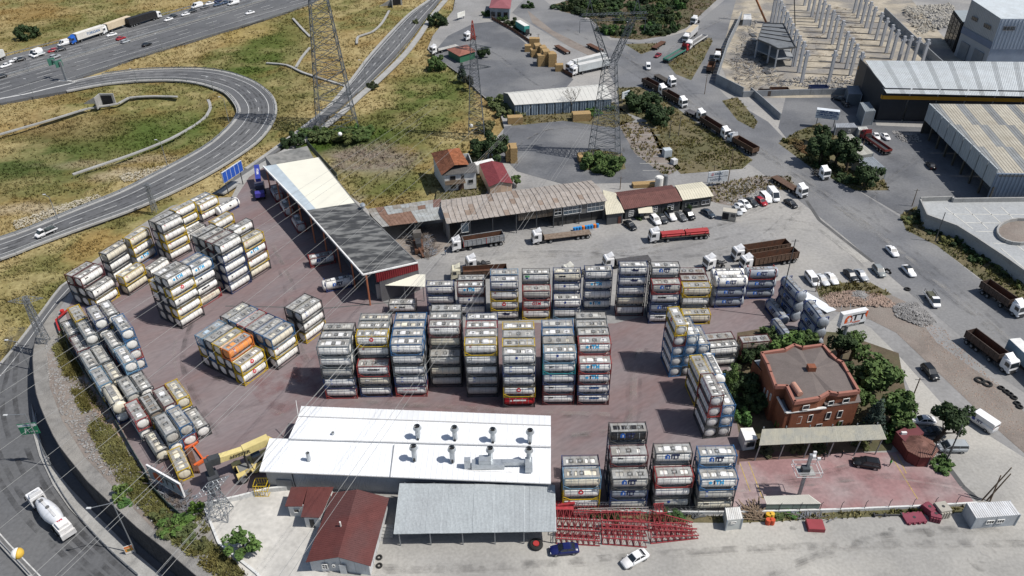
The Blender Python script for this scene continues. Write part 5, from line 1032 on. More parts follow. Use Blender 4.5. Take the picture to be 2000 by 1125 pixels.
def cabin(name, label, roof_px, h, wallc, roofc, n=8, wins=(), cat='cabin'):
 T = thing(name, label, cat); q = [P3(x, y, h) for x, y in roof_px]    # back-left, back-right, front-right, front-left
 roof_plane(T, (q[3], q[2], q[1], q[0]), n, PANEL, ribs=2, colors=lambda i, j, r: sc(roofc, r.uniform(.92, 1.05)))
 w = [lat(p, h - .1) for p in q]; wall_ring(T, [w[0], w[3], w[2], w[1], w[0]], 0, PANEL, wallc, panels=lambda L: max(1, int(L / 3)))
 for a_, b_, z0, z1, k in wins: window(T, on(w[3], w[2], a_), on(w[3], w[2], b_), z0, z1, k, 1)
 for p in w: MB().box(p.x - .08, p.y - .08, 0, p.x + .08, p.y + .08, h).build('corner_post', [PANEL], T, (.35, .4, .45))
 return T
cabin('site_cabin', 'long white ribbed-roof portable cabin at the lower right edge', [(1889, 983), (1973, 978), (1993, 1005), (1907, 1012)], 2.7, (.42, .45, .48), (.62, .63, .64), 10, ((.28, .45, 1.1, 1.9, 3), (.52, .68, 1.1, 1.9, 3)))
cabin('guard_cabin', 'small white portable cabin by the fence near the red lattice pile', [(1417, 992), (1445, 990), (1451, 1013), (1421, 1016)], 2.6, (.52, .54, .52), (.66, .66, .64), 4, ((.25, .6, 1.7, 2.1, 1),))
T = thing('bike_shelter', 'low pale corrugated shelter at the fence under the floodlight mast', 'shelter')
q = (P3(1498, 985, 1.9), P3(1605, 984, 1.9), P3(1580, 966, 2.5), P3(1492, 969, 2.5)); roof_plane(T, q, 16, M('pale_shelter', (.55, .53, .47), .7, var=.1), ribs=2); wall_ring(T, [lat(q[0], 1.8) + Vector((0, .1, 0)), lat(q[1], 1.8) + Vector((0, .1, 0))], 0, PANEL, (.2, .25, .22), panels=lambda L: 4)
cabin('site_cabin', 'grey container cabin inside the yard of the dark hall', [(1680, 200), (1698, 199), (1710, 216), (1690, 218)], 5.0, (.17, .19, .21), (.25, .28, .3), 3)
cabin('site_cabin', 'grey container block against the dark hall, farther one', [(1655, 167), (1680, 167), (1684, 184), (1657, 184)], 4.2, (.13, .15, .17), (.18, .2, .23), 3)
cabin('office_cabin', 'low grey roofed cabin row left of the parked red truck', [(1632, 241), (1668, 240), (1675, 249), (1633, 249)], 2.8, (.2, .2, .2), (.3, .32, .35), 6, ((.6, .7, 1, 2, 2),))
cabin('office_cabin', 'small cream cabin with three windows beside two white cars', [(1675, 248), (1692, 247), (1697, 253), (1678, 254)], 2.8, (.45, .44, .4), (.5, .5, .47), 3, ((.3, .8, 1, 2, 4),))
cabin('flat_store', 'cream flat-roofed store among the dark pines', [(1640, 264), (1663, 262), (1706, 299), (1674, 305)], 3.5, (.3, .31, .3), (.46, .45, .4), 6)
cabin('flat_store', 'second lower grey roofed store below the cream one', [(1668, 310), (1705, 306), (1732, 330), (1703, 336)], 3.3, (.3, .3, .26), (.26, .29, .32), 5)
T = thing('dark_hall', 'black industrial hall with yellow band and pale grey ribbed roof', 'industrial hall')
HD = M('black_cladding', (.028, .032, .04), .6, var=.2, scale=.3); HROOF = M('hall_roof', (.42, .44, .45), .55, obj=True, var=.1, scale=.3, fine=2)
hz = 10.5; c0 = P3(1728, 172, hz + .6); c1 = P3(2120, 180, hz + .6); apx = P3(1687, 123, hz + 2.8); bk = P3(1668, 101, hz + .6)
bkr = P3(2120, 120, hz)
hc = lambda i, j, r: sc((.52, .55, .56), r.uniform(.95, 1.03) * (.72 if i % 4 == 3 else 1))
e0, e1 = P3(1732, 182, hz), P3(2120, 191, hz); g0, g1 = P3(1701, 134, hz + 1.6), P3(2120, 140, hz + 1.6)
roof_plane(T, (e0, e1, g1, g0), 40, HROOF, ribs=3, colors=hc, ribh=.08); k0, k1 = P3(1690, 118, hz), P3(2120, 122, hz)
roof_plane(T, (k0, k1, g1, g0), 40, HROOF, ribs=3, colors=hc, ribh=.08)
wall_ring(T, [lat(k0, hz + .6) + Vector((-2, 0, 0)), lat(g0, hz + 2.6) + Vector((-1.5, 0, 0)), c0, c1], 0, HD, panels=lambda L: max(1, int(L / 8)), thick=.3)
a_, b_ = lat(k0, 0) + Vector((-2, 0, 0)), lat(c0, 0); ylw = M('yellow_band', (.5, .25, .02), .6, var=.15)
def band(a, b, z0, z1, off=.12):
 d = (b - a).normalized(); n = Vector((d.y, -d.x, 0)) * off; MB().add([lat(a + n, z0), lat(b + n, z0), lat(b + n, z1), lat(a + n, z1), lat(a, z0), lat(b, z0), lat(b, z1), lat(a, z1)], [(0, 1, 2, 3), (7, 6, 5, 4), (0, 4, 5, 1), (3, 2, 6, 7), (0, 3, 7, 4), (1, 5, 6, 2)]).build('yellow_band', [ylw], T)
band(a_, b_, 7.4, 8.6); band(b_ + Vector((.1, 0, 0)), lat(c1, 0), 7.4, 8.6)
T = thing('tall_plant', 'tall grey clad building with narrow windows in the upper right corner', 'industrial building')
z1_ = 20.0; A, B, C, D_ = P3(1897, 2, z1_ + 1), P3(1955, 37, z1_), P3(2120, 38, z1_), P3(2100, -20, z1_ + 1)
PG = M('grey_cladding', (.34, .36, .38), .6, var=.12, scale=.15); BG = M('blue_grey_lower', (.14, .18, .26), .6, var=.15)
wall_ring(T, [lat(A, z1_ + 1.5), lat(B, z1_)], 9, PG, name='upper_wall', corr=1.0, thick=.3); wall_ring(T, [lat(B, z1_), lat(C, z1_)], 9, M('silver_cladding', (.42, .47, .54), .5, var=.1, scale=.2), name='upper_wall', corr=1.2, thick=.3)
wall_ring(T, [lat(A, 9), lat(B, 9)], 0, PG, name='lower_wall'); wall_ring(T, [lat(B, 9), lat(C, 9)], 0, M('lower_cladding', (.27, .32, .4), .6, var=.2, scale=.2), name='lower_wall'); band_ = MB().add([lat(A, 9) + Vector((-.3, -.2, 0)), lat(B, 9) + Vector((-.3, -.2, 0)), lat(B, 11.5) + Vector((-.3, -.2, 0)), lat(A, 11.5) + Vector((-.3, -.2, 0))], [(0, 1, 2, 3)]).build('blue_band', [BG], T)
MB().slab([lat(B, z1_ + .1), lat(C, z1_ + .1), D_, lat(A, z1_ + 1.6)], .3).build('roof', [HROOF], T, (.5, .54, .56)); wall_ring(T, [lat(C, z1_), lat(D_, z1_), lat(A, z1_)], 0, PG)
ab = lambda t: on(lat(A, 0), lat(B, 0), t)
window(T, ab(.2), ab(.38), 15.3, 16.6, 3, 1, (.2, .2, .2), off=.4); window(T, ab(.62), ab(.82), 15.0, 16.3, 3, 1, (.2, .2, .2), off=.4); door(T, ab(.12), ab(.4), 0, 6.5, (.2, .22, .24), off=.4); door(T, ab(.58), ab(.88), 0, 6.5, (.2, .22, .24), off=.4)
window(T, on(lat(B, 0), lat(C, 0), .06), on(lat(B, 0), lat(C, 0), .2), 16, 17.4, 4, 1, (.2, .2, .22), off=.4)
T = thing('glass_annex', 'dark glazed annex on the left of the tall grey building', 'building')
q = [P3(1862, 18, 12), P3(1888, 18, 12), P3(1882, 50, 12) if False else P3(1886, 42, 12), P3(1862, 40, 12) if False else P3(1870, 48, 12)]
wall_ring(T, [lat(P3(1862, 20, 12), 12), lat(P3(1880, 44, 12), 12), lat(P3(1905, 44, 12), 12)], 0, DARK, thick=.3); MB().slab([P3(1862, 20, 12), P3(1880, 44, 12), P3(1905, 44, 12), P3(1897, 20, 12)], .3).build('roof', [PANEL], T, (.3, .34, .36))
p0, p1 = lat(P3(1862, 20, 12), 0), lat(P3(1880, 44, 12), 0)
for i in range(3): window(T, on(p0, p1, .06 + i * .31), on(p0, p1, .32 + i * .31), .8, 11.2, 2, 7, (.09, .08, .07), off=.35)
T = thing('beige_hall', 'hall with pale parapet wall and beige striped roof at right edge', 'industrial hall')
z2_ = 9.0; A, B = P3(1815, 202, z2_ + 1), P3(1950, 332, z2_ + 1); u_ = (B - A).normalized(); pr_ = Vector((-u_.y, u_.x, 0))
if pr_.x < 0: pr_ = -pr_
wall_ring(T, [A, B], 4.6, M('pale_cladding', (.42, .45, .46), .6, var=.15, scale=.3), corr=1.0, thick=.3, name='parapet_wall', panels=lambda L: 9)
BRF = M('beige_roof', (.4, .36, .3), .65, obj=True, var=.15, scale=.3, fine=2)
bc = lambda i, j, r: sc((.43, .40, .33) if i % 3 else (.24, .25, .25), r.uniform(.93, 1.05))
Lh = 62
for s0, s1, up in ((0, .34, 1), (.35, .67, 1), (.68, 1, 1)):
 a, b = on(A, B, s0), on(A, B, s1); a = lat(a, z2_ + .9) + pr_ * .3; b = lat(b, z2_ - .6) + pr_ * .3
 roof_plane(T, (b, b + pr_ * Lh, a + pr_ * Lh, a), 24, BRF, ribs=3, colors=bc, ribh=.08)
 MB().bar(b + pr_ * .2, b + pr_ * Lh, .4, .5).build('valley_gutter', [STEELD], T)
B2 = lat(B, z2_); wall_ring(T, [B2, B2 + pr_ * Lh], 0, M('blue_wall', (.22, .27, .34), .6, var=.15), corr=1.0, thick=.3, name='side_wall')
wall_ring(T, [lat(A, z2_) + pr_ * Lh, lat(A, z2_)], 0, PANEL, (.1, .1, .1), name='side_wall')
for t in np.linspace(0, 1, 9): p = on(A, B, t) + pr_ * .5; MB().box(p.x - .25, p.y - .25, 0, p.x + .25, p.y + .25, 5).build('column', [PANEL], T, (.1, .09, .07))
wall_ring(T, [lat(A, 8) + pr_ * 12, lat(B, 8) + pr_ * 12], 0, PANEL, (.06, .055, .05), name='inner_wall', panels=lambda L: 6)
T = thing('raised_ramp', 'raised concrete ramp lot with pale joint grid and side walls', 'ramp')
z3_ = 3.2; RL = [(1796, 393), (1858, 391), (1860, 395), (2110, 392), (2110, 560), (2005, 537), (1960, 505), (1900, 465), (1868, 445), (1810, 424)]
poly = [P3(x, y, z3_) for x, y in RL]; MB().prism([(p.x, p.y) for p in poly], 0, z3_).build('deck', [M('ramp_concrete', (.36, .37, .37), .9, var=.15, scale=.2, fine=2, c3=(.29, .3, .31), scale3=.06)], T)
for i in (7, 8, 9): MB().bar(poly[i] + Vector((0, 0, .3)), poly[(i + 1) % 10] + Vector((0, 0, .3)), .35, 1.0).build('side_wall', [CONC], T)
for i in (4, 5, 6): MB().bar(poly[i] + Vector((0, 0, .3)), poly[i + 1] + Vector((0, 0, .3)), .35, 1.0).build('side_wall', [CONC], T)
for i in (0, 1, 2): MB().bar(poly[i] + Vector((0, 0, .5)), poly[i + 1] + Vector((0, 0, .5)), .4, 1.4).build('side_wall', [CONC], T)
for a, b_ in (((1845, 405), (1900, 447)), ((1885, 405), (1930, 447)), ((1920, 404), (1960, 440)), ((1955, 404), (1990, 437)), ((1850, 418), (2100, 420)), ((1885, 435), (2100, 437)), ((1905, 452), (2100, 455)), ((1940, 475), (2100, 480)), ((1955, 485), (2010, 532)), ((1985, 478), (2040, 520))):
 MB().bar(P3(a[0], a[1], z3_ + .02), P3(b_[0], b_[1], z3_ + .02), .3, .03).build('joint_strip', [M('joint_mortar', (.55, .54, .5), .9)], T)
ho = [P3(1951 + 10 * math.cos(t) * 4.5 + 40, 455 + math.sin(t) * 24, z3_ + .03) for t in np.linspace(.6, 4.9, 14)]
for i in range(13): MB().bar(ho[i] + Vector((0, 0, .4)), ho[i + 1] + Vector((0, 0, .4)), .4, .9).build('ramp_kerb', [CONC], T)
MB().prism([(p.x, p.y) for p in ho], z3_ + .01, z3_ + .05).build('earth_pit', [DIRT], T)
CW_ = [(1402, 141), (1412, 120), (1430, 85), (1447, 35)]
def tallwall(name, label, pts, h, thick=.35, mat=CONCD, n=3.5):
 T = thing(name, label, 'wall'); P = [G(*p) for p in pts]
 for i in range(len(P) - 1):
  a, b = P[i], P[i + 1]; k = max(1, int((b - a).length / n))
  for j in range(k):
   p, q = a.lerp(b, j / k), a.lerp(b, (j + 1) / k - .004); MB().bar(p + Vector((0, 0, h / 2)), q + Vector((0, 0, h / 2)), thick, h).build('wall_panel', [mat], T)
tallwall('site_wall', 'tall concrete wall along the street side of the building site', [(1447, 38), (1420, 95), (1398, 163), (1450, 190)], 3.6)
tallwall('site_wall', 'concrete wall at the lower edge of the building site', [(1450, 190), (1500, 188), (1560, 186), (1690, 184)], 2.2)
tallwall('yard_wall', 'curved grey wall between the site and the street bend', [(1465, 183), (1490, 205), (1523, 235)], 2.4)
tallwall('site_wall', 'stepped concrete wall behind the right columns of the site', [(1725, 30), (1770, 75), (1840, 140), (1880, 150)], 3.5)
COLM = [(1565, 162), (1559, 142), (1551, 130), (1545, 118), (1618, 162), (1670, 165), (1660, 148), (1652, 135), (1643, 122), (1635, 98), (1625, 87), (1617, 76), (1608, 65), (1600, 55), (1593, 44), (1585, 33), (1578, 22), (1571, 11), (1797, 135), (1780, 131), (1765, 127), (1752, 128), (1740, 115), (1730, 104), (1720, 90), (1710, 78), (1698, 66), (1690, 55), (1682, 46), (1674, 36), (1667, 26), (1538, 105), (1533, 92), (1528, 80), (1522, 68), (1517, 56), (1512, 46), (1506, 44)]
cm = MB(); cm.box(-.5, -.42, 0, .5, .42, 12).box(-1.1, -.35, 10.0, -.5, .35, 10.7).box(.5, -.35, 10.0, 1.1, .35, 10.7); cmesh = cm.mesh('shaft', CONC)
PRE = M('precast_concrete', (.42, .43, .45), .85, var=.15, scale=.5); cmesh.materials[0] = PRE
order = ['first', 'second', 'third', 'fourth', 'fifth', 'sixth', 'seventh', 'eighth', 'ninth', 'tenth', 'eleventh', 'twelfth', 'thirteenth', 'fourteenth']
rows_ = [(0, 4, 'left row'), (4, 18, 'middle row'), (18, 31, 'right row'), (31, 38, 'far left row')]
for a, b, rn in rows_:
 for k in range(a, b):
  o = inst(cmesh, 'precast_column'); o.location = G(*COLM[k]); o.rotation_euler.z = R(8); tag(o, f'precast concrete column, {order[k - a]} from the front of the {rn}', 'column', 'precast columns of the building site'); o.scale = (1, 1, 1 if rn != 'right row' else .95)
T = thing('steel_deck', 'half built floor deck with dark steel beams on columns', 'building frame')
dk = [P3(1480, 78, 7.5), P3(1491, 46, 7.5), P3(1530, 47, 7.5), P3(1554, 93, 7.5), P3(1520, 96, 7.5), P3(1505, 88, 7.5)]; low_ = [lat(p, 3.6) for p in dk]
MB().slab(dk[::-1], .3).build('deck_slab', [M('deck_sheet', (.16, .17, .18), .7, var=.3, scale=.4)], T); MB().slab(low_[::-1], .3).build('deck_slab', [CONCD], T)
for i in range(6): MB().bar(dk[i] + Vector((0, 0, .1)), dk[(i + 1) % 6] + Vector((0, 0, .1)), .3, .6).build('edge_beam', [STEELD], T)
for t in (.2, .4, .6, .8): MB().bar(on(dk[1], dk[0], t) + Vector((0, 0, .2)), on(dk[2], dk[3], t) + Vector((0, 0, .2)), .2, .25).build('floor_beam', [CHAS], T)
for p in dk: MB().box(p.x - .25, p.y - .25, 0, p.x + .25, p.y + .25, 7.3).build('column', [PRE], T)
fm = MB()
for k in range(12):
 a, b = G(1560 + k * -4 + 4, 155 - k * 12), G(1690 - k * 2 + 60, 165 - k * 12)
 fm.bar(a + Vector((0, 0, .1)), b + Vector((0, 0, .1)), .35, .2)
fm.build('foundation_strips', [M('formwork_dark', (.12, .1, .08), .9)], kind='stuff')
# ================================================================ VEHICLES (x forward, origin on the ground)
def wheel(r=.32, w=.22, x=0, y=0, n=16):
 m = MB(); m.cyl((x, y - w / 2, r), (x, y + w / 2, r), r, n); s = 1 if y > 0 else -1
 m.mat(1); m.cyl((x, y + s * (w / 2 - .01), r), (x, y + s * (w / 2 + .012), r), r * .62, 10); return m.mesh('wheel', [TYRE, RIM])
def body_loft(secs, roundk=.88):
 m = MB(); rings = []
 for x, w, zb, zt_, tw in secs:
  h = zt_ - zb
  rings.append([(x, -w * .86, zb), (x, -w, zb + h * .35), (x, -w * .985, zb + h * .75), (x, -w * tw, zt_), (x, w * tw, zt_), (x, w * .985, zb + h * .75), (x, w, zb + h * .35), (x, w * .86, zb)])
 m.rings(rings); return m
CAR = {}
def car_meshes(kind):
 if kind in CAR: return CAR[kind]
 P = dict(
  sedan=dict(L=4.6, w=.88, secs=[(-2.28, .70, .42, .72, .85), (-2.22, .78, .28, .93, .85), (-1.9, .86, .24, 1.0, .86), (-1.3, .89, .22, 1.0, .88), (0, .9, .2, .96, .9), (1.0, .89, .22, .95, .88), (1.7, .86, .24, .86, .84), (2.15, .78, .28, .74, .82), (2.3, .62, .38, .62, .8)], gh=[(-1.75, .99), (-1.05, 1.40), (.15, 1.44), (1.05, .93)], gw=(.78, .6), wx=(1.4, -1.38), wr=.32),
  hatch=dict(L=4.1, w=.87, secs=[(-2.03, .75, .42, .9, .85), (-1.98, .82, .28, 1.0, .86), (-1.3, .88, .22, 1.0, .88), (0, .88, .2, .97, .9), (.9, .87, .22, .96, .88), (1.6, .84, .24, .86, .84), (1.98, .76, .3, .74, .82), (2.08, .6, .38, .62, .8)], gh=[(-1.95, 1.0), (-1.6, 1.42), (.1, 1.48), (1.0, .95)], gw=(.78, .6), wx=(1.28, -1.25), wr=.31),
  suv=dict(L=4.5, w=.93, secs=[(-2.22, .8, .5, .95, .85), (-2.18, .88, .35, 1.08, .88), (-1.3, .93, .3, 1.1, .9), (0, .93, .28, 1.08, .9), (1.0, .92, .3, 1.06, .88), (1.8, .88, .33, .98, .85), (2.15, .8, .38, .86, .82), (2.26, .66, .45, .72, .8)], gh=[(-2.1, 1.08), (-1.8, 1.62), (.2, 1.68), (1.1, 1.05)], gw=(.82, .66), wx=(1.38, -1.35), wr=.37),
  van=dict(L=4.9, w=.95, secs=[(-2.42, .9, .4, 1.2, .93), (-2.4, .93, .3, 1.3, .94), (0, .95, .28, 1.25, .94), (1.3, .94, .3, 1.15, .9), (2.1, .86, .34, .95, .84), (2.42, .7, .42, .75, .8)], gh=[(-2.38, 1.25), (-2.32, 1.84), (.75, 1.9), (1.75, 1.08)], gw=(.88, .78), wx=(1.55, -1.45), wr=.34),
  bigvan=dict(L=5.9, w=1.02, secs=[(-2.95, .98, .4, 1.5, .96), (-2.9, 1.0, .32, 1.6, .97), (0, 1.02, .3, 1.6, .97), (1.6, 1.0, .32, 1.35, .93), (2.5, .92, .36, 1.05, .86), (2.92, .76, .45, .85, .82)], gh=[(-2.92, 1.55), (-2.86, 2.42), (1.15, 2.46), (2.2, 1.25)], gw=(.97, .86), wx=(1.95, -1.8), wr=.36))[kind]
 body = body_loft(P['secs']).mesh('body', PAINT); body.polygons.foreach_set('use_smooth', [p.area > .0 for p in body.polygons])
 (xa, za), (xb, zb), (xc, zc), (xd, zd) = P['gh']; gw, rw = P['gw']
 def ring(x, z, w): return [(x, -w, z), (x, w, z)]
 g = MB(); g.add([(xa, -gw, za - .03), (xb, -rw, zb), (xc, -rw, zc), (xd, -gw * .96, zd - .03), (xa, gw, za - .03), (xb, rw, zb), (xc, rw, zc), (xd, gw * .96, zd - .03)], [(0, 1, 2, 3), (7, 6, 5, 4), (0, 4, 5, 1), (1, 5, 6, 2), (2, 6, 7, 3), (3, 7, 4, 0)])
 glass = g.mesh('windows', GLASS)
 r = MB(); t = .025
 r.add([(xb - .1, -rw - .02, zb - .05), (xb + .25, -rw - .015, (zb + zc) / 2 + t + .02), (xc + .02, -rw - .015, zc + t), (xc + .1, -rw - .02, zc - .05), (xb - .1, rw + .02, zb - .05), (xb + .25, rw + .015, (zb + zc) / 2 + t + .02), (xc + .02, rw + .015, zc + t), (xc + .1, rw + .02, zc - .05)], [(0, 1, 2, 3), (7, 6, 5, 4), (0, 4, 5, 1), (1, 5, 6, 2), (2, 6, 7, 3), (3, 7, 4, 0)])
 for sy in (-1, 1):
  for (x0, z0, x1, z1) in ((xa, za - .02, xb, zb), (xd, zd - .02, xc, zc)): r.bar((x0, sy * (gw if x0 == xa else gw * .96), z0), (x1, sy * rw, z1), .08, .07)
  xm = (xb + xc) / 2; r.bar((xm, sy * gw * .99, (za + zd) / 2), (xm, sy * rw, (zb + zc) / 2), .09, .05)
  if kind in ('van', 'bigvan'):   # panelled sides
   pass
  r.box(xd - .35, sy * (gw + .08) - .08, zd, xd - .15, sy * (gw + .08) + .08, zd + .14)
 if kind == 'bigvan':
  r.add([(xa, -gw - .012, za - .2), (.6, -gw - .012, za - .2), (.6, -rw - .02, zb + .0), (xa + .05, -rw - .02, zb), (xa, gw + .012, za - .2), (.6, gw + .012, za - .2), (.6, rw + .02, zb), (xa + .05, rw + .02, zb)], [(0, 1, 2, 3), (7, 6, 5, 4), (3, 2, 6, 7), (0, 3, 7, 4)])
 roof = r.mesh('roof', PAINT)
 xf, xr = P['secs'][-1][0], P['secs'][0][0]; zf = P['secs'][-2][3] - .06; zr = P['secs'][0][3] + .02
 wy = P['w'] - .12
 hl = [MB().box(xf - .3, s * P['w'] * .62 - .14, zf - .1, xf - .07, s * P['w'] * .62 + .14, zf + .035).mesh('headlight', LAMPW) for s in (-1, 1)]
 tl = [MB().box(xr + .0, s * P['w'] * .72 - .12, zr - .14, xr + .1, s * P['w'] * .72 + .12, zr + .03).mesh('tail_light', LAMPR) for s in (-1, 1)]
 wh = [wheel(P['wr'], .22, x, s * wy) for x in P['wx'] for s in (-1, 1)]
 CAR[kind] = dict(body=body, windows=glass, roof=roof, hl=hl, tl=tl, wh=wh, L=P['L']); return CAR[kind]
def at_px(p, q, z=.6, f=None):
 a = f(*p) if f else G(p[0], p[1], z); b = f(*q) if f else G(q[0], q[1], z); d = b - a
 return a, b, math.atan2(d.y, d.x)
def car(kind, px, front, col, label, name=None, roofcol=None, z=.6, f=None, base=0.0, group=None, cat=None):
 """px: image point of the car's middle, front: image point towards its nose"""
 a, b, yaw = at_px(px, front, z, f); zz = a.z if f else base + .03
 T = thing(name or {'sedan': 'parked_car', 'hatch': 'parked_car', 'suv': 'parked_car', 'van': 'parked_van', 'bigvan': 'cargo_van'}[kind], label, cat or {'van': 'van', 'bigvan': 'van'}.get(kind, 'car'), (a.x, a.y, zz), yaw, group)
 M_ = car_meshes(kind); inst(M_['body'], 'body', T, col); inst(M_['windows'], 'windows', T); inst(M_['roof'], 'roof', T, roofcol or col)
 for m in M_['hl']: inst(m, 'headlight', T)
 for m in M_['tl']: inst(m, 'tail_light', T)
 for m in M_['wh']: inst(m, 'wheel', T)
 return T
WH, BK, GY, SV, RD, DG, NB = (.8, .8, .8), (.012, .013, .015), (.12, .125, .13), (.38, .4, .42), (.35, .02, .03), (.035, .04, .045), (.01, .015, .09)
z7 = lambda x, y: (1160 + x / 4.545, 320 + y / 4.545)
for k, px, fr, c, lab, rcl in [
 ('sedan', (322, 545), (375, 585), BK, 'black sedan alone below the cream lean-to roof', None), ('suv', (545, 500), (580, 540), WH, 'white hatch first in the line before the maroon roof', None),
 ('hatch', (610, 490), (645, 525), DG, 'dark grey car second in the line before the maroon roof', None), ('suv', (682, 465), (715, 500), WH, 'white crossover with black roof in the restaurant line', BK),
 ('sedan', (772, 467), (812, 500), GY, 'grey sedan between white crossover and black car', None), ('suv', (845, 455), (885, 490), BK, 'black car last in the restaurant line', None),
 ('sedan', (1015, 440), (1065, 470), (.04, .055, .075), 'dark blue-grey sedan beside the derelict cabin', None), ('sedan', (1272, 415), (1290, 440), SV, 'silver car half hidden behind the derelict cabin', None),
 ('sedan', (1300, 388), (1338, 425), WH, 'white sedan first in the slanting row by the dirt patch', None), ('sedan', (1340, 355), (1378, 382), WH, 'white sedan second in the slanting row', None),
 ('sedan', (1400, 340), (1440, 366), DG, 'dark sedan left of the red car', None), ('hatch', (1485, 335), (1522, 362), RD, 'red hatchback in the slanting row', None), ('sedan', (1748, 352), (1790, 380), BK, 'black sedan alone right of the minibus', None)]:
 car(k, z7(*px), z7(*fr), c, lab, roofcol=rcl)
car('van', z7(1525, 308), z7(1562, 345), WH, 'small white van beside the red hatchback'); car('bigvan', z7(1592, 288), z7(1635, 345), WH, 'white minibus at the end of the slanting row', name='minibus')
z8 = lambda x, y: (1500 + x / 3, 375 + y / 3)
for k, px, fr, c, lab, rcl in [
 ('sedan', (728, 347), (757, 378), WH, 'white sedan driving alone on the main street', None), ('sedan', (825, 462), (862, 500), WH, 'white sedan with dark roof on the main street', DG),
 ('suv', (650, 465), (682, 505), (.25, .27, .27), 'grey-green estate car by the street edge', None), ('sedan', (485, 487), (518, 520), DG, 'dark sedan left of the silver one by the weeds', None),
 ('sedan', (547, 487), (577, 518), SV, 'silver sedan right of the dark one by the weeds', None), ('sedan', (372, 507), (402, 540), WH, 'white sedan right end of three by the weeds', None), ('sedan', (318, 515), (347, 545), (.6, .62, .64), 'pale silver sedan between the van and the white sedan', None),
 ('suv', (950, 1057), (985, 1098), BK, 'black car alone on the pale lot beside the dirt strip', None)]:
 car(k, z8(*px), z8(*fr), c, lab, roofcol=rcl)
car('van', z8(258, 515), z8(288, 553), WH, 'white van nearest the silver tank stacks')
z9 = lambda x, y: (1700 + x / 3.75, 660 + y / 3.75)
car('sedan', z9(382, 604), z9(310, 602), WH, 'white sedan above the kiosk roof'); car('sedan', z9(450, 688), z9(380, 690), (.03, .035, .045), 'dark sedan partly under the pine by the kiosk'); car('van', z9(593, 806), z9(510, 806), (.36, .39, .41), 'silver van parked right of the kiosk')
cv = car('bigvan', z9(800, 612), z9(715, 555), WH, 'white delivery van with blue house logo and ITT lettering')
hs = MB().add([(-1.1, -1.045, 1.0), (-.5, -1.045, 1.0), (-.5, -1.045, 1.45), (-.8, -1.045, 1.65), (-1.1, -1.045, 1.45)], [(0, 1, 2, 3, 4)])
for s in (1,): o = hs.build('emblem', [LETTER], cv, (.03, .06, .25)); o.rotation_euler.z = math.pi; text_obj('iTT', .7, (.02, .03, .12), cv, (-.4, 1.05, 1.3), (R(90), 0, R(180)), .04); o.location.y = 0
car('hatch', (1742, 732), (1725, 725), BK, 'black car hidden under the garden trees')
car('suv', (1692, 905), (1672, 902), BK, 'black car on the red entrance paving')
car('sedan', (1102, 1073), (1080, 1075), NB, 'dark blue old sedan by the red lattice pile'); car('sedan', (1240, 1091), (1218, 1103), WH, 'white sedan in the lower middle of the pale lot')
car('sedan', (1285, 108), (1278, 113), (.22, .03, .04), 'red car crossing the upper street'); car('van', (1266, 131), (1267, 140), WH, 'small white van driving on the upper street')
car('sedan', (1711, 266), (1716, 273), WH, 'white sedan nearer the flat cream store'); car('sedan', (1729, 267), (1735, 272), WH, 'second white sedan nearer the rubble heap'); car('sedan', (1818, 323), (1814, 318), BK, 'black car in the shade of the beige hall'); car('sedan', (1638, 193), (1630, 191), BK, 'black car beside the grey containers of the hall yard'); car('sedan', (1652, 203), (1658, 209), BK, 'second black car beside the grey containers')
HG = 'cars on the highway'
for k, px, fr, c, lab in [
 ('sedan', (11, 128), (2, 131), WH, 'white car at the left edge of the far carriageway'), ('sedan', (29, 118), (20, 120), WH, 'white car next to a dark car on the far shoulder'), ('sedan', (38, 117), (30, 119), BK, 'dark car next to a white one on the far shoulder'), ('hatch', (103, 99), (95, 101), RD, 'red car in the jam left of the blue truck'), ('sedan', (117, 97), (109, 99), DG, 'dark car right of the red one in the jam'),
 ('suv', (108, 111), (116, 108), SV, 'silver suv in the near lanes left of the sign gantry'), ('sedan', (218, 68), (210, 70), WH, 'white car beside the tan trailer'), ('sedan', (236, 75), (245, 72), RD, 'dark red car in the middle lanes'), ('hatch', (245, 81), (254, 78), SV, 'silver car below the dark red one'), ('sedan', (287, 87), (296, 84), BK, 'black car in the near carriageway'),
 ('sedan', (329, 38), (320, 41), WH, 'white car behind the black trailer'), ('sedan', (337, 32), (330, 34), DG, 'dark car beside the white one on the shoulder'), ('hatch', (362, 28), (354, 30), WH, 'white hatchback further up the jam'), ('sedan', (375, 22), (367, 24), DG, 'dark car above the white hatchback in the jam'), ('sedan', (400, 14), (392, 16), GY, 'grey car near the white box van in the jam'), ('sedan', (409, 7), (401, 9), WH, 'white car near the top of the jam'), ('sedan', (425, 9), (417, 11), (.05, .08, .14), 'blue-grey car near the top of the jam'), ('sedan', (440, 5), (432, 7), (.05, .08, .14), 'last blue-grey car at the top edge'), ('sedan', (425, 2), (418, 4), (.02, .03, .08), 'dark blue car at the top edge'), ('sedan', (488, 25), (480, 27), WH, 'white car alone in the near carriageway at the top'), ('sedan', (1, 150), (-6, 152), DG, 'dark car cut by the left edge')]:
 car(k, px, fr, c, lab, name='highway_car', group=HG)
for px, fr, lab in (((70, 105), (62, 108), 'white minibus in the jam at the left'), ((127, 86), (119, 88), 'white van left of the blue truck cab'), ((385, 13), (377, 15), 'white box van in the jam'), ((456, 7), (448, 9), 'white van with teal stripe at the top edge')): car('bigvan', px, fr, WH, lab, name='highway_van', group=HG)
TR = {}
def once(k, fn):
 if k not in TR: TR[k] = fn()
 return TR[k]
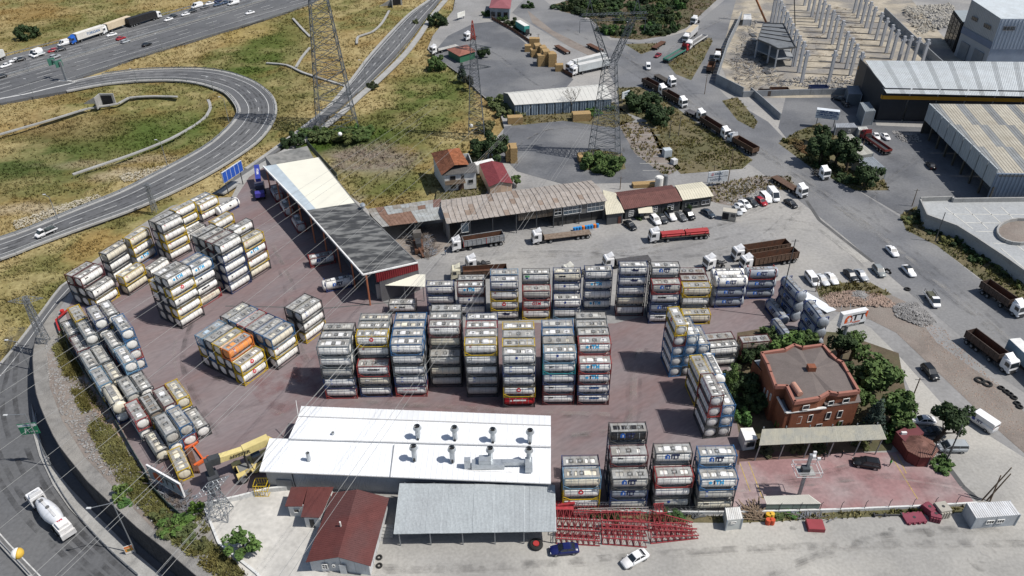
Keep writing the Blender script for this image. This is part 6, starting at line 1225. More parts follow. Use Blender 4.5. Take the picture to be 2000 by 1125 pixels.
def cab_meshes():
 b = MB(); secs = []
 def ring(x, w, zb, zt_): return [(x, -w, zb), (x, -w, zt_ - .15), (x, -w * .9, zt_), (x, w * .9, zt_), (x, w, zt_ - .15), (x, w, zb)]
 b.rings([ring(-2.25, 1.2, .95, 3.15), ring(-.45, 1.22, .75, 3.2), ring(-.22, 1.2, .5, 2.95), ring(-.05, 1.18, .45, 1.75), ring(0, 1.12, .45, 1.2)])
 b.add([(-2.2, -1.0, 3.1), (-2.2, 1.0, 3.1), (-2.25, -.98, 3.85), (-2.25, .98, 3.85), (-.75, -.85, 3.2), (-.75, .85, 3.2), (-1.9, -.9, 3.75), (-1.9, .9, 3.75)], [(0, 1, 3, 2), (2, 3, 7, 6), (6, 7, 5, 4), (0, 2, 6, 4), (1, 5, 7, 3), (0, 4, 5, 1)])
 g = MB(); g.add([(-.20, -1.06, 2.8), (-.20, 1.06, 2.8), (.0, 1.1, 1.75), (.0, -1.1, 1.75), (-.3, -1.0, 2.75), (-.3, 1.0, 2.75), (-.1, 1.0, 1.75), (-.1, -1.0, 1.75)], [(0, 1, 2, 3), (0, 3, 7, 4), (1, 5, 6, 2), (0, 4, 5, 1), (3, 2, 6, 7)])
 for s in (-1, 1): g.box(-1.35, min(s * 1.2, s * 1.235), 1.85, -.5, max(s * 1.2, s * 1.235), 2.7)
 g.box(-1.5, -.28, 3.2, -1.0, .28, 3.35)
 k = MB(); k.box(-.02, -1.0, .5, .06, 1.0, 1.15).box(-.2, -1.22, .35, .08, 1.22, .55)
 for s in (-1, 1): k.box(-.35, s * 1.42 - .1, 1.9, -.25, s * 1.42 + .1, 2.7).box(-.4, min(s * 1.2, s * 1.4), 2.6, -.3, max(s * 1.2, s * 1.4), 2.66)
 return b.mesh('cab', PAINT), g.mesh('windscreen', GLASS), k.mesh('grille', CHAS), [MB().box(0, s * .95 - .2, .62, .07, s * .95 + .2, .85).mesh('headlight', LAMPW) for s in (-1, 1)]
def tw(x, s, dual=False): return once(('w', round(x, 2), s, dual), lambda: wheel(.5, .55 if dual else .32, x, s * (1.0 if dual else 1.08), 16))
def cab_on(T, x, col, back=-3.6, rear_wheels=(-4.4,), tank=True):
 cb, gl, gr, hl = once('cab', cab_meshes)
 for me, nm, c in ((cb, 'cab', col), (gl, 'windscreen', None), (gr, 'grille', None), (hl[0], 'headlight', None), (hl[1], 'headlight', None)): o = inst(me, nm, T, c); o.location.x = x
 m = MB(); m.box(x - 6.0, -.45, .7, x - .6, -.3, .98).box(x - 6.0, .3, .7, x - .6, .45, .98).box(x - 4.9, -.6, .98, x - 3.9, .6, 1.12)
 m.box(x - 3.6, -1.15, .45, x - 2.4, -.5, 1.0).box(x - 3.4, .5, .45, x - 2.4, 1.15, .95).box(x - 2.5, -.9, 1.0, x - 2.3, .9, 2.6); m.build('chassis', [CHAS], T)
 for wx in [-1.35] + list(rear_wheels):
  for s in (-1, 1): inst(tw(x + wx, s, wx < -2), 'wheel', T)
def truck(kind, front, rear, label, cab=WH, bodyc=(.16, .1, .07), z=0., name=None, L=None, h=None, cat='truck', f=None, inner=None, load=None):
 a = f(*rear) if f else G(rear[0], rear[1], z); b = f(*front) if f else G(front[0], front[1], z); a = Vector((a.x, a.y, 0)) if not f else a; d = b - a; yaw = math.atan2(d.y, d.x); L = L or max(6.2, Vector((d.x, d.y)).length)
 loc = Vector((b.x, b.y, (b.z if f else .04))) - Vector((math.cos(yaw), math.sin(yaw), 0)) * L
 T = thing(name or {'tipper': 'tipper_truck', 'flat': 'flatbed_truck', 'box': 'box_truck', 'tractor': 'tractor_unit', 'pipes': 'pipe_truck'}.get(kind, 'truck'), label, cat, loc, yaw)
 x1 = L; rw = (-4.5,) if kind in ('tractor',) else (-4.6,)
 cab_on(T, x1, cab, rear_wheels=rw)
 e = x1 - 2.9     # front end of the load bed
 if kind != 'tractor':
  ax = [.9, 2.2, 3.5] if L > 11 else [1.2, 2.6]
  MB().box(0, -.5, .85, e, -.35, 1.2).box(0, .35, .85, e, .5, 1.2).box(-.05, -1.1, .5, .1, 1.1, .75).box(4.6, -1.0, .45, 5.8 if L > 11 else 4.8, -.55, .95).build('trailer_frame', [CHAS], T)
  for x in ax:
   for s in (-1, 1): inst(tw(x, s, True), 'wheel', T)
 BD = PAINT if kind == 'box' else FRAME
 if kind == 'tipper':
  hh = h or 1.55; z0 = 1.25; m = MB(); w = 1.24; t = .06
  m.box(0, -w, z0, e, w, z0 + .1).box(0, -w, z0, e, -w + t, z0 + hh).box(0, w - t, z0, e, w, z0 + hh).box(0, -w, z0, t, w, z0 + hh).box(e - t, -w, z0, e, w, z0 + hh + .25)
  m.box(-.03, -w - .05, z0 + hh, e + .03, -w + .1, z0 + hh + .1).box(-.03, w - .1, z0 + hh, e + .03, w + .05, z0 + hh + .1)
  m.build('tipper_body', [BD], T, bodyc)
  k = max(5, int(e / 1.1))
  for i in range(k + 1):
   x = e * i / k
   for s in (-1, 1): MB().box(x - .05, min(s * w, s * (w + .09)), z0 + .05, x + .05, max(s * w, s * (w + .09)), z0 + hh).build('rib', [BD], T, tuple(v * 1.25 for v in bodyc) if not (inner and i in (4, k)) else (.5, .03, .03))
  MB().box(t, -w + t, z0 + .1, e - t, w - t, z0 + .14).build('floor_lining', [RUST], T); MB().box(t, -w + t, z0 + .14, e - t, -w + t + .03, z0 + hh - .02).box(t, w - t - .03, z0 + .14, e - t, w - t, z0 + hh - .02).build('side_lining', [RUST], T)
 elif kind == 'flat':
  MB().box(0, -1.22, 1.2, e, 1.22, 1.35).build('deck', [FRAME], T, bodyc); MB().box(e - .08, -1.22, 1.35, e, 1.22, 2.2).build('headboard', [FRAME], T, tuple(v * .8 for v in bodyc))
  if h: MB().box(0, -1.25, 1.3, e, -1.18, 1.3 + h).box(0, 1.18, 1.3, e, 1.25, 1.3 + h).box(0, -1.25, 1.3, .07, 1.25, 1.3 + h).build('dropside', [PANEL], T, inner or bodyc)
 elif kind == 'box':
  hh = h or 2.75; MB().box(0, -1.25, 1.15, e, 1.25, 1.15 + hh).build('box_body', [PANEL], T, bodyc)
  MB().box(.05, -1.2, 1.15 + hh, e - .05, 1.2, 1.18 + hh).build('box_roof', [PANEL], T, inner or tuple(min(.85, v * 1.1) for v in bodyc))
  for s in (-1, 1): MB().box(0, s * 1.27 - .02, 1.12, e, s * 1.27 + .02, 1.3).build('side_rail', [CHAS], T)
 elif kind == 'pipes':
  MB().box(0, -1.22, 1.2, e, 1.22, 1.35).build('deck', [FRAME], T, (.1, .08, .07)); pc = (.36, .03, .035); hl_ = (e - .6) / 2
  for sec in (0, 1):
   x0 = .2 + sec * (hl_ + .3)
   for zz, ys in ((1.62, (-.95, -.4, .15, .7)), (2.1, (-.68, -.12, .43))):
    for y in ys: MB().cyl((x0, y + .1, zz), (x0 + hl_, y + .1, zz), .26, 12, cap=False).build('pipe', [PANEL], T, pc, smooth=True)
   for xx in (x0 + 1, x0 + hl_ - 1): MB().box(xx - .05, -1.2, 1.35, xx + .05, -1.1, 2.3).box(xx - .05, 1.1, 1.35, xx + .05, 1.2, 2.3).build('stake', [CHAS], T)
 return T
RB, BR_, GR_ = (.13, .08, .055), (.085, .06, .05), (.33, .35, .37)
truck('tipper', (882, 490), (983, 474), 'white cab truck with grey ribbed tipper and red stripes under the garage', bodyc=GR_, inner=1, h=1.7)
truck('tractor', (911, 527), (958, 518), 'white tractor unit without trailer below the grey tipper')
truck('tipper', (881, 545), (990, 538), 'cream cab truck with rusty tipper behind the upper container row', cab=(.7, .66, .5), bodyc=RB, h=1.2)
truck('flat', (1039, 475), (1152, 461), 'white cab truck with empty flatbed before the garage', bodyc=(.24, .19, .15))
truck('pipes', (1267, 472), (1382, 462), 'white cab truck loaded with dark red pipes')
truck('flat', (1178, 524), (1268, 512), 'white cab truck with dark skeletal trailer behind the upper row', bodyc=(.09, .09, .095))
truck('tractor', (1100, 545), (1135, 536), 'cream cab tractor unit mostly hidden behind the upper row', cab=(.7, .68, .6))
truck('tractor', (1375, 527), (1420, 516), 'white tractor unit right of the eighth upper stack')
truck('tipper', (1430, 508), (1535, 492), 'white cab truck with brown tipper, the farther of two', bodyc=RB, h=1.8)
truck('tipper', (1446, 526), (1551, 508), 'white cab truck with brown tipper, the nearer of two', bodyc=RB, h=1.8)
truck('flat', (1570, 388), (1510, 352), 'white cab truck with long empty rusty flatbed beside the parked cars', bodyc=RB)
truck('tractor', (1613, 353), (1590, 336), 'small white tractor unit on the street below the dark pines')
truck('tipper', (1993, 622), (1917, 568), 'dark tipper truck with white cab at the right edge', bodyc=BR_, h=1.7)
truck('tipper', (1975, 732), (1888, 665), 'brown tipper truck with white cab above the row of tyres', bodyc=BR_, h=1.7)
truck('box', (2062, 780), (1968, 690), 'box truck with blue side and white ribbed roof at the right edge', bodyc=(.2, .3, .38), inner=(.7, .7, .68))
truck('tipper', (1297, 187), (1258, 166), 'dark tipper truck first in the queue down the street', bodyc=BR_, h=1.5); truck('flat', (1315, 171), (1281, 152), 'white cab truck with bare chassis beside the queue', bodyc=(.08, .07, .06))
truck('tipper', (1337, 212), (1298, 190), 'dark tipper truck second in the queue down the street', bodyc=BR_, h=1.5); truck('flat', (1373, 237), (1335, 219), 'white cab lorry with low bed in the middle of the queue', bodyc=(.1, .1, .11), L=8)
truck('tipper', (1420, 273), (1371, 242), 'dark tipper truck after the low bed lorry', bodyc=BR_, h=1.5); truck('tipper', (1424, 276), (1474, 305), 'tipper truck facing back up the street at the queue end', bodyc=RB, h=1.5, cab=(.7, .72, .75))
truck('tipper', (1399, 122), (1405, 97), 'tipper truck driving down beside the site wall', bodyc=BR_, h=1.5, L=9); truck('tipper', (1391, 130), (1380, 157), 'tipper truck driving up beside the site wall', bodyc=RB, h=1.5, cab=(.1, .1, .1), L=9)
truck('box', (1337, 85), (1357, 66), 'white cab truck with tan roofed box on the upper street', bodyc=(.55, .55, .55), inner=(.5, .42, .3)); truck('flat', (1340, 100), (1299, 124), 'red cab truck with green flatbed by the dry verge', cab=(.35, .02, .03), bodyc=(.12, .13, .13), h=.6, inner=(.05, .22, .17)); truck('flat', (1342, 98), (1376, 76), 'white cab truck with white dropside bed by the dry verge', bodyc=(.2, .2, .2), h=.6, inner=(.6, .6, .6))
truck('tractor', (1352, 49), (1378, 36), 'white truck with bare chassis at the top of the street', L=9)
truck('box', (1115, 148), (1188, 132), 'white cab truck with pale curtain trailer, nearer of two', bodyc=(.5, .53, .54), inner=(.6, .6, .58)); truck('box', (1108, 141), (1180, 122), 'white cab truck with pale curtain trailer, farther of two', bodyc=(.5, .53, .54), inner=(.6, .6, .58))
truck('flat', (842, 107), (893, 94), 'white cab truck with white flatbed left of the tea hut', bodyc=(.5, .5, .48)); truck('tractor', (908, 80), (926, 76), 'white tractor unit behind the tea hut')
truck('flat', (1684, 270), (1733, 304), 'red truck with long dark bed among the stores', cab=(.22, .03, .03), bodyc=(.06, .07, .08), h=.7, inner=(.25, .05, .04))
tb = truck('box', (139, 88), (205, 66), 'blue cab truck with white TORKSAN trailer on the highway', cab=(.02, .12, .5), bodyc=(.66, .64, .6)); text_obj('TORKSAN', 1.5, (.02, .12, .3), tb, (6.2, 1.29, 2.6), (R(90), 0, R(180)), .03)
truck('box', (200, 68), (256, 48), 'white cab truck with tan trailer on the highway', bodyc=(.6, .5, .36)); truck('box', (314, 35), (252, 54), 'green and white truck with black trailer on the highway', cab=(.75, .75, .75), bodyc=(.02, .02, .022)); 
truck('box', (-30, 132), (5, 116), 'white truck cut by the left edge of the highway', bodyc=(.6, .6, .58), L=11)
tr = truck('box', (1035, 72), (1006, 54), 'green ended white container trailer by the hedge', bodyc=(.06, .3, .27), inner=(.75, .75, .72), L=12)
for ch in list(tr.children):
 if ch.name.split('.')[0] in ('cab', 'windscreen', 'grille', 'headlight'): bpy.data.objects.remove(ch)
tr.name = 'container_trailer'; tr['category'] = 'trailer'
def pickup(px, fr, label, bed=(.3, .35, .36), frame=False, f=None):
 a, b, yaw = at_px(px, fr, .6, f); T = thing('pickup_truck', label, 'pickup', (a.x, a.y, .1), yaw)
 m = body_loft([(.55, .9, .45, 1.15, .9), (.6, .92, .4, 1.3, .92), (1.5, .92, .4, 1.25, .9), (2.3, .88, .42, 1.05, .86), (2.65, .76, .48, .85, .82)]); m.build('body', [PAINT], T, WH)
 MB().add([(.6, -.85, 1.25), (.7, -.72, 2.0), (1.45, -.72, 2.02), (2.0, -.82, 1.2), (.6, .85, 1.25), (.7, .72, 2.0), (1.45, .72, 2.02), (2.0, .82, 1.2)], [(0, 1, 2, 3), (7, 6, 5, 4), (0, 4, 5, 1), (1, 5, 6, 2), (2, 6, 7, 3), (3, 7, 4, 0)]).build('windows', [GLASS], T)
 MB().box(.62, -.74, 1.98, 1.5, .74, 2.06).build('roof', [PAINT], T, WH); MB().box(-2.7, -.95, .75, .5, .95, .85).box(-2.7, -.97, .8, .5, -.92, 1.15).box(-2.7, .92, .8, .5, .97, 1.15).box(-2.72, -.95, .8, -2.67, .95, 1.15).build('load_bed', [PAINT], T, WH)
 MB().box(-2.6, -.9, .86, .4, .9, .9).build('bed_floor', [PANEL], T, bed)
 if frame:
  m = MB()
  for x in (-2.6, -1.1, .4):
   for s in (-1, 1): m.bar((x, s * .9, .9), (x, s * .9, 1.9), .06)
  for s in (-1, 1): m.bar((-2.6, s * .9, 1.9), (.4, s * .9, 1.9), .06).bar((-2.6, s * .9, 1.4), (.4, s * .9, 1.4), .06)
  m.build('stake_frame', [CHAS], T); MB().box(-2.2, -.7, .9, -.2, .7, 1.5).build('load', [PANEL], T, bed)
 for x in (1.75, -1.6):
  for s in (-1, 1): inst(once(('pw', x, s), lambda: wheel(.34, .22, x, s * .82)), 'wheel', T)
pickup((90, 455), (72, 463), 'small white pickup with dark load on the loop ramp', (.08, .1, .1), True); pickup(z8(962, 635), z8(1000, 690), 'white pickup with stake bed on the street by the gravel', (.1, .1, .07), True); pickup((75, 108), (66, 111), 'white empty pickup in the highway jam')
def bulk():
 a = GT(138, 1052); b = GT(62, 968); d = b - a; yaw = math.atan2(d.y, d.x); L = 12.5
 T = thing('cement_truck', 'white bulk tanker truck with rear hopper on the sunken road', 'tanker truck', (a.x, a.y, a.z + .08), yaw); cab_on(T, L, WH, rear_wheels=(-4.5,))
 m = MB(); n = 20
 def ring(x, r, zc): return [(x, r * math.cos(2 * math.pi * i / n), zc + r * math.sin(2 * math.pi * i / n)) for i in range(n)]
 m.rings([ring(9.6, .55, 2.5), ring(9.3, .85, 2.45), ring(7.6, 1.25, 2.35), ring(6, 1.42, 2.3), ring(5, 1.42, 2.3), ring(3.2, 1.15, 2.5), ring(1.9, .8, 2.7), ring(1.4, .5, 2.8)]); m.build('tank', [PAINT], T, (.72, .74, .78), smooth=True)
 MB().box(2.8, -.22, 3.68, 8.8, .22, 3.74).build('walkway', [PAINT], T, (.6, .6, .6)); 
 for x in (7.9, 5.6): MB().cyl((x, 0, 3.7), (x, 0, 3.95), .3, 12).build('hatch', [PANEL], T, (.15, .15, .15))
 MB().box(-.2, -1.1, 1.3, 2.2, 1.1, 2.9).box(.0, -.8, 2.9, 1.7, .8, 3.5).build('rear_hopper', [PAINT], T, (.75, .74, .73)); MB().box(-.5, -1.2, .9, -.15, 1.2, 1.9).build('rear_frame', [PANEL], T, (.6, .6, .6)); text_obj('BAL', .55, (.5, .02, .05), T, (1.5, 0, 3.52), (0, 0, R(90)), .03)
 MB().box(0, -.5, .85, 9, -.3, 1.2).box(0, .3, .85, 9, .5, 1.2).box(.5, -.95, .6, 4.5, .95, 1.0).build('trailer_frame', [CHAS], T)
 for x in (1.0, 2.3, 3.6):
  for s in (-1, 1): inst(tw(x, s, True), 'wheel', T)
bulk()
def stacker():
 a = G(565, 905); b = G(448, 905, 0); d = b - a; d = Vector((G(460, 920).x, G(460, 920).y, 0)) - Vector((G(545, 868).x, G(545, 868).y, 0)); yaw = math.atan2(d.y, d.x); base = G(520, 905)
 T = thing('reach_stacker', 'pale yellow reach stacker with raised HYSTER boom', 'reach stacker', (-44.7, 92.2, .04), R(-147)); YL = (.62, .5, .2)
 MB().box(-4.2, -1.8, .9, 1.0, 1.8, 1.9).box(-4.6, -1.9, .9, -2.6, 1.9, 2.3).box(1.0, -.9, .8, 3.4, .9, 1.6).box(2.4, -2.0, .7, 3.9, -1.0, 1.75).box(2.4, 1.0, .7, 3.9, 2.0, 1.75).box(-1.0, -1.9, 1.2, 1.4, -1.2, 1.7).box(-1.0, 1.2, 1.2, 1.4, 1.9, 1.7).build('chassis', [PANEL], T, YL)
 MB().box(-1.4, -1.3, 1.5, .6, -.4, 1.6).box(1.0, -.8, 1.6, 3.2, .8, 1.68).build('deck_plate', [PANEL], T, (.2, .2, .19))
 MB().box(-.9, -.75, 1.6, .6, .65, 3.2).build('operator_cab', [PANEL], T, (.03, .03, .03)); MB().box(.61, -.65, 2.1, .64, .55, 3.1).box(-.85, -.78, 2.1, .5, -.76, 3.1).box(-.8, -.6, 3.2, .5, .5, 3.24).build('cab_window', [GLASS], T)
 p0, p1 = Vector((-3.8, 0, 4.6)), Vector((6.0, -.2, 5.6)); m = MB(); m.bar(p0.lerp(p1, .1) + Vector((0, 0, .7)), p0.lerp(p1, .55), 1.35, 1.5).bar(p0.lerp(p1, .4), p1, 1.1, 1.15).bar((-4.6, 0, 2.0), p0.lerp(p1, .14) + Vector((0, 0, .5)), 1.4, 1.3); m.build('boom', [PANEL], T, (.66, .55, .24))
 MB().bar(p1 - Vector((.5, 0, .1)), p1 + Vector((1.4, 0, .2)), 1.2, 1.5).box(6.9, -.6, 3.0, 7.9, .5, 6.4).build('boom_head', [PANEL], T, (.05, .055, .06)); MB().box(6.5, -1.2, 2.2, 8.3, 1.2, 3.1).box(7.0, -3.2, 2.0, 7.7, 3.2, 2.5).build('spreader', [PANEL], T, (.06, .065, .075))
 for s in (-1, 1): MB().cyl((1.6, s * .75, 1.6), p0.lerp(p1, .55) + Vector((0, s * .5, -.4)), .17, 8).build('lift_cylinder', [CHAS], T)
 dm = (p1 - p0).normalized(); ang = -math.atan2(dm.z, dm.x)
 for s in (-1, 1):
  o = text_obj('HYSTER', .95, (.03, .03, .03), T, p0.lerp(p1, .62) + Vector((0, s * .72 - .0, 0)), (R(90), ang if False else 0, 0), .04); 
  o.rotation_euler = Matrix.Rotation(ang, 3, 'Y').to_4x4().to_euler(); q = Matrix.Rotation(-math.atan2(dm.z, dm.x), 4, 'Y') @ (Matrix.Rotation(R(90), 4, 'X') if s < 0 else Matrix.Rotation(R(180), 4, 'Z') @ Matrix.Rotation(R(90), 4, 'X')); o.rotation_euler = q.to_euler()
 for x, y in ((3.1, -1.9), (3.1, 1.9), (3.1, -1.2), (3.1, 1.2), (-3.2, -1.8), (-3.2, 1.8)):
  inst(once(('sw', x, y), lambda: wheel(.85, .6, x, y, 18)), 'wheel', T)
stacker()
def crane():
 a = G(502, 392); b = G(499, 340); d = a - b; yaw = math.atan2(d.y, d.x); T = thing('mobile_crane', 'blue mobile crane with white lettered boom at the shed corner', 'crane', (a.x, a.y + 4, .04), yaw - R(0)); BL_ = (.03, .05, .3)
 MB().box(-5, -1.3, .8, 4, 1.3, 1.5).build('chassis', [CHAS], T); MB().box(2.6, -1.25, 1.2, 4.6, 1.25, 2.4).build('lower_cab', [PANEL], T, (.06, .05, .3)); MB().box(-2.5, -1.2, 1.5, 0, 1.2, 2.6).build('turntable', [PANEL], T, (.08, .08, .12))
 MB().bar((-2.5, 0, 3.0), (-8.5, .0, 4.6), 1.4, 1.2).build('boom', [PANEL], T, BL_); 
 dm = Vector((-7, 0, 3.6)).normalized(); o = text_obj('PTMM', .9, (.6, .6, .65), T, (-5.4, 0, 4.42), (0, 0, 0), .04); o.rotation_euler = (0, math.atan2(1.6, 6), R(0))
 for s in (-1, 1): MB().box(1.0, s * 1.3 - .3, .5, 1.5, s * 1.3 + .3, 2.0).build('outrigger', [CHAS], T)
 for x in (3.3, 1.9, -2.5, -3.9):
  for s in (-1, 1): inst(tw(x, s, True), 'wheel', T)
crane()
T = thing('derelict_cabin', 'worn beige truck cabin box with dark open side', 'cabin', G(1423, 428), R(-18)); MB().box(-1.8, -1.1, .2, 1.8, 1.1, 2.7).build('box_body', [PANEL], T, (.45, .42, .36)); MB().box(-1.75, -1.13, .4, -.1, -1.1, 2.3).build('open_side', [DARK], T); MB().box(.4, -1.14, 1.3, 1.5, -1.1, 2.2).build('window', [GLASS], T)
def skel(px, q, lab):
 a, b, yaw = at_px(px, q, .5); T = thing('trailer_chassis', lab, 'trailer', (a.x, a.y, .03), yaw); MB().box(-5, -1.1, .9, 5, -.9, 1.15).box(-5, .9, .9, 5, 1.1, 1.15).box(-5, -1.1, 1.15, 5, 1.1, 1.22).build('deck', [RUST], T)
 for x in (-3.5, -2.2, 4.2):
  for s in (-1, 1): inst(tw(x, s, False), 'wheel', T)
skel((1098, 98), (1110, 105), 'old flat trailer chassis parked alone on the dusty ground'); skel((1162, 95), (1168, 98), 'rusty short trailer left of the big pylon top'); skel((1286, 90), (1295, 84), 'rusty trailer frame on the small traffic island')
# ================================================================ VEGETATION
LEAFM = M('leaf_green', (1, 1, 1), .75, obj=True, var=.55, scale=1.1, world=False, c2=(.42, .5, .5), spec=.25)
BARK = M('bark', (.10, .075, .055), .9, var=.4, scale=3)
def leaf_mesh(seed, n=1400, rx=1.0, rz=.8, shape='round', leaf=.11):
 rng = np.random.default_rng(seed); nc = 26 if shape != 'bush' else 18
 if shape == 'cone':
  h = rng.uniform(0, 1, nc * 2) ** 1.3; a = rng.uniform(0, 6.28, nc * 2); rr = (1 - h) * .85 * rng.uniform(.5, 1, nc * 2); C = np.stack([rr * np.cos(a), rr * np.sin(a), h * 2.2 - .9], 1)
 else:
  u = rng.normal(size=(nc, 3)); u /= np.linalg.norm(u, axis=1)[:, None]; C = u * rng.uniform(.4, 1.0, nc)[:, None] * np.array([rx, rx, rz]); C[:, 2] = np.where(C[:, 2] < -rz * .5, -rz * .4, C[:, 2])
 k = rng.integers(0, len(C), n); d = rng.normal(size=(n, 3)); d /= np.linalg.norm(d, axis=1)[:, None]; cr = rng.uniform(.16, .36, len(C))[k]
 P = C[k] + d * (cr * rng.uniform(.5, 1.0, n) ** .5)[:, None]
 nrm = d + rng.normal(size=(n, 3)) * .6 + np.array([0, 0, .35]); nrm /= np.linalg.norm(nrm, axis=1)[:, None]
 t = np.cross(nrm, rng.normal(size=(n, 3))); t /= np.linalg.norm(t, axis=1)[:, None]; b = np.cross(nrm, t); s = rng.uniform(.6, 1.3, n)[:, None] * leaf
 V = np.stack([P - t * s, P - b * s * .6, P + t * s, P + b * s * .6], 1).reshape(-1, 3)
 me = bpy.data.meshes.new('crown'); me.vertices.add(len(V)); me.vertices.foreach_set('co', V.ravel()); me.loops.add(len(V)); me.loops.foreach_set('vertex_index', np.arange(len(V))); me.polygons.add(n); me.polygons.foreach_set('loop_start', np.arange(0, len(V), 4)); me.update(); me.materials.append(LEAFM); return me
LF_ = dict(round=[leaf_mesh(i, 2600, 1, .85) for i in range(3)], bush=[leaf_mesh(10 + i, 1300, 1, .6, 'bush', .14) for i in range(3)], cone=[leaf_mesh(20, 2200, shape='cone', leaf=.09)], airy=[leaf_mesh(30, 1500, 1.05, .9, leaf=.12)])
def trunk_mesh(seed, h=1.0, lean=0):
 r = random.Random(seed); m = MB(); m.cyl((0, 0, -.1), (lean * .5, 0, .55), .07, 8, .05, cap=False); top = Vector((lean * .5, 0, .55))
 for k in range(6):
  a = k * 1.05 + r.random(); e = Vector((lean + math.cos(a) * .3, math.sin(a) * .3, .8 + r.random() * .25)); m.cyl(top - Vector((0, 0, .05)), e, .035, 6, .012, cap=False)
 return m.mesh('trunk', BARK)
TRK = [trunk_mesh(i) for i in range(3)]
rv = random.Random(3)
GRN, DGR, OLV, FIR, BRT = (.095, .145, .042), (.042, .068, .024), (.13, .13, .05), (.06, .085, .065), (.11, .18, .045)
def tree(px, py, h, r, col, label, kind='round', name='tree', cx=0, cy=0):
 p = G(px, py); T = thing(name, label, 'tree', (p.x, p.y, 0), rv.uniform(0, 6.28) if not cx else 0)
 c = inst(rv.choice(LF_[kind]), 'crown', T, col); cz = h - r * (.8 if kind != 'cone' else 1.25); c.scale = (r, r * rv.uniform(.9, 1.1), r * (.95 if kind != 'cone' else 1.1)); c.location = (cx, cy, cz)
 t = inst(rv.choice(TRK), 'trunk', T); t.scale = (h * .8, h * .8, max(.5, cz)); 
 if cx: t.rotation_euler.y = math.atan2(cx, cz) * .8
 return T
def bush(px, py, r, h, col, label, group=None):
 p = G(px, py); c = inst(rv.choice(LF_['bush']), 'bush', None, tuple(v * rv.uniform(.8, 1.2) for v in col)); c.scale = (r, r * rv.uniform(.8, 1.2), h); c.location = (p.x, p.y, h * .35); c.rotation_euler.z = rv.uniform(0, 6.28); tag(c, label, 'bush', group); return c
for a in [(1692, 765, 8.5, 5.4, GRN, 'large leafy tree right of the villa roof', 'round'), (1738, 828, 7, 4.1, GRN, 'leafy tree with dark foliage by the pole at the pale lot', 'round'), (1698, 850, 7.5, 2.6, FIR, 'blue-green spruce at the front right corner of the villa', 'cone'),
          (1632, 716, 8.5, 2.7, DGR, 'very dark ivy clad tree under the signboard', 'round'), (1536, 702, 6, 3.6, BRT, 'bright green tree behind the villa roof', 'round'), (1572, 694, 5.5, 2.5, GRN, 'smaller green tree behind the villa, next to the bright one', 'round'),
          (1424, 768, 6.5, 2.4, GRN, 'feathery green tree right of the middle stack', 'cone'), (1472, 712, 5, 2.6, DGR, 'dark tree at the left rear corner of the villa', 'round'), (1455, 772, 4.5, 2.8, DGR, 'dark tree left of the villa wall', 'round'), (1475, 800, 4, 2.4, DGR, 'dark shrubby tree before the villa side wall', 'round'),
          (1668, 800, 5, 2.4, GRN, 'green tree in front of the villa corner', 'round'), (1650, 770, 7, 2.6, DGR, 'tree squeezed against the right villa wall', 'round'), (1660, 705, 7, 2.6, GRN, 'green tree with thin crown under the sign right side', 'airy')]: tree(*a)
tree(1826, 862, 7.2, 3.4, DGR, 'leaning pine with dense dark crown beside the kiosk', 'round', 'pine_tree', cx=2.4, cy=1.2)
for a in [(1600, 322, 9, 4.0, DGR, 'dark pine leftmost of the clump below the metal sign'), (1630, 326, 10, 4.8, DGR, 'tallest dark pine in the middle of the clump'), (1652, 334, 8, 3.4, DGR, 'dark pine beside the cream flat store'), (1688, 366, 7, 4.0, DGR, 'separate dark pine near the street side of the grey store'), (1590, 318, 5, 3.4, OLV, 'olive pine nearest the street corner'), (1603, 282, 6, 2.8, DGR, 'small dark pine left of the metal sign')]: tree(*a, 'round', 'pine_tree')
for a in [(958, 312, 8, 5.2, DGR, 'big dark tree behind the pink cottage', 'round'), (855, 48, 5, 4.2, DGR, 'round dark tree at the meadow corner of the upper lot', 'round'), (852, 132, 4.5, 4.2, GRN, 'green bushy tree left below the tea hut', 'round'), (942, 112, 4.5, 2.8, DGR, 'small tree right of the tea hut', 'round'), (903, 158, 6, 2.4, FIR, 'dark conifer below the tea hut', 'cone'), (916, 172, 4.5, 2.2, (.06, .06, .045), 'greyish shrub tree beside the dark conifer', 'round'),
          (575, 284, 3.8, 3.5, DGR, 'dark bushy tree beside the big pylon feet', 'round'), (54, 72, 5, 4.6, DGR, 'lone round tree in the far meadow', 'round'), (1165, 330, 4.8, 4.2, GRN, 'left green tree inside the feet of the lattice pylon', 'round'), (1196, 333, 4.8, 4.0, GRN, 'right green tree inside the feet of the lattice pylon', 'round'), (1008, 365, 3.6, 1.6, GRN, 'small tree behind the pink cottage wall', 'round'), (478, 1080, 4.2, 2.4, BRT, 'fig tree growing out of the pale slab', 'airy'),
          (1240, 215, 6, 4.6, DGR, 'dark tree left of three by the street verge', 'round'), (1268, 215, 6, 4.6, DGR, 'dark tree middle of three by the street verge', 'round'), (1285, 240, 6, 4.8, DGR, 'dark tree nearest of three by the street verge', 'round')]: tree(*a)
n_ = 0
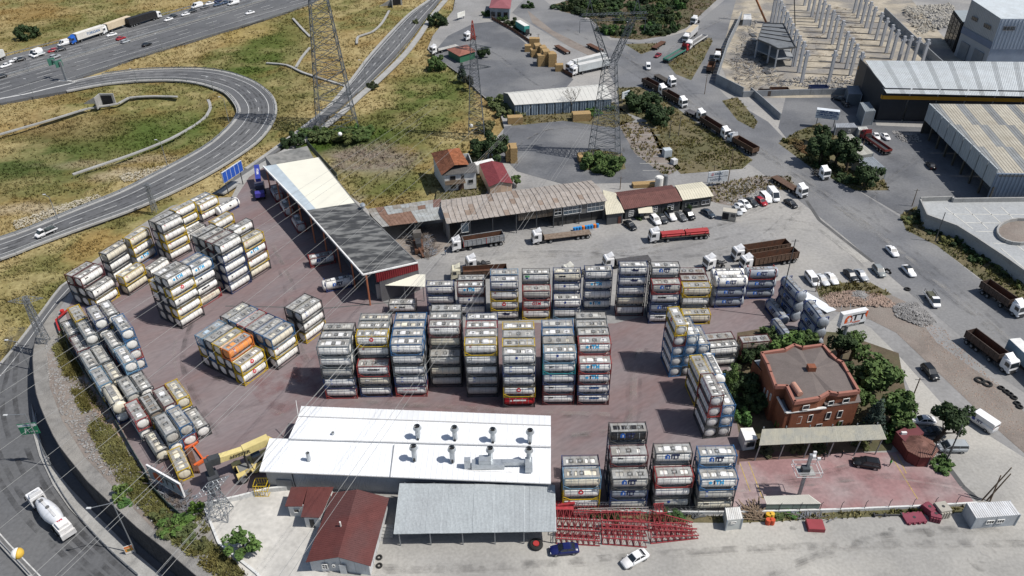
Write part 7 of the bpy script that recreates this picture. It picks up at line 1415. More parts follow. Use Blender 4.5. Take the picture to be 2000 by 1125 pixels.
for px, py, r, h, c in [(700, 268, 4, 2.6, GRN), (672, 272, 4, 2.4, GRN), (640, 270, 3.5, 2.4, GRN), (615, 268, 3.5, 2.2, GRN), (728, 170, 2.2, 1.8, DGR), (812, 45, 2, 1.5, OLV), (968, 30, 3, 2.8, DGR), (982, 38, 3.2, 3, DGR), (998, 48, 3.2, 3, DGR), (1012, 58, 2.8, 2.6, DGR), (950, 30, 2.6, 2, DGR), (1030, 15, 3, 3, DGR),
      (975, 205, 4, 3, GRN), (990, 222, 3.5, 2.6, OLV), (1010, 226, 3, 2, OLV), (950, 250, 3, 2.5, OLV), (1160, 222, 3, 2, GRN), (1185, 215, 2.8, 2, GRN), (240, 968, 1.8, 2.2, BRT), (350, 1024, 2.6, 1.8, GRN), (332, 1030, 2.0, 1.4, GRN), (368, 1045, 2.2, 1.4, OLV), (385, 998, 1.4, 1.8, BRT), (310, 1015, 1.8, 1.2, GRN), (395, 1068, 1.6, 1.2, OLV), (246, 985, 1.2, .9, BRT),
      (1455, 822, 2.0, 2.2, BRT), (1527, 838, 1.2, 3.0, BRT), (1632, 832, .9, 2.6, BRT), (1716, 838, 2.4, 2.0, BRT), (1764, 868, 1.8, 1.4, GRN), (1835, 912, 1.8, 1.2, GRN), (1845, 905, 1.4, 1.2, GRN), (1770, 845, 1.6, 1.4, OLV), (1738, 862, 1.5, 1.8, GRN), (1478, 868, 1.3, 2.2, OLV), (1560, 878, 1.6, .8, OLV), (1600, 876, 1.6, .9, OLV), (1500, 884, 1.8, .8, (.1, .09, .04)), (1680, 868, 1.8, 1.0, (.1, .09, .04)),
      (1435, 740, 2.5, 2.2, DGR), (1445, 790, 2.2, 1.8, DGR), (1400, 700, 2, 2, GRN), (1500, 660, 2.4, 2.4, GRN), (1515, 690, 2.4, 2, GRN), (1440, 700, 2.4, 2, GRN), (1345, 408, 1.2, 1.4, DGR), (1290, 413, 1, 1.8, DGR), (1322, 405, 1.2, 3.2, DGR), (1302, 415, .9, 2, DGR), (1248, 428, .9, .8, GRN), (1280, 420, 1.4, .7, OLV),
      (1300, 1008, 1.6, 1.0, DGR), (1322, 1012, 1.6, 1.0, GRN), (1195, 1008, 1.6, 1.0, DGR), (1160, 1006, 1.2, .8, GRN), (1240, 990, 1.2, .8, GRN), (1520, 1003, 1.6, .6, GRN), (1545, 1004, 1.4, .6, GRN)]:
 n_ += 1; loc = 'by the big pylon' if n_ < 5 else 'around the upper lot' if n_ < 13 else 'around the white timber store' if n_ < 19 else 'on the gravel bank' if n_ < 27 else 'in the villa garden' if n_ < 47 else 'before the restaurant' if n_ < 53 else 'along the fence'
 bush(px, py, r, h, c, f'green bush growing {loc}', f'bushes {loc}')
for k in range(90):
 px = 1090 + rv.random() * 240; py = 0 + rv.random() * 70
 if inpoly(np.array([px]), np.array([py]), GR['E'])[0]: bush(px, py, rv.uniform(2.5, 4.8), rv.uniform(2, 4), DGR if k % 4 else GRN, 'dark bush on the wooded slope at the top edge', 'dark bushes of the wooded slope')
for k in range(22):
 t = k / 21; px = 1775 + t * 250; py = 418 + t * 150 + rv.uniform(-8, 14); bush(px, py, rv.uniform(1.2, 2.6), rv.uniform(.9, 1.8), DGR if k % 3 else OLV, 'low dark bush on the verge below the concrete ramp', 'bushes below the concrete ramp')
for k in range(12): bush(1540 + k * 11 + rv.uniform(-5, 5), 280 + k * 7 + rv.uniform(-14, 14), rv.uniform(1.6, 2.8), rv.uniform(1, 2), (.16, .12, .045) if k < 4 else DGR, 'bush at the foot of the dark pine clump', 'bushes under the pines')
for k in range(14): bush(600 + k * 9 + rv.uniform(-4, 4), 262 + rv.uniform(-10, 10), rv.uniform(1.8, 3), rv.uniform(1, 2), GRN, 'low green bush around the big pylon feet', 'bushes at the pylon feet')
BG_ = {}
for o in SC.objects:
 if o.name.startswith('bush'): BG_.setdefault(o.get('group', 'x'), []).append(o)
NTH = 'first second third fourth fifth sixth seventh eighth ninth tenth eleventh twelfth thirteenth fourteenth fifteenth sixteenth seventeenth eighteenth nineteenth twentieth'.split()
for g, L_ in BG_.items():
 L_.sort(key=lambda o: o.location.x / o.location.y)
 for i, o in enumerate(L_): o['label'] = o['label'] + (', ' + NTH[i] + ' from the left' if i < 20 else ', ' + NTH[len(L_) - 1 - i] + ' from the right' if len(L_) - i <= 20 else ', in its middle part')
def bare(px, py, h, label):
 r = random.Random(4); p = G(px, py); m = MB()
 def br(a, d, l, w, n):
  b = a + d * l; m.bar(a, b, w, w)
  if n:
   for _ in range(3): e = (d + Vector((r.uniform(-.8, .8), r.uniform(-.8, .8), r.uniform(-.1, .5)))).normalized(); br(b, e, l * r.uniform(.6, .85), w * .55, n - 1)
 br(Vector((0, 0, 0)), Vector((.05, 0, 1)), h * .3, .35, 5); T = thing('bare_tree', label, 'tree', p); m.build('branches', [M('grey_bark', (.17, .15, .13), .9)], T, kind='stuff'); return T
bare(1116, 220, 9, 'leafless grey tree before the white roofed store')
# ================================================================ POLES, PYLONS, WIRES
def hof(b, t, f=None):
 p = f(*b) if f else G(*b); best = (1e9, 5)
 for i in range(10, 700):
  z = p.z + i * .1; q = G(t[0], t[1], z); d = (q.x - p.x) ** 2 + (q.y - p.y) ** 2
  if d < best[0]: best = (d, i * .1)
 return p, best[1]
def lamp_post(b, t, label, arm=None, f=None, name='street_lamp'):
 p, h = hof(b, t, f); T = thing(name, label, 'street lamp', p); MB().cyl((0, 0, -.3), (0, 0, h), .12, 8, .07).build('pole', [STEEL], T)
 ax, ay = arm or (-1.6, 1.0); MB().bar((0, 0, h - .05), (ax, ay, h + .25), .09).build('arm', [STEEL], T); MB().box(ax - .45, ay - .16, h + .2, ax + .25, ay + .16, h + .34).build('lamp_head', [PANEL], T, (.6, .62, .63)); return T, p, h
LL = [((57, 140), (47, 113), 'lamp post on the highway median, leftmost'), ((67, 190), (55, 157), 'lamp post where the ramp merges'), ((253, 78), (247, 53), 'lamp post on the highway below the tan trailer'), ((268, 160), (263, 137), 'lamp post on the outer edge of the loop, left'), ((417, 177), (413, 153), 'lamp post at the top inside of the loop'), ((447, 237), (437, 193), 'lamp post inside the loop at its right bend'), ((328, 327), (315, 277), 'lamp post inside the loop at lower right'), ((113, 428), (95, 385), 'lamp post above the small white pickup'), ((784, 100), (782, 62), 'lamp post on the upper service road'), ((716, 170), (713, 120), 'lamp post lower on the service road'), ((420, 65), (416, 38), 'lamp post on the far highway median'), ((318, 98), (312, 68), 'lamp post on the near edge of the highway'), ((1232, 70), (1233, 45), 'grey lamp post at the wooded slope')]
for b, t, l in LL: lamp_post(b, t, l)
T1, p1_, h1_ = lamp_post((102, 912), (50, 808), 'tall lamp post carrying the green road sign', (-3.0, -.5), GT); lamp_post((267, 1083), (216, 984), 'tall lamp post with an orange poster near the bottom', (-3.0, -1.2), GT); lamp_post((60, 722), (29, 669), 'lamp post on the grass side of the sunken road', (-2.2, .3), GT)
def pole(b, t, label, w=.22, tilt=None, mat=None, arms=1, name='utility_pole'):
 p, h = hof(b, t); T = thing(name, label, 'pole', p)
 e = Vector((0, 0, h)) if tilt is None else Vector(tilt); MB().cyl((0, 0, -.3), e, w / 2 + .03, 8, w / 2 - .02).build('shaft', [mat or WOODG], T)
 for k in range(arms): MB().bar(e + Vector((-.8, 0, -.4 - k * .7)), e + Vector((.8, 0, -.4 - k * .7)), .08).build('crossarm', [STEELD], T)
for b, t, l in [((1773, 800), (1796, 738), 'dark wooden pole at the edge of the pale lot'), ((1307, 270), (1309, 235), 'thin pole left in the dry grass by the queue'), ((1325, 265), (1328, 228), 'thin pole right in the dry grass by the queue'), ((1376, 184), (1382, 145), 'leaning pole before the site wall'), ((1211, 370), (1213, 345), 'short dark pole behind the restaurant'), ((1391, 358), (1394, 322), 'pole left of the roadside signboards'), ((1420, 365), (1432, 290), 'tall dark pole crossing the roadside signboards'), ((1680, 305), (1687, 275), 'red and dark pole by the cream flat store'), ((1051, 87), (1050, 66), 'pole behind the timber piles'), ((1127, 145), (1128, 115), 'pole beside the curtain trailers'), ((1826, 472), (1846, 415), 'grey pole before the concrete ramp'), ((1781, 403), (1794, 370), 'pole at the corner of the beige hall yard'), ((1518, 620), (1540, 465), 'tall thin pole left of the silver stacks'), ((1848, 900), (1880, 830), 'grey pole by the kiosk gate'), ((1810, 912), (1830, 862), 'slender grey pole in front of the kiosk'), ((1593, 570), (1599, 545), 'short mast by the parked white van')]: pole(b, t, l, mat=STEELD if 'grey' in l or 'thin' in l else WOODG, arms=0 if 'grey' in l else 1)
p = G(1925, 978); T = thing('pole_tripod', 'three leaning wooden poles tied together at the fence end', 'pole', p)
for e in ((1.4, 0, 8), (.9, .6, 5.5), (2.1, .3, 6.2)): MB().cyl((rv.uniform(-.6, .6), rv.uniform(-.3, .3), 0), e, .13, 7, .09).build('wooden_pole', [WOODG], T)
def lattice_leg(m, a0, a1, r0, r1, n, w, braces=True):
 """square lattice mast between centre points a0 (half size r0) and a1 (half size r1)"""
 a0 = Vector(a0); a1 = Vector(a1); pts = []
 for i in range(n + 1):
  t = i / n; t = 1 - (1 - t) ** 1.0; c = a0.lerp(a1, t); r = r0 + (r1 - r0) * t; pts.append([c + Vector((sx * r, sy * r, 0)) for sx, sy in ((-1, -1), (1, -1), (1, 1), (-1, 1))])
 for i in range(n):
  for k in range(4):
   m.bar(pts[i][k], pts[i + 1][k], w * 1.7); 
   if braces: m.bar(pts[i][k], pts[i + 1][(k + 1) % 4], w); m.bar(pts[i][(k + 1) % 4], pts[i + 1][k], w); m.bar(pts[i + 1][k], pts[i + 1][(k + 1) % 4], w)
 return pts
def arms(m, z, L, h, ang, w=.12):
 d = Vector((math.cos(ang), math.sin(ang), 0)); s = Vector((-d.y, d.x, 0)) * .8
 for q in (-1, 1):
  tip = d * L * q + Vector((0, 0, z)); 
  for e in (s, -s): m.bar(e + Vector((0, 0, z - h / 2)), tip, w).bar(e + Vector((0, 0, z + h / 2)), tip, w)
  for k in range(1, 5): c = (d * L * q) * k / 5; f = 1 - k / 5; m.bar(c + s * f + Vector((0, 0, z - h / 2 * f)), c - s * f + Vector((0, 0, z + h / 2 * f)), w * .7).bar(c - s * f + Vector((0, 0, z - h / 2 * f)), c + s * f + Vector((0, 0, z + h / 2 * f)), w * .7)
base1 = (G(616, 252) + G(700, 238) + G(674, 262) + G(645, 228)) / 4
T = thing('power_pylon', 'huge steel lattice pylon rising out of the top of the photo', 'pylon', (base1.x, base1.y, 0), R(20))
m = MB(); lattice_leg(m, (0, 0, 0), (0, 0, 52), 6.2, 1.7, 13, .14); m.build('lattice_body', [M('pylon_grey', (.12, .135, .15), .6, .2, var=.3, scale=.3)], T, kind='stuff')
m = MB(); lattice_leg(m, (0, 0, 52), (0, 0, 64), 1.7, .4, 5, .14)
for z, L in ((50, 9), (56, 7), (61, 5.5)): arms(m, z, L, 2, 0)
m.build('lattice_arms', [MATS['pylon_grey']], T, kind='stuff')
b2 = G(1180, 304); T = thing('power_pylon', 'steel lattice pylon with open waist and wide crossbeam over the grey lot', 'pylon', (b2.x, b2.y, 0), R(5)); PGY = MATS['pylon_grey']
m = MB()
for sx in (-1, 1):
 for sy in (-1, 1): pass
lattice_leg(m, (0, 0, 0), (0, 0, 29), 4.3, 1.7, 12, .085); 
for s in (-1, 1): lattice_leg(m, (s * .9, 0, 29), (s * 5.6, 0, 41), .9, .7, 6, .075)
m.build('lattice_body', [PGY], T, kind='stuff')
m = MB()
for y in (-.8, .8):
 for z in (41, 42.6): m.bar((-9, y, z), (9.5, y, z), .11)
for k in range(18):
 x = -9 + k * 1.03
 for y in (-.8, .8): m.bar((x, y, 41 if k % 2 else 42.6), (x + 1.03, y, 42.6 if k % 2 else 41), .06)
 m.bar((x, -.8, 42.6), (x + 1.03, .8, 42.6), .08)
for s in (-1, 1): m.bar((s * 5.6, 0, 42.6), (s * 6.6, 0, 46.5), .15).bar((s * 7.6, 0, 42.6), (s * 6.6, 0, 46.5), .15).bar((s * 9.2, 0, 41), (s * 9.2, 0, 37.6), .12)
m.build('crossbeam', [PGY], T, kind='stuff')
b3 = G(931, 264); T = thing('power_pylon', 'slim lattice pylon with red painted tip at the meadow edge', 'pylon', (b3.x, b3.y, 0), R(0))
m = MB(); lattice_leg(m, (0, 0, 0), (0, 0, 31), 2.6, .75, 14, .07); arms(m, 28.5, 5.5, 1.6, 0); arms(m, 22.5, 5.2, 1.6, 0); m.build('lattice_body', [PGY], T, kind='stuff'); m = MB(); lattice_leg(m, (0, 0, 31), (0, 0, 36.5), .75, .1, 4, .11); m.build('red_tip', [M('pylon_red', (.4, .07, .05), .6)], T, kind='stuff')
def mast(b, t, label, r0, r1, arm=None, ang=0, f=None):
 p, h = hof(b, t, f); T = thing('lattice_mast', label, 'pylon', p); m = MB(); lattice_leg(m, (0, 0, 0), (0, 0, h), r0, r1, max(5, int(h / 1.3)), .07)
 if arm: arms(m, h - .6, arm, 1.0, ang, .08)
 m.build('lattice_body', [STEEL], T, kind='stuff'); return p, h
mast((88, 668), (52, 580), 'grey lattice mast beside the sunken road at left', .8, .35, 3.4, R(10)); mast((303, 413), (289, 358), 'grey lattice mast between the loop ramp and the stacks', .6, .3, 1.2); mast((432, 1006), (418, 944), 'lattice mast with long bracket on the pale slab corner', 1.6, .35, 3.2, R(48))
vp = G(1421, -148, 0) - Vector((0, 0, CAM_H)); vp.normalize(); WIRE = M('wire_alloy', (.33, .33, .32), .6)
wn = 0
def wire(px, py, h=36.0, back=95, fwd=150, r=.015):
 global wn; wn += 1
 p = G(px, py, h); a = p - vp * back; b = p + vp * fwd; n = 24; m = MB(); prev = None
 for i in range(n + 1):
  t = i / n; q = a.lerp(b, t); q = q - Vector((0, 0, 1.8 * 4 * t * (1 - t) - 1.8)) ; 
  if prev is not None: m.bar(prev, q, r * 2)
  prev = q
 o = m.build('power_wire', [WIRE]); nth = ['first', 'second', 'third', 'fourth', 'fifth', 'sixth', 'seventh', 'eighth', 'ninth', 'tenth', 'eleventh', 'twelfth', 'thirteenth', 'fourteenth', 'fifteenth', 'sixteenth', 'seventeenth'][wn - 1]
 tag(o, f'overhead power wire crossing the yard diagonally, {nth} from the right', 'power wire', 'overhead power wires')
for px, py in ((758, 820), (771, 822), (600, 790), (608, 794), (653, 582), (500, 905), (340, 904), (346, 908), (238, 838), (118, 662), (150, 674)): wire(px, py)
for px, py in ((0, 800), (0, 884), (0, 967)): wire(px, py, back=60)
mb_ = thing('marker_ball', 'white and orange marker ball hanging on a wire at lower left', 'marker ball', G(34, 1081, 34)); MB().rings([[(0 + math.sin(R(a)) * .62 * math.cos(2 * math.pi * i / 16), math.sin(R(a)) * .62 * math.sin(2 * math.pi * i / 16), math.cos(R(a)) * .62) for i in range(16)] for a in (90, 110, 130, 150, 175)]).build('orange_half', [PANEL], mb_, (.62, .4, .06), smooth=True); MB().rings([[(math.sin(R(a)) * .62 * math.cos(2 * math.pi * i / 16), math.sin(R(a)) * .62 * math.sin(2 * math.pi * i / 16), math.cos(R(a)) * .62) for i in range(16)] for a in (5, 30, 50, 70, 90)]).build('white_half', [PANEL], mb_, (.8, .8, .78), smooth=True); mb_.rotation_euler = (R(10), R(-75), 0)
for q, l in (((664, 262), 'white marker ball at the foot of the huge pylon'), ((920, 246), 'white marker ball before the red tipped pylon')):
 o = MB().rings([[(math.sin(R(a)) * .7 * math.cos(2 * math.pi * i / 12), math.sin(R(a)) * .7 * math.sin(2 * math.pi * i / 12), math.cos(R(a)) * .7) for i in range(12)] for a in (5, 35, 65, 90, 115, 145, 175)]).build('marker_ball', [PANEL], None, (.8, .8, .78), loc=G(q[0], q[1], 3), smooth=True); tag(o, l, 'marker ball')
# ================================================================ SIGNS
def board(name, label, tl, tr, z1, z0, faces, cat='signboard', thick=.3, col=(.75, .76, .77), legs=True, legz=0, f=None):
 """upright board whose top edge is seen from tl to tr at height z1; faces(T, w, h) puts the print on it"""
 a = P3(tl[0], tl[1], z1); b = P3(tr[0], tr[1], z1); d = b - a; d.z = 0; w = d.length; yaw = math.atan2(d.y, d.x); T = thing(name, label, cat, (a.x, a.y, z0), yaw); h = z1 - z0
 MB().box(0, 0, 0, w, thick, h).build('board', [PANEL], T, col)
 if legs:
  for x in (w * .12, w * .88): MB().box(x - .1, thick, legz - z0, x + .1, thick + .2, h).build('leg', [STEELD], T)
 faces(T, w, h); return T
def flat(T, pts, col, name='print', y=-.02): return MB().add([(x, y, z) for x, z in pts], [tuple(range(len(pts)))]).build(name, [LETTER], T, col)
def txt(T, s, size, col, x, z, b=.02, sx=1): o = text_obj(s, size, col, T, (x, -.03, z), (R(90), 0, 0), b, sx=sx); return o
def itt(T, w, h):
 flat(T, [(w * .06, h * .0), (w * .98, 0), (w * .98, h * .16), (w * .06, h * .16)], (.05, .055, .06)); txt(T, 'TEKYARLI SARI', h * .13, (.6, .6, .6), w * .5, h * .08)
 x0, s = w * .12, h * .5; flat(T, [(x0, h * .3), (x0 + s, h * .3), (x0 + s, h * .62), (x0 + s * .75, h * .84), (x0 + s * .25, h * .84), (x0, h * .62)], (.75, .12, .03), 'emblem'); flat(T, [(x0 + s * .3, h * .33), (x0 + s * .8, h * .33), (x0 + s * .75, h * .5), (x0 + s * .85, h * .6), (x0 + s * .55, h * .75), (x0 + s * .25, h * .55), (x0 + s * .45, h * .5)], (.75, .74, .72), 'emblem', -.035)
 txt(T, 'iTT', h * .6, (.03, .03, .035), w * .62, h * .6, .05, 1.25); txt(T, 'TURKEY', h * .16, (.65, .12, .04), w * .6, h * .28); flat(T, [(w * .9, h * .7), (w, h * .45), (w, h * .98), (w * .93, h * .95)], (.75, .12, .03))
s_ = board('yard_sign', 'tall ITT signboard on a pole above the garden trees', (1648, 615), (1697, 605), 13.5, 10.2, itt, thick=1.0, legs=False)
MB().cyl((2.0, .5, -10.2), (2.0, .5, 0), .35, 12).build('pole', [STEEL], s_); MB().bar((0, 1.0, 3.3), (1.2, 2.4, 3.6), .07).bar((2.2, 1.0, 3.3), (3.2, 2.4, 3.6), .07).build('lamp_bracket', [STEEL], s_)
def itt2(T, w, h): flat(T, [(.1, .1), (w - .1, .1), (w - .1, h - .1), (.1, h - .1)], (.33, .37, .4), 'panel_face', -.012); txt(T, 'iTT', h * .62, (.03, .03, .04), w * .62, h * .5, .05, 1.2); flat(T, [(w * .16, h * .2), (w * .4, h * .2), (w * .4, h * .65), (w * .28, h * .85), (w * .16, h * .65)], (.45, .1, .05), 'emblem', -.03); flat(T, [(w * .88, h * .85), (w * .98, h * .4), (w * .98, h * .9)], (.5, .1, .04), 'emblem', -.03)
board('yard_sign', 'white framed ITT billboard standing at the lower left yard corner', (284, 908), (350, 946), 4.6, 1.3, itt2, col=(.78, .78, .78))
board('billboard', 'blue billboard back beside the ramp near the crane', (433, 338), (471, 313), 7.2, 4.0, lambda T, w, h: [flat(T, [(w * i / 5 + .08, .1), (w * (i + 1) / 5 - .08, .1), (w * (i + 1) / 5 - .08, h - .1), (w * i / 5 + .08, h - .1)], (.03, .10, .45), 'back_panel') for i in range(5)], col=(.6, .65, .7), cat='billboard')
board('company_sign', 'blue and white GRUP METAL sign above the pines', (1596, 214), (1641, 219), 6.2, 3.4, lambda T, w, h: (txt(T, 'GRUP METAL', h * .34, (.03, .08, .25), w * .55, h * .84, .04), flat(T, [(0, h * .64), (w, h * .64), (w, h * .7), (0, h * .7)], (.02, .05, .2)), txt(T, 'Çelik Servis Merkezi', h * .24, (.03, .08, .25), w * .5, h * .48, .04), flat(T, [(0, h * .25), (w, h * .25), (w, h * .31), (0, h * .31)], (.02, .05, .2)), txt(T, '0 212 324 40 46', h * .16, (.03, .08, .25), w * .5, h * .12)), col=(.62, .66, .7), thick=2.0)
board('roadside_sign', 'pair of white LOJISTIK signboards by the side street', (1385, 337), (1423, 333), 4.6, 1.4, lambda T, w, h: (flat(T, circ(w * .2, h * .76, h * .15, 16, .75), (.45, .02, .06), 'emblem'), txt(T, 'BCO', h * .13, (.7, .7, .7), w * .2, h * .76), txt(T, 'KIRAÇ', h * .26, (.15, .2, .26), w * .52, h * .78), flat(T, [(0, h * .49), (w, h * .49), (w, h * .53), (0, h * .53)], (.05, .06, .08)), txt(T, 'LOJİSTİK', h * .26, (.2, .24, .3), w * .42, h * .25)), col=(.6, .63, .66))
board('small_sign', 'small white sign beside the pylon and the timber store', (1216, 181), (1231, 176), 4.4, 2.0, lambda T, w, h: (txt(T, 'KERESTE', h * .22, (.1, .18, .3), w * .5, h * .75), txt(T, 'SATIŞ', h * .2, (.1, .18, .3), w * .5, h * .42)), col=(.62, .66, .68))
board('white_banner', 'blank white board at the top corner of the upper lot', (893, 26), (908, 21), 3.4, 1.2, lambda T, w, h: None, col=(.75, .75, .7))
g = thing('road_sign', 'green motorway direction sign on the tall lamp post', 'road sign', (p1_.x - 1.0, p1_.y + .3, p1_.z + 8.4), R(8)); MB().box(-1.6, 0, 0, 1.6, .1, 2.6).build('board', [PANEL], g, (.02, .17, .09)); flat(g, [(-1.55, 1.9), (1.55, 1.9), (1.55, 2.5), (-1.55, 2.5)], (.6, .65, .65)); txt(g, 'OTOYOL', .34, (.02, .12, .3), 0, 2.2); flat(g, [(-.9, .3), (-.72, .3), (-.45, 1.5), (-.6, 1.5)], (.7, .72, .7)); flat(g, [(-.15, .3), (.02, .3), (-.25, 1.5), (-.4, 1.5)], (.7, .72, .7)); txt(g, 'O O O', .4, (.6, .62, .6), .75, .6)
T = thing('speed_sign', 'small round road sign on the lamp post mast', 'road sign', GT(97, 905) + Vector((0, 0, .9))); MB().cyl((0, 0, -.9), (0, 0, .6), .04, 6).build('post', [STEEL], T); MB().cyl((0, -.03, .5), (0, .03, .5), .42, 16).build('disc', [PANEL], T, (.7, .68, .68)); txt(T, '70', .45, (.3, .03, .03), 0, .5)
pp = GT(267, 1083); T = thing('street_poster', 'orange and white poster fixed low on the lamp post', 'poster', (pp.x - .9, pp.y, pp.z + .4), R(25)); MB().box(-.7, 0, 0, .7, .06, 1.9).build('board', [PANEL], T, (.72, .7, .66)); flat(T, [(-.6, 1.4), (.6, 1.4), (.6, 1.8), (-.6, 1.8)], (.75, .2, .03)); flat(T, [(-.6, .5), (.6, .5), (.6, 1.3), (-.6, 1.3)], (.7, .32, .05)); flat(T, [(-.3, .6), (.3, .6), (.3, 1.1), (-.3, 1.1)], (.1, .14, .06), y=-.035)
gp = G(130, 158); T = thing('sign_gantry', 'overhead green sign gantry beside the ramp merge', 'sign gantry', gp); MB().box(-.35, -.35, 0, .35, .35, 7.5).build('post', [STEEL], T); MB().bar((0, 0, 7.2), (-6.5, 4.0, 7.2), .4).bar((0, 0, 6.2), (-6.5, 4.0, 6.6), .25).build('arm', [STEEL], T)
for k, (x, y) in enumerate(((-.6, .4), (-4.6, 2.9))): o = MB().box(-1.4, 0, 0, 1.4, .15, 2.6).build('sign_panel', [PANEL], T, (.05, .16, .12)); o.location = (x, y - .4, 5.4); o.rotation_euler.z = R(58)
def guard_rail(name, label, pts, h=.75, f=None, terr=False, post=4.0, mat=STEEL):
 P = to_world(pts, f); T = thing(name, label, 'guard rail'); m = MB(); pm = MB(); acc = 0
 Q = []
 for i in range(len(P) - 1):
  p0 = P[max(0, i - 1)]; a, b = P[i], P[i + 1]; p3 = P[min(len(P) - 1, i + 2)]; n = max(2, int((b - a).length / post))
  for k in range(n): t = k / n; Q.append(.5 * ((2 * a) + (b - p0) * t + (2 * p0 - 5 * a + 4 * b - p3) * t * t + (3 * a - p0 - 3 * b + p3) * t ** 3))
 Q.append(P[-1]); Q = [Vector((q.x, q.y, zt(q.y) if terr else 0)) for q in Q]
 for a, b in zip(Q, Q[1:]): m.bar(a + Vector((0, 0, h)), b + Vector((0, 0, h)), .08, .32)
 for q in Q: pm.box(q.x - .07, q.y - .07, q.z - .6, q.x + .07, q.y + .07, q.z + h)
 m.build('rail', [mat], T); pm.build('rail_posts', [mat], T, kind='stuff')
guard_rail('guard_rail', 'steel guard rail on the outer edge of the loop ramp', lo[:-1]); guard_rail('guard_rail', 'steel guard rail on the inner edge of the loop ramp', li[:-1]); guard_rail('guard_rail', 'double guard rail on the highway median', [(-60, 170), (0, 153), (250, 80), (500, 5), (560, -14)]); guard_rail('guard_rail', 'guard rail on the near shoulder of the highway', [(150, 152), (300, 103), (500, 44), (608, 8)]); guard_rail('guard_rail', 'guard rail on the far shoulder of the highway', [(-60, 127), (0, 112), (200, 61), (380, 13), (440, -2)])
guard_rail('guard_rail', 'guard rail along the upper service road', [(862, 0), (835, 35), (806, 75), (778, 110), (730, 158), (700, 183)]); guard_rail('guard_rail', 'guard rail along the kerb of the sunken road', [(72, 812), (80, 868), (94, 912), (118, 957), (146, 999), (182, 1042), (226, 1087), (270, 1125)], .7, GT, True); guard_rail('guard_rail', 'guard rail on the median of the sunken road', [(-60, 950), (-15, 1040), (20, 1082), (62, 1128)], 1.0, GT, True)
FEN = M('dark_green_sheet', (.07, .1, .09), .7, var=.3, scale=.8)
def fence(label, pts, h, mat=FEN, panel=2.4, w=.08, name='sheet_fence', posts=True):
 P = [G(*p) for p in pts]; T = thing(name, label, 'fence')
 for a, b in zip(P, P[1:]):
  k = max(1, int((b - a).length / panel))
  for j in range(k):
   p, q = a.lerp(b, j / k), a.lerp(b, (j + 1) / k - .008); MB().bar(p + Vector((0, 0, h / 2)), q + Vector((0, 0, h / 2)), w, h).build('fence_panel', [mat], T)
   if posts: MB().box(p.x - .06, p.y - .06, 0, p.x + .06, p.y + .06, h + .15).build('post', [STEELD], T)
fence('dark sheet fence between the left tank rows and the bank', [(116, 628), (140, 690), (175, 745), (212, 800), (240, 848), (264, 890), (285, 925), (300, 958), (330, 990), (360, 1016), (378, 1010)], 1.3)
fence('rusty sheet fence along the dark upper lot', [(960, 38), (1000, 60), (1032, 82), (1070, 118), (1105, 145), (1118, 152)], 1.4, RUST, posts=False); fence('dark green net fence beside the far end of the long shed', [(600, 285), (622, 310), (660, 352)], 2.2, posts=True)
T = thing('yard_fence', 'low white wall with curved fence posts along the pale lower lot', 'fence'); P = [G(*p) for p in ((1088, 1001), (1250, 1003), (1440, 1004), (1640, 999), (1780, 993), (1907, 986))]
for a, b in zip(P, P[1:]):
 k = max(1, int((b - a).length / 3.0))
 for j in range(k):
  p, q = a.lerp(b, j / k), a.lerp(b, (j + 1) / k - .004); MB().bar(p + Vector((0, 0, .3)), q + Vector((0, 0, .3)), .3, .75).build('wall_panel', [WHITEW], T); MB().bar(p + Vector((0, 0, .6)), p + Vector((0, 0, 2.0)), .07).bar(p + Vector((0, 0, 2.0)), p + Vector((.25, .1, 2.35)), .07).build('fence_post', [STEELD], T)
  if a.x < 36:
   m = MB()
   for z in (1.0, 1.4, 1.8): m.bar(p + Vector((0, 0, z)), q + Vector((0, 0, z)), .025)
   for s in range(8): c = p.lerp(q, s / 8); m.bar(c + Vector((0, 0, .7)), c + Vector((.15, 0, 1.9)), .02)
   m.build('mesh_panel', [STEELD], T)
T = thing('sliding_gate', 'sliding gate frames beside the kiosk', 'gate'); 
for a, b in (((1838, 882), (1850, 905)), ((1782, 812), (1790, 800)), ((1855, 890), (1860, 870))):
 p, q = G(*a), G(*b); m = MB(); 
 for z in (.2, 1.0, 1.7): m.bar(p + Vector((0, 0, z)), q + Vector((0, 0, z)), .06)
 for s in range(7): c = p.lerp(q, s / 6); m.bar(c, c + Vector((0, 0, 1.8)), .05)
 m.build('gate_leaf', [STEELD], T)
T = thing('red_gate_arm', 'red barrier arm at the yard corner by the left fence', 'barrier'); a, b, c = G(119, 652), G(112, 632), G(136, 611); MB().bar(a + Vector((0, 0, 1)), b + Vector((0, 0, 1)), .3).bar(b + Vector((0, 0, 1)), c + Vector((0, 0, 1)), .3).build('arm', [PANEL], T, (.4, .03, .03)); MB().cyl(G(124, 614), G(124, 614) + Vector((0, 0, 1.2)), .45, 10).build('drum', [PANEL], T, (.5, .03, .03))
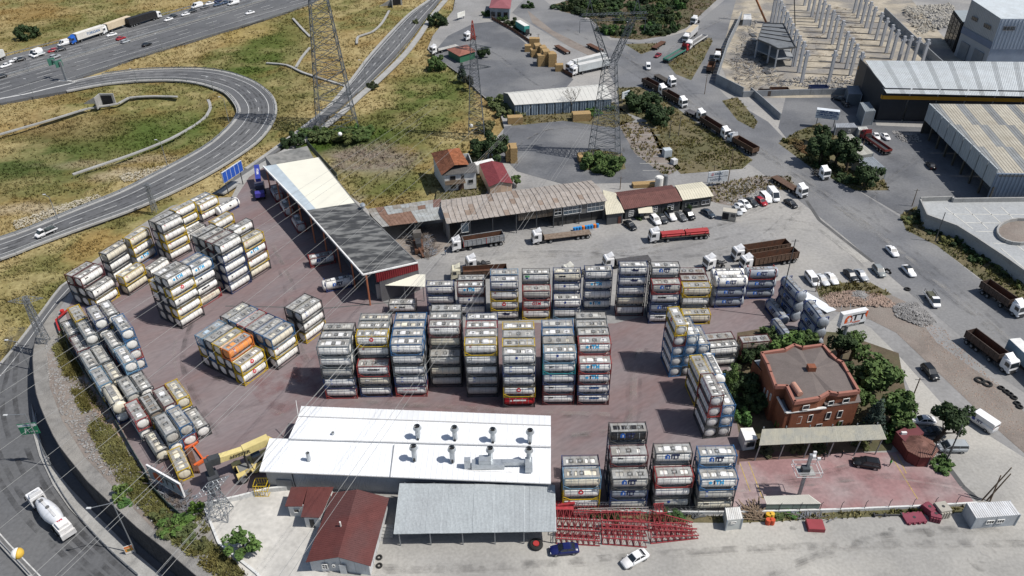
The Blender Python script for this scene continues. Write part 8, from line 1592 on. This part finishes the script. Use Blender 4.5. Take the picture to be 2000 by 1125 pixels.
# ================================================================ THINGS IN THE YARDS
def lattice_seg(a, b, w, h, n, label, z=0.0, taper=1.0, col=(.33, .05, .062), name='crane_segment'):
 A, B = G(*a), G(*b); d = B - A; L = d.length; yaw = math.atan2(d.y, d.x); T = thing(name, label, 'crane segment', (A.x, A.y, z), yaw); t = .15
 def c(x, k): s = 1 + (taper - 1) * x / L; return Vector((x, (k % 2 * 2 - 1) * w / 2 * s, .1 + (k // 2) * h * s))
 ch = MB(); lc = MB()
 for k in range(4): ch.bar(c(0, k), c(L, k), t)
 for i in range(n):
  x0, x1, xm = L * i / n, L * (i + 1) / n, L * (i + .5) / n
  for k, j in ((0, 1), (2, 3), (0, 2), (1, 3)): lc.bar(c(x0, k), c(xm, j), .042).bar(c(xm, j), c(x1, k), .042)
  for k, j in ((0, 1), (2, 3), (0, 2), (1, 3)): lc.bar(c(x0, k), c(x0, j), .06)
 ch.build('chord', [FRAME], T, col); lc.build('lacing', [FRAME], T, tuple(v * 1.05 for v in col)); return T
lattice_seg((1088, 1019), (1171, 1023), 1.9, 1.8, 7, 'red tower crane segment at the shed, upper row left'); lattice_seg((1174, 1022), (1262, 1026), 1.9, 1.8, 7, 'red tower crane segment, upper row middle'); lattice_seg((1086, 1038), (1171, 1043), 1.9, 1.8, 7, 'red tower crane segment at the shed, lower row left')
lattice_seg((1086, 1053), (1171, 1058), 1.7, 1.2, 8, 'red tower crane segment lying lowest at left'); lattice_seg((1176, 1050), (1262, 1056), 2.6, 1.6, 7, 'red tower crane segment, lower row middle'); lattice_seg((1174, 1037), (1262, 1040), 1.6, 1.6, 8, 'red crane segment squeezed between middle rows')
lattice_seg((1268, 1050), (1362, 1046), 2.4, 1.5, 8, 'tapering red crane jib end, lower', taper=.5); lattice_seg((1266, 1022), (1352, 1036), 2.4, 1.6, 8, 'tapering red crane jib end, upper', taper=.6); lattice_seg((1277, 1012), (1297, 1010), 1.9, 2.2, 3, 'short red lattice cage against the fence'); lattice_seg((1280, 1038), (1340, 1040), 1.5, 1.2, 6, 'small red lattice lying between the jib ends')
T = lattice_seg((1115, 1003), (1250, 1000), 1.3, .8, 10, 'long red crane jib with grey walkway railing along the fence'); m = MB(); LL_ = 17
for k in range(13): x = 1 + k * .95; m.bar((x, -.6, .9), (x, -.6, 1.9), .06).bar((x, .6, .9), (x, .6, 1.9), .06)
for y in (-.6, .6):
 for z in (1.4, 1.9): m.bar((1, y, z), (12.4, y, z), .06)
m.build('walkway_railing', [PANEL], T, (.6, .55, .53)); p = G(1098, 1000); o = MB().box(-1.6, -1, 0, 1.8, 1, 1.6).bar((-1.5, 0, 1.4), (2.0, 0, 2.2), .4).build('crane_machine', [FRAME], None, (.42, .045, .06), loc=p); tag(o, 'red crane machinery base beside the grey shed', 'crane part')
def drum(px, py, r, h, col, label, name='barrel', z=0): o = MB().cyl((0, 0, 0), (0, 0, h), r, 14).cyl((0, 0, h * .33), (0, 0, h * .36), r * 1.04, 14).cyl((0, 0, h * .66), (0, 0, h * .69), r * 1.04, 14).build(name, [PANEL], None, col, loc=G(px, py) + Vector((0, 0, z))); tag(o, label, 'barrel'); return o
for k, (px, py, c) in enumerate(((1499, 1012, (.6, .35, .03)), (1506, 1011, (.65, .4, .05)), (1499, 1023, (.55, .08, .03)), (1507, 1023, (.55, .08, .03)))): drum(px, py, .42, 1.1, c, ('yellow barrel, left rear', 'yellow barrel, right rear', 'red barrel, left front', 'red barrel, right front')[k] + ' of four by the fence')
for k in range(9): drum(1122 + k * 5.6, 451 - k * .9, .4, 1.0, (.03, .25, .6) if k not in (3, 7) else (.7, .2, .04), f'{"blue" if k not in (3, 7) else "orange"} barrel, {ORD[k % 6] if k < 6 else ["seventh", "eighth", "ninth"][k - 6]} in the row before the garage')
def boxy(px, py, sx, sy, sz, col, label, rot=0, name='crate', cat='crate', mat=None, z=0): o = MB().box(-sx / 2, -sy / 2, 0, sx / 2, sy / 2, sz).box(-sx / 2 + .04, -sy / 2 + .04, sz, sx / 2 - .04, sy / 2 - .04, sz + .03).build(name, [mat or PANEL], None, col, loc=G(px, py) + Vector((0, 0, z)), rotz=R(rot)); tag(o, label, cat); return o
boxy(1591, 1030, 2.6, 2.0, .8, (.28, .05, .06), 'flat maroon metal box on the pale lot', -4, 'metal_box', 'box')
for k, (px, py, sx, sy, sz, c, r) in enumerate(((1784, 1014, 3.4, 1.9, .5, (.22, .05, .075), 5), (1811, 1000, 1.4, 1.6, 1.4, (.22, .05, .075), 30), (1824, 1012, 1.6, 1.6, 1.2, (.22, .05, .075), -20), (1836, 1003, 1.9, 1.9, 1.8, (.4, .38, .33), 10))):
 T = thing('scrap_casting', ('flat maroon cast plate with lugs', 'upright maroon casting behind the flat one', 'maroon casting leaning on the grey one', 'grey block casting with slot')[k] + ' near the fence', 'scrap part', G(px, py), R(r)); MB().box(-sx / 2, -sy / 2, 0, sx / 2, sy / 2, sz).build('plate', [PANEL], T, c)
 for i in range(4): x = -sx / 2 + sx * (i + .5) / 4; MB().box(x - .15, -sy / 2 - .2, .05, x + .15, -sy / 2, sz * .8).build('lug', [PANEL], T, c); MB().box(x - .15, sy / 2, .05, x + .15, sy / 2 + .2, sz * .8).build('lug', [PANEL], T, c)
 MB().cyl((0, 0, sz), (0, 0, sz + .04), .25, 10).build('hole_ring', [CHAS], T)
T = thing('axle_beam', 'black vehicle axle lying on the pale lot', 'axle', G(1733, 1008), 0); MB().cyl((-2.2, 0, .3), (2.2, 0, .3), .12, 8).box(-2.3, -.3, .1, -2.1, .3, .55).box(2.1, -.3, .1, 2.3, .3, .55).box(-.6, -.25, .2, -.2, .25, .5).build('beam', [CHAS], T)
def tyre(px, py, r, label, flat_=True, w=.35, tilt=0):
 m = MB(); n = 16; prof = [(r * .55, 0), (r * .8, 0), (r, w * .25), (r, w * .75), (r * .8, w), (r * .55, w), (r * .5, w * .5)]
 vs = []; k = len(prof)
 for i in range(n): t = 2 * math.pi * i / n; vs += [(a * math.cos(t), a * math.sin(t), z) for a, z in prof]
 m.add(vs, [(i * k + j, ((i + 1) % n) * k + j, ((i + 1) % n) * k + (j + 1) % k, i * k + (j + 1) % k) for i in range(n) for j in range(k)]); o = m.build('tyre', [TYRE], None, loc=G(px, py) + Vector((0, 0, .04)), smooth=False); o.rotation_euler = (R(tilt), 0, 0); tag(o, label, 'tyre'); return o
for k, (px, py) in enumerate(((1913, 744), (1928, 751), (1955, 759), (1965, 766), (1972, 771), (1980, 778), (1986, 789), (1991, 796))): tyre(px, py, .95 if k < 2 else .62, f'old tyre, {["first", "second", "third", "fourth", "fifth", "sixth", "seventh", "last"][k]} in the line on the dirt strip')
tyre(1772, 566, .7, 'single tyre lying on the street edge'); t_ = tyre(1047, 1066, 1.1, 'large tyre with red rim under the grey shed edge', w=.6); o = MB().cyl((0, 0, .1), (0, 0, .62), .5, 14).build('rim', [PANEL], t_, (.4, .04, .04)); tyre(741, 1090, .5, 'grey tyre behind the gable house', w=.3); tyre(741, 1106, .5, 'second tyre below the grey one at the gable house', w=.3)
def pile(px, py, sx, sy, sz, label, rot=0):
 T = thing('timber_pile', label, 'timber pile', G(px, py), R(rot)); nz = max(2, int(sz / .5))
 for k in range(nz):
  z = k * sz / nz; m = MB()
  for j in range(5): y = -sy / 2 + sy * j / 5; m.box(-sx / 2 + rv.uniform(-.08, .08), y, z + .06, sx / 2 + rv.uniform(-.08, .08), y + sy / 5 - .03, z + sz / nz)
  m.build('board_layer', [WOOD], T)
for k, (px, py, sx, sy, sz, r) in enumerate(((1031, 100, 2.6, 2.6, 2.6, 0), (1040, 95, 2.6, 2.6, 4.5, 0), (1048, 94, 2.4, 2.4, 4.2, 0), (1042, 110, 2.4, 3, 3, 10), (1050, 108, 2.6, 4, 4.5, 10), (1060, 112, 2.6, 4, 4.5, 10), (1056, 128, 2.6, 3, 4.4, 8), (1066, 125, 2.6, 4, 5.6, 8), (1076, 128, 2.6, 4, 5.2, 8), (1092, 138, 3, 2.6, 2.6, 0), (1080, 122, 2.4, 3, 3.8, 8))): pile(px, py, sx, sy, sz, f'yellow sawn timber pile, {["first", "second", "third", "fourth", "fifth", "sixth", "seventh", "eighth", "ninth", "tenth", "eleventh"][k]} along the rusty fence of the lot', r)
for px, py, sx, sy, sz, l in ((1135, 234, 6, 3, 2.6, 'timber pile beside the pylon below the bare tree'), (1006, 240, 5, 2.6, 2.4, 'low timber pile left below the white store'), (994, 312, 2, 4, 4.5, 'tall timber pile behind the pink cottage, left'), (1003, 314, 2, 4, 5, 'tall timber pile behind the pink cottage, right'), (1135, 313, 2, 3.5, 1.8, 'small timber stack left of the pylon bushes'), (1262, 364, 8, 2, 1.2, 'flat timber stack behind the maroon roof')): pile(px, py, sx, sy, sz, l, 5)
def heap(name, pts, n, s0, s1, mat, zmax=.0, seed=1, col=None, flatk=.6, mode='rock', zf=None):
 w = hw(pts); rng = random.Random(seed); xs_ = [p[0] for p in w]; ys_ = [p[1] for p in w]; m = MB(); c = (sum(xs_) / len(w), sum(ys_) / len(w)); k = 0; rad = max(max(xs_) - min(xs_), max(ys_) - min(ys_)) / 2
 while k < n:
  x = rng.uniform(min(xs_), max(xs_)); y = rng.uniform(min(ys_), max(ys_))
  if not inpoly(np.array([x]), np.array([y]), w)[0]: continue
  k += 1; z = (zmax * max(0, 1 - math.hypot(x - c[0], y - c[1]) / rad)) + (zf(x, y) if zf else 0); s = rng.uniform(s0, s1)
  if mode == 'rock':
   vs = [(x + s * rng.uniform(.5, 1) * a, y + s * rng.uniform(.5, 1) * b, z + s * flatk * rng.uniform(.5, 1) * d_) for a, b, d_ in ((1, 0, .2), (0, 1, .2), (-1, 0, .2), (0, -1, .2), (.3, .2, 1), (-.2, -.3, 1))]; m.add(vs, [(0, 1, 4), (1, 2, 4), (2, 5, 4), (2, 3, 5), (3, 0, 5), (0, 4, 5), (3, 2, 1, 0)])
  else:
   a = rng.uniform(0, 3.14); L = s * rng.uniform(2, 6); d_ = Vector((math.cos(a) * L, math.sin(a) * L, rng.uniform(-.2, .4))); p = Vector((x, y, z + rng.uniform(.1, .5))); m.bar(p, p + d_, s * .3, s * .15)
 return m.build(name, mat if isinstance(mat, list) else [mat], None, col, kind='stuff')
STONE = M('rubble_stone', (.30, .29, .28), .95, var=.45, scale=.7, fine=3, bump=.3); STONEP = M('pink_rubble', (.34, .25, .2), .95, var=.4, scale=.9, fine=3); SCRAP = M('scrap_mix', (.16, .13, .11), .8, var=.6, scale=1.2, c3=(.2, .22, .25), scale3=.6, amt3=.8)
heap('bank_rubble', [(88, 660), (125, 650), (150, 700), (180, 790), (235, 890), (300, 965), (380, 1050), (440, 1110), (420, 1125), (330, 1050), (240, 965), (170, 890), (120, 810), (92, 730)], 1700, .1, .4, STONE, .15, 1); heap('bank_gravel', [(140, 690), (170, 690), (215, 790), (250, 860), (235, 880), (180, 800)], 900, .1, .35, STONEP, .2, 2)
heap('gravel_heap', [(1650, 572), (1700, 568), (1706, 590), (1660, 592)], 900, .12, .35, STONE, 1.0, 3); heap('gravel_heap', [(1740, 595), (1790, 590), (1830, 630), (1800, 640), (1750, 620)], 1500, .12, .38, STONE, 1.1, 4); heap('pink_rubble', [(1605, 575), (1650, 570), (1720, 575), (1760, 600), (1700, 600), (1620, 600)], 1300, .15, .5, STONEP, .6, 5); heap('dirt_stones', [(1770, 620), (1840, 640), (1960, 760), (2010, 860), (1950, 840), (1850, 740)], 1500, .06, .25, STONEP, 0, 6)
heap('meadow_scree', [(650, 300), (700, 280), (780, 278), (825, 295), (800, 320), (700, 330), (660, 325)], 2200, .06, .2, STONEP, .1, 7, zf=lambda x, y: -.4); heap('yard_scrap', [(292, 925), (330, 940), (372, 990), (368, 1012), (330, 985), (300, 950)], 420, .2, .5, SCRAP, .3, 8, mode='bar'); heap('workshop_scrap', [(800, 440), (830, 445), (855, 490), (840, 510), (815, 500), (795, 470)], 380, .2, .5, SCRAP, .8, 9, mode='bar'); heap('board_heap', [(1452, 1000), (1490, 1000), (1495, 1018), (1460, 1020)], 90, .3, .6, WOODG, .4, 10, mode='bar')
heap('site_debris', [(1425, 130), (1450, 60), (1475, 30), (1490, 100), (1480, 150)], 260, .3, .9, STONE, .2, 21, mode='bar'); heap('site_timber', [(1560, 120), (1700, 130), (1680, 20), (1590, 10)], 380, .15, .5, WOODG, .0, 22, mode='bar'); heap('site_spoil', [(1500, 165), (1690, 180), (1680, 150), (1560, 150)], 500, .2, .7, STONE, .3, 23); heap('site_spoil', [(1765, 20), (1860, 5), (1870, 50), (1790, 70)], 700, .4, 1.2, M('pale_spoil', (.34, .32, .28), .95, var=.3), 3.0, 24)
for k in range(9):
 a = G(1470 + k * 3.4, 70 + k * 9); o = MB().box(-.9, -2.2, 0, .9, 2.2, .5).build('rebar_bundle', [STEELD], None, None, loc=a, rotz=R(8)); tag(o, f'bundle of dark steel bars on the site, {NTH[k]} from the top', 'steel bundle', 'steel bundles on the building site')
heap('site_debris', [(1420, 120), (1470, 100), (1540, 165), (1500, 180), (1440, 170)], 420, .2, .7, SCRAP, .3, 11, mode='bar'); heap('store_rubble', [(1740, 255), (1790, 262), (1800, 280), (1760, 278)], 300, .2, .6, STONE, .5, 12); heap('verge_rubble', [(1400, 370), (1470, 350), (1540, 350), (1480, 385), (1420, 400)], 500, .15, .5, STONE, .1, 13); heap('pipe_litter', [(1330, 1000), (1360, 1000), (1365, 1015), (1335, 1018)], 30, .5, .7, STEELD, .2, 14, mode='bar'); heap('fence_litter', [(1540, 1005), (1600, 1005), (1620, 1022), (1545, 1020)], 50, .15, .4, SCRAP, .1, 15, mode='bar')
heap('chalk_scree', [(230, 338), (300, 325), (400, 300), (410, 308), (300, 345), (240, 352)], 900, .12, .4, M('chalk', (.42, .38, .3), .95, var=.3), .2, 16, zf=lambda x, y: -.5); heap('chalk_scree', [(20, 430), (110, 400), (190, 375), (200, 385), (120, 415), (30, 445)], 900, .12, .4, MATS['chalk'], .2, 17, zf=lambda x, y: -.5)
heap('litter_specks', [(1100, 1070), (1900, 1030), (1980, 1120), (1000, 1120)], 240, .04, .12, SCRAP, 0, 18); heap('lot_specks', [(900, 440), (1400, 420), (1560, 470), (1500, 500), (1000, 520)], 300, .05, .14, SCRAP, 0, 19)
for q, r_, l in (((203, 198), 0, 'concrete culvert mouth inside the loop'), ((770, 8), 10, 'concrete culvert mouth beside the service road')):
 T = thing('culvert', l, 'culvert', G(*q) + Vector((0, 0, -1.4)), R(r_)); MB().box(-1.2, 0, 0, 4, .5, 4.2).box(-1.2, -4, 0, -.9, .1, 4.2).add([(-9, 0, 0), (-9, .3, 0), (-1, 0, 4.0), (-1, .3, 4.0), (-1, 0, 0), (-1, .3, 0)], [(0, 2, 4), (1, 5, 3), (0, 1, 3, 2), (0, 4, 5, 1)]).build('wing_wall', [CONC], T); MB().box(-.6, -.05, .2, 3.2, -.01, 3.6).build('opening', [DARK], T)
p, h = hof((1560, 968), (1590, 895)); T = thing('floodlight_mast', 'white floodlight mast with railed platform and cameras', 'floodlight mast', p); MB().box(-.22, -.22, 0, .22, .22, h + .6).build('mast', [STEEL], T); m = MB()
for z in (h - 3.2, h - 2.2):
 for a, b in (((-2, -1.4), (2, -1.4)), ((2, -1.4), (2, 1.4)), ((2, 1.4), (-2, 1.4)), ((-2, 1.4), (-2, -1.4))): m.bar((*a, z), (*b, z), .08)
for x in (-2, 2):
 for y in (-1.4, 1.4): m.bar((x, y, h - 3.2), (x, y, h - 2.2), .07)
m.build('platform_railing', [PANEL], T, (.6, .6, .6)); MB().box(-1.4, -1.0, h - 3.3, 1.2, 1.0, h - 3.2).build('platform', [WALK], T); MB().box(-1.0, -.8, h - 3.2, .2, .2, h - 2.0).build('equipment_box', [PANEL], T, (.05, .06, .07))
for x, y, z in ((.8, .6, h + .4), (1.3, -.2, h - .2), (1.0, .9, h - .6), (.2, -.6, h + .7)): MB().box(x - .25, y - .2, z - .25, x + .25, y + .1, z + .25).build('floodlight', [PANEL], T, (.75, .75, .75))
T = thing('lifting_frame', 'orange lifting frame lying beside the reach stacker', 'lifting frame'); A, B, C, D_ = G(362, 880), G(388, 868), G(398, 900), G(395, 912)
MB().bar(A + Vector((0, 0, .5)), B + Vector((0, 0, .5)), .4).bar(B.lerp(A, .4) + Vector((0, 0, .4)), C + Vector((0, 0, .4)), .28).bar(C + Vector((.9, .5, .5)), D_ + Vector((-1.2, -.2, .5)), .5).build('frame', [PANEL], T, (.62, .12, .03))
T = thing('steel_girders', 'brown steel girders beside the yellow tank container', 'girders'); 
for k in range(3): a, b = G(366 + k * 4, 882), G(382 + k * 4, 925); MB().bar(a + Vector((0, 0, .4)), b + Vector((0, 0, .4)), .3, .6).build('girder', [RUST], T)
T = thing('yellow_cage', 'yellow tubular cage against the workshop side wall', 'cage', G(515, 962)); m = MB()
for x in np.linspace(-1.1, 1.1, 6):
 for y in (-.9, .9): m.bar((x, y, 0), (x, y, 2.6), .06)
for z in (.1, 1.3, 2.6):
 for y in (-.9, .9): m.bar((-1.1, y, z), (1.1, y, z), .07)
 for x in (-1.1, 1.1): m.bar((x, -.9, z), (x, .9, z), .07)
m.build('tube_frame', [PANEL], T, (.65, .45, .02))
T = thing('mobile_crane_boom', 'thin orange crane boom over the building site', 'crane'); a = G(1497, 45); MB().bar(a, a + Vector((-9, 6, 16)), .7).build('boom', [PANEL], T, (.3, .12, .05)); a2 = G(1553, 58); MB().bar(a2, a2 + Vector((-4, 2, 20)), .35).build('boom', [CHAS], T)
cabin('site_office', 'white site cabin inside the street side wall of the building site', [(1453, 27), (1467, 27), (1468, 38), (1452, 38)], 2.8, (.45, .47, .5), (.62, .63, .63), 3)
for px, py, sx, sy, c, l in ((1521, 183, 6.5, 3, (.12, .06, .04), 'brown open skip container below the site wall'), (1597, 178, 6.5, 2.6, (.03, .05, .14), 'dark blue skip container below the site wall'), (1492, 186, 4, 2.4, (.1, .08, .07), 'scrap filled skip at the curved wall')):
 T = thing('skip_container', l, 'skip', G(px, py), R(-2)); MB().box(-sx / 2, -sy / 2, 0, sx / 2, -sy / 2 + .1, 2).box(-sx / 2, sy / 2 - .1, 0, sx / 2, sy / 2, 2).box(-sx / 2, -sy / 2, 0, -sx / 2 + .1, sy / 2, 2).box(sx / 2 - .1, -sy / 2, 0, sx / 2, sy / 2, 2).build('sides', [PANEL], T, c); MB().box(-sx / 2 + .1, -sy / 2 + .1, .1, sx / 2 - .1, sy / 2 - .1, .3).build('floor', [DARK], T)
T = thing('sorting_machine', 'old rusty machine half inside the rusty shed', 'machine', G(818, 485), R(-80)); MB().box(-3.5, -1.1, .4, 3.2, 1.1, 1.5).build('bed', [RUST], T); MB().box(-3.6, -1.0, 1.5, -1.8, 1.0, 3.4).build('housing', [PANEL], T, (.14, .13, .12)); MB().box(-1.2, -.7, 1.5, 1.6, .7, 2.3).box(2.0, -.5, 1.5, 2.6, .5, 3.0).build('gear_block', [CHAS], T); MB().bar((2.5, 0, 1.6), (5, .8, .4), .5).build('chute', [RUST], T)
T = thing('tanker_steps', 'white sheet steps leaning under the cream canopy', 'stairs', G(775, 575), R(35)); 
for k in range(9): MB().box(-2.4 + k * .55, -.5, k * .22, -1.9 + k * .55, .5, k * .22 + .12).build('step', [PANEL], T, (.7, .68, .55) if k % 3 else (.6, .45, .08))
o = MB().box(-2.6, -.05, 0, 2.6, .05, 1.0).build('sheet_strip', [PANEL], None, (.72, .76, .8), loc=G(1600, 585)); o.rotation_euler = (R(80), 0, R(-58)); tag(o, 'pale blue sheet roof strip beside the silver stacks', 'sheet'); o.scale = (1.8, 1, 3.4)
boxy(1302, 305, 2.4, 2.2, 2.4, (.5, .55, .58), 'pale blue kiosk box in the striped field', 10, 'sales_kiosk', 'kiosk'); boxy(1316, 320, 1.6, 1.6, 1.6, (.6, .6, .6), 'small white box beside the pale kiosk', 30, 'water_box', 'box')
for k in range(7): o = MB().box(-5, -.15, 0, 5, .15, .12).build('field_strip', [CONC], None, None, loc=G(1252 + k * 6, 250 + k * 14), kind='structure'); o.rotation_euler.z = R(-3)
T = thing('motorcycle', 'black motorcycle parked beside the grey-green estate car', 'motorcycle', G(1733, 532), R(-60)); MB().box(-.5, -.12, .5, .5, .12, .95).bar((.5, 0, .9), (.8, 0, .35), .08).bar((.45, -.35, 1.05), (.45, .35, 1.05), .05).build('body', [PANEL], T, (.03, .03, .03))
for x in (-.7, .75): inst(wheel(.32, .12, x, 0.001, 12), 'wheel', T)
def person(px, py, shirt, trousers, label, yaw=0, stride=.25, arm=.2):
 J = [(0, 0, .95), (0, 0, 1.2), (0, 0, 1.42), (0, 0, 1.52), (.01, 0, 1.66), (0, .19, 1.40), (arm, .26, 1.15), (arm * 1.8, .24, .92), (0, -.19, 1.40), (-arm, -.26, 1.15), (-arm * .6, -.26, .9), (stride * .5, .1, .5), (stride, .1, .06), (stride + .16, .1, .04), (-stride * .4, -.1, .5), (-stride, -.1, .06), (-stride + .16, -.1, .04)]
 E_ = [(0, 1), (1, 2), (2, 3), (3, 4), (2, 5), (5, 6), (6, 7), (2, 8), (8, 9), (9, 10), (0, 11), (11, 12), (12, 13), (0, 14), (14, 15), (15, 16)]; rad = [.15, .15, .16, .06, .11, .07, .05, .04, .07, .05, .04, .085, .055, .045, .085, .055, .045]
 me = bpy.data.meshes.new('body'); me.from_pydata(J, E_, []); T = thing('person', label, 'person', G(px, py) + Vector((0, 0, .05)), yaw); o = inst(me, 'body', T, (.35, .2, .14))
 md = o.modifiers.new('skin', 'SKIN'); sk = me.skin_vertices[0].data
 for i, r in enumerate(rad): sk[i].radius = (r, r)
 sk[0].use_root = True; o.modifiers.new('sub', 'SUBSURF').levels = 1; o.modifiers['sub'].render_levels = 1
 dg = bpy.context.evaluated_depsgraph_get(); nm = bpy.data.meshes.new_from_object(o.evaluated_get(dg)); o.modifiers.clear(); o.data = nm; nm.materials.clear()
 for c, nme in ((shirt, 'cloth_shirt'), (trousers, 'cloth_trousers'), ((.36, .2, .14), 'skin_tone')): nm.materials.append(M(f'{nme}_{c[0]:.2f}_{c[1]:.2f}', c, .85, var=.2, world=False))
 for p in nm.polygons: z = p.center.z; p.material_index = 2 if z > 1.48 or (z < 1.0 and abs(p.center.y) > .21) else (0 if z > .95 else 1)
 MB().rings([[(.01 + r_ * math.cos(2 * math.pi * i / 10), r_ * math.sin(2 * math.pi * i / 10), z) for i in range(10)] for z, r_ in ((1.66, .115), (1.72, .118), (1.77, .09), (1.8, .03))]).build('hair', [M('dark_hair', (.02, .015, .012), .8)], T)
 for s in (-1, 1):
  pass
person(1737, 910, (.1, .5, .08), (.02, .02, .025), 'man in bright green vest walking on the red paving', R(200)); person(1608, 897, (.03, .03, .035), (.02, .02, .025), 'man in black near the canopy, leftmost of three', R(90)); person(1619, 890, (.04, .035, .035), (.02, .02, .025), 'man in black near the canopy, middle of three', R(160)); person(1643, 893, (.03, .03, .03), (.025, .025, .03), 'man in black near the canopy, rightmost of three', R(20)); person(870, 498, (.06, .15, .28), (.05, .07, .12), 'person in blue beside the truck with grey tipper', R(60))
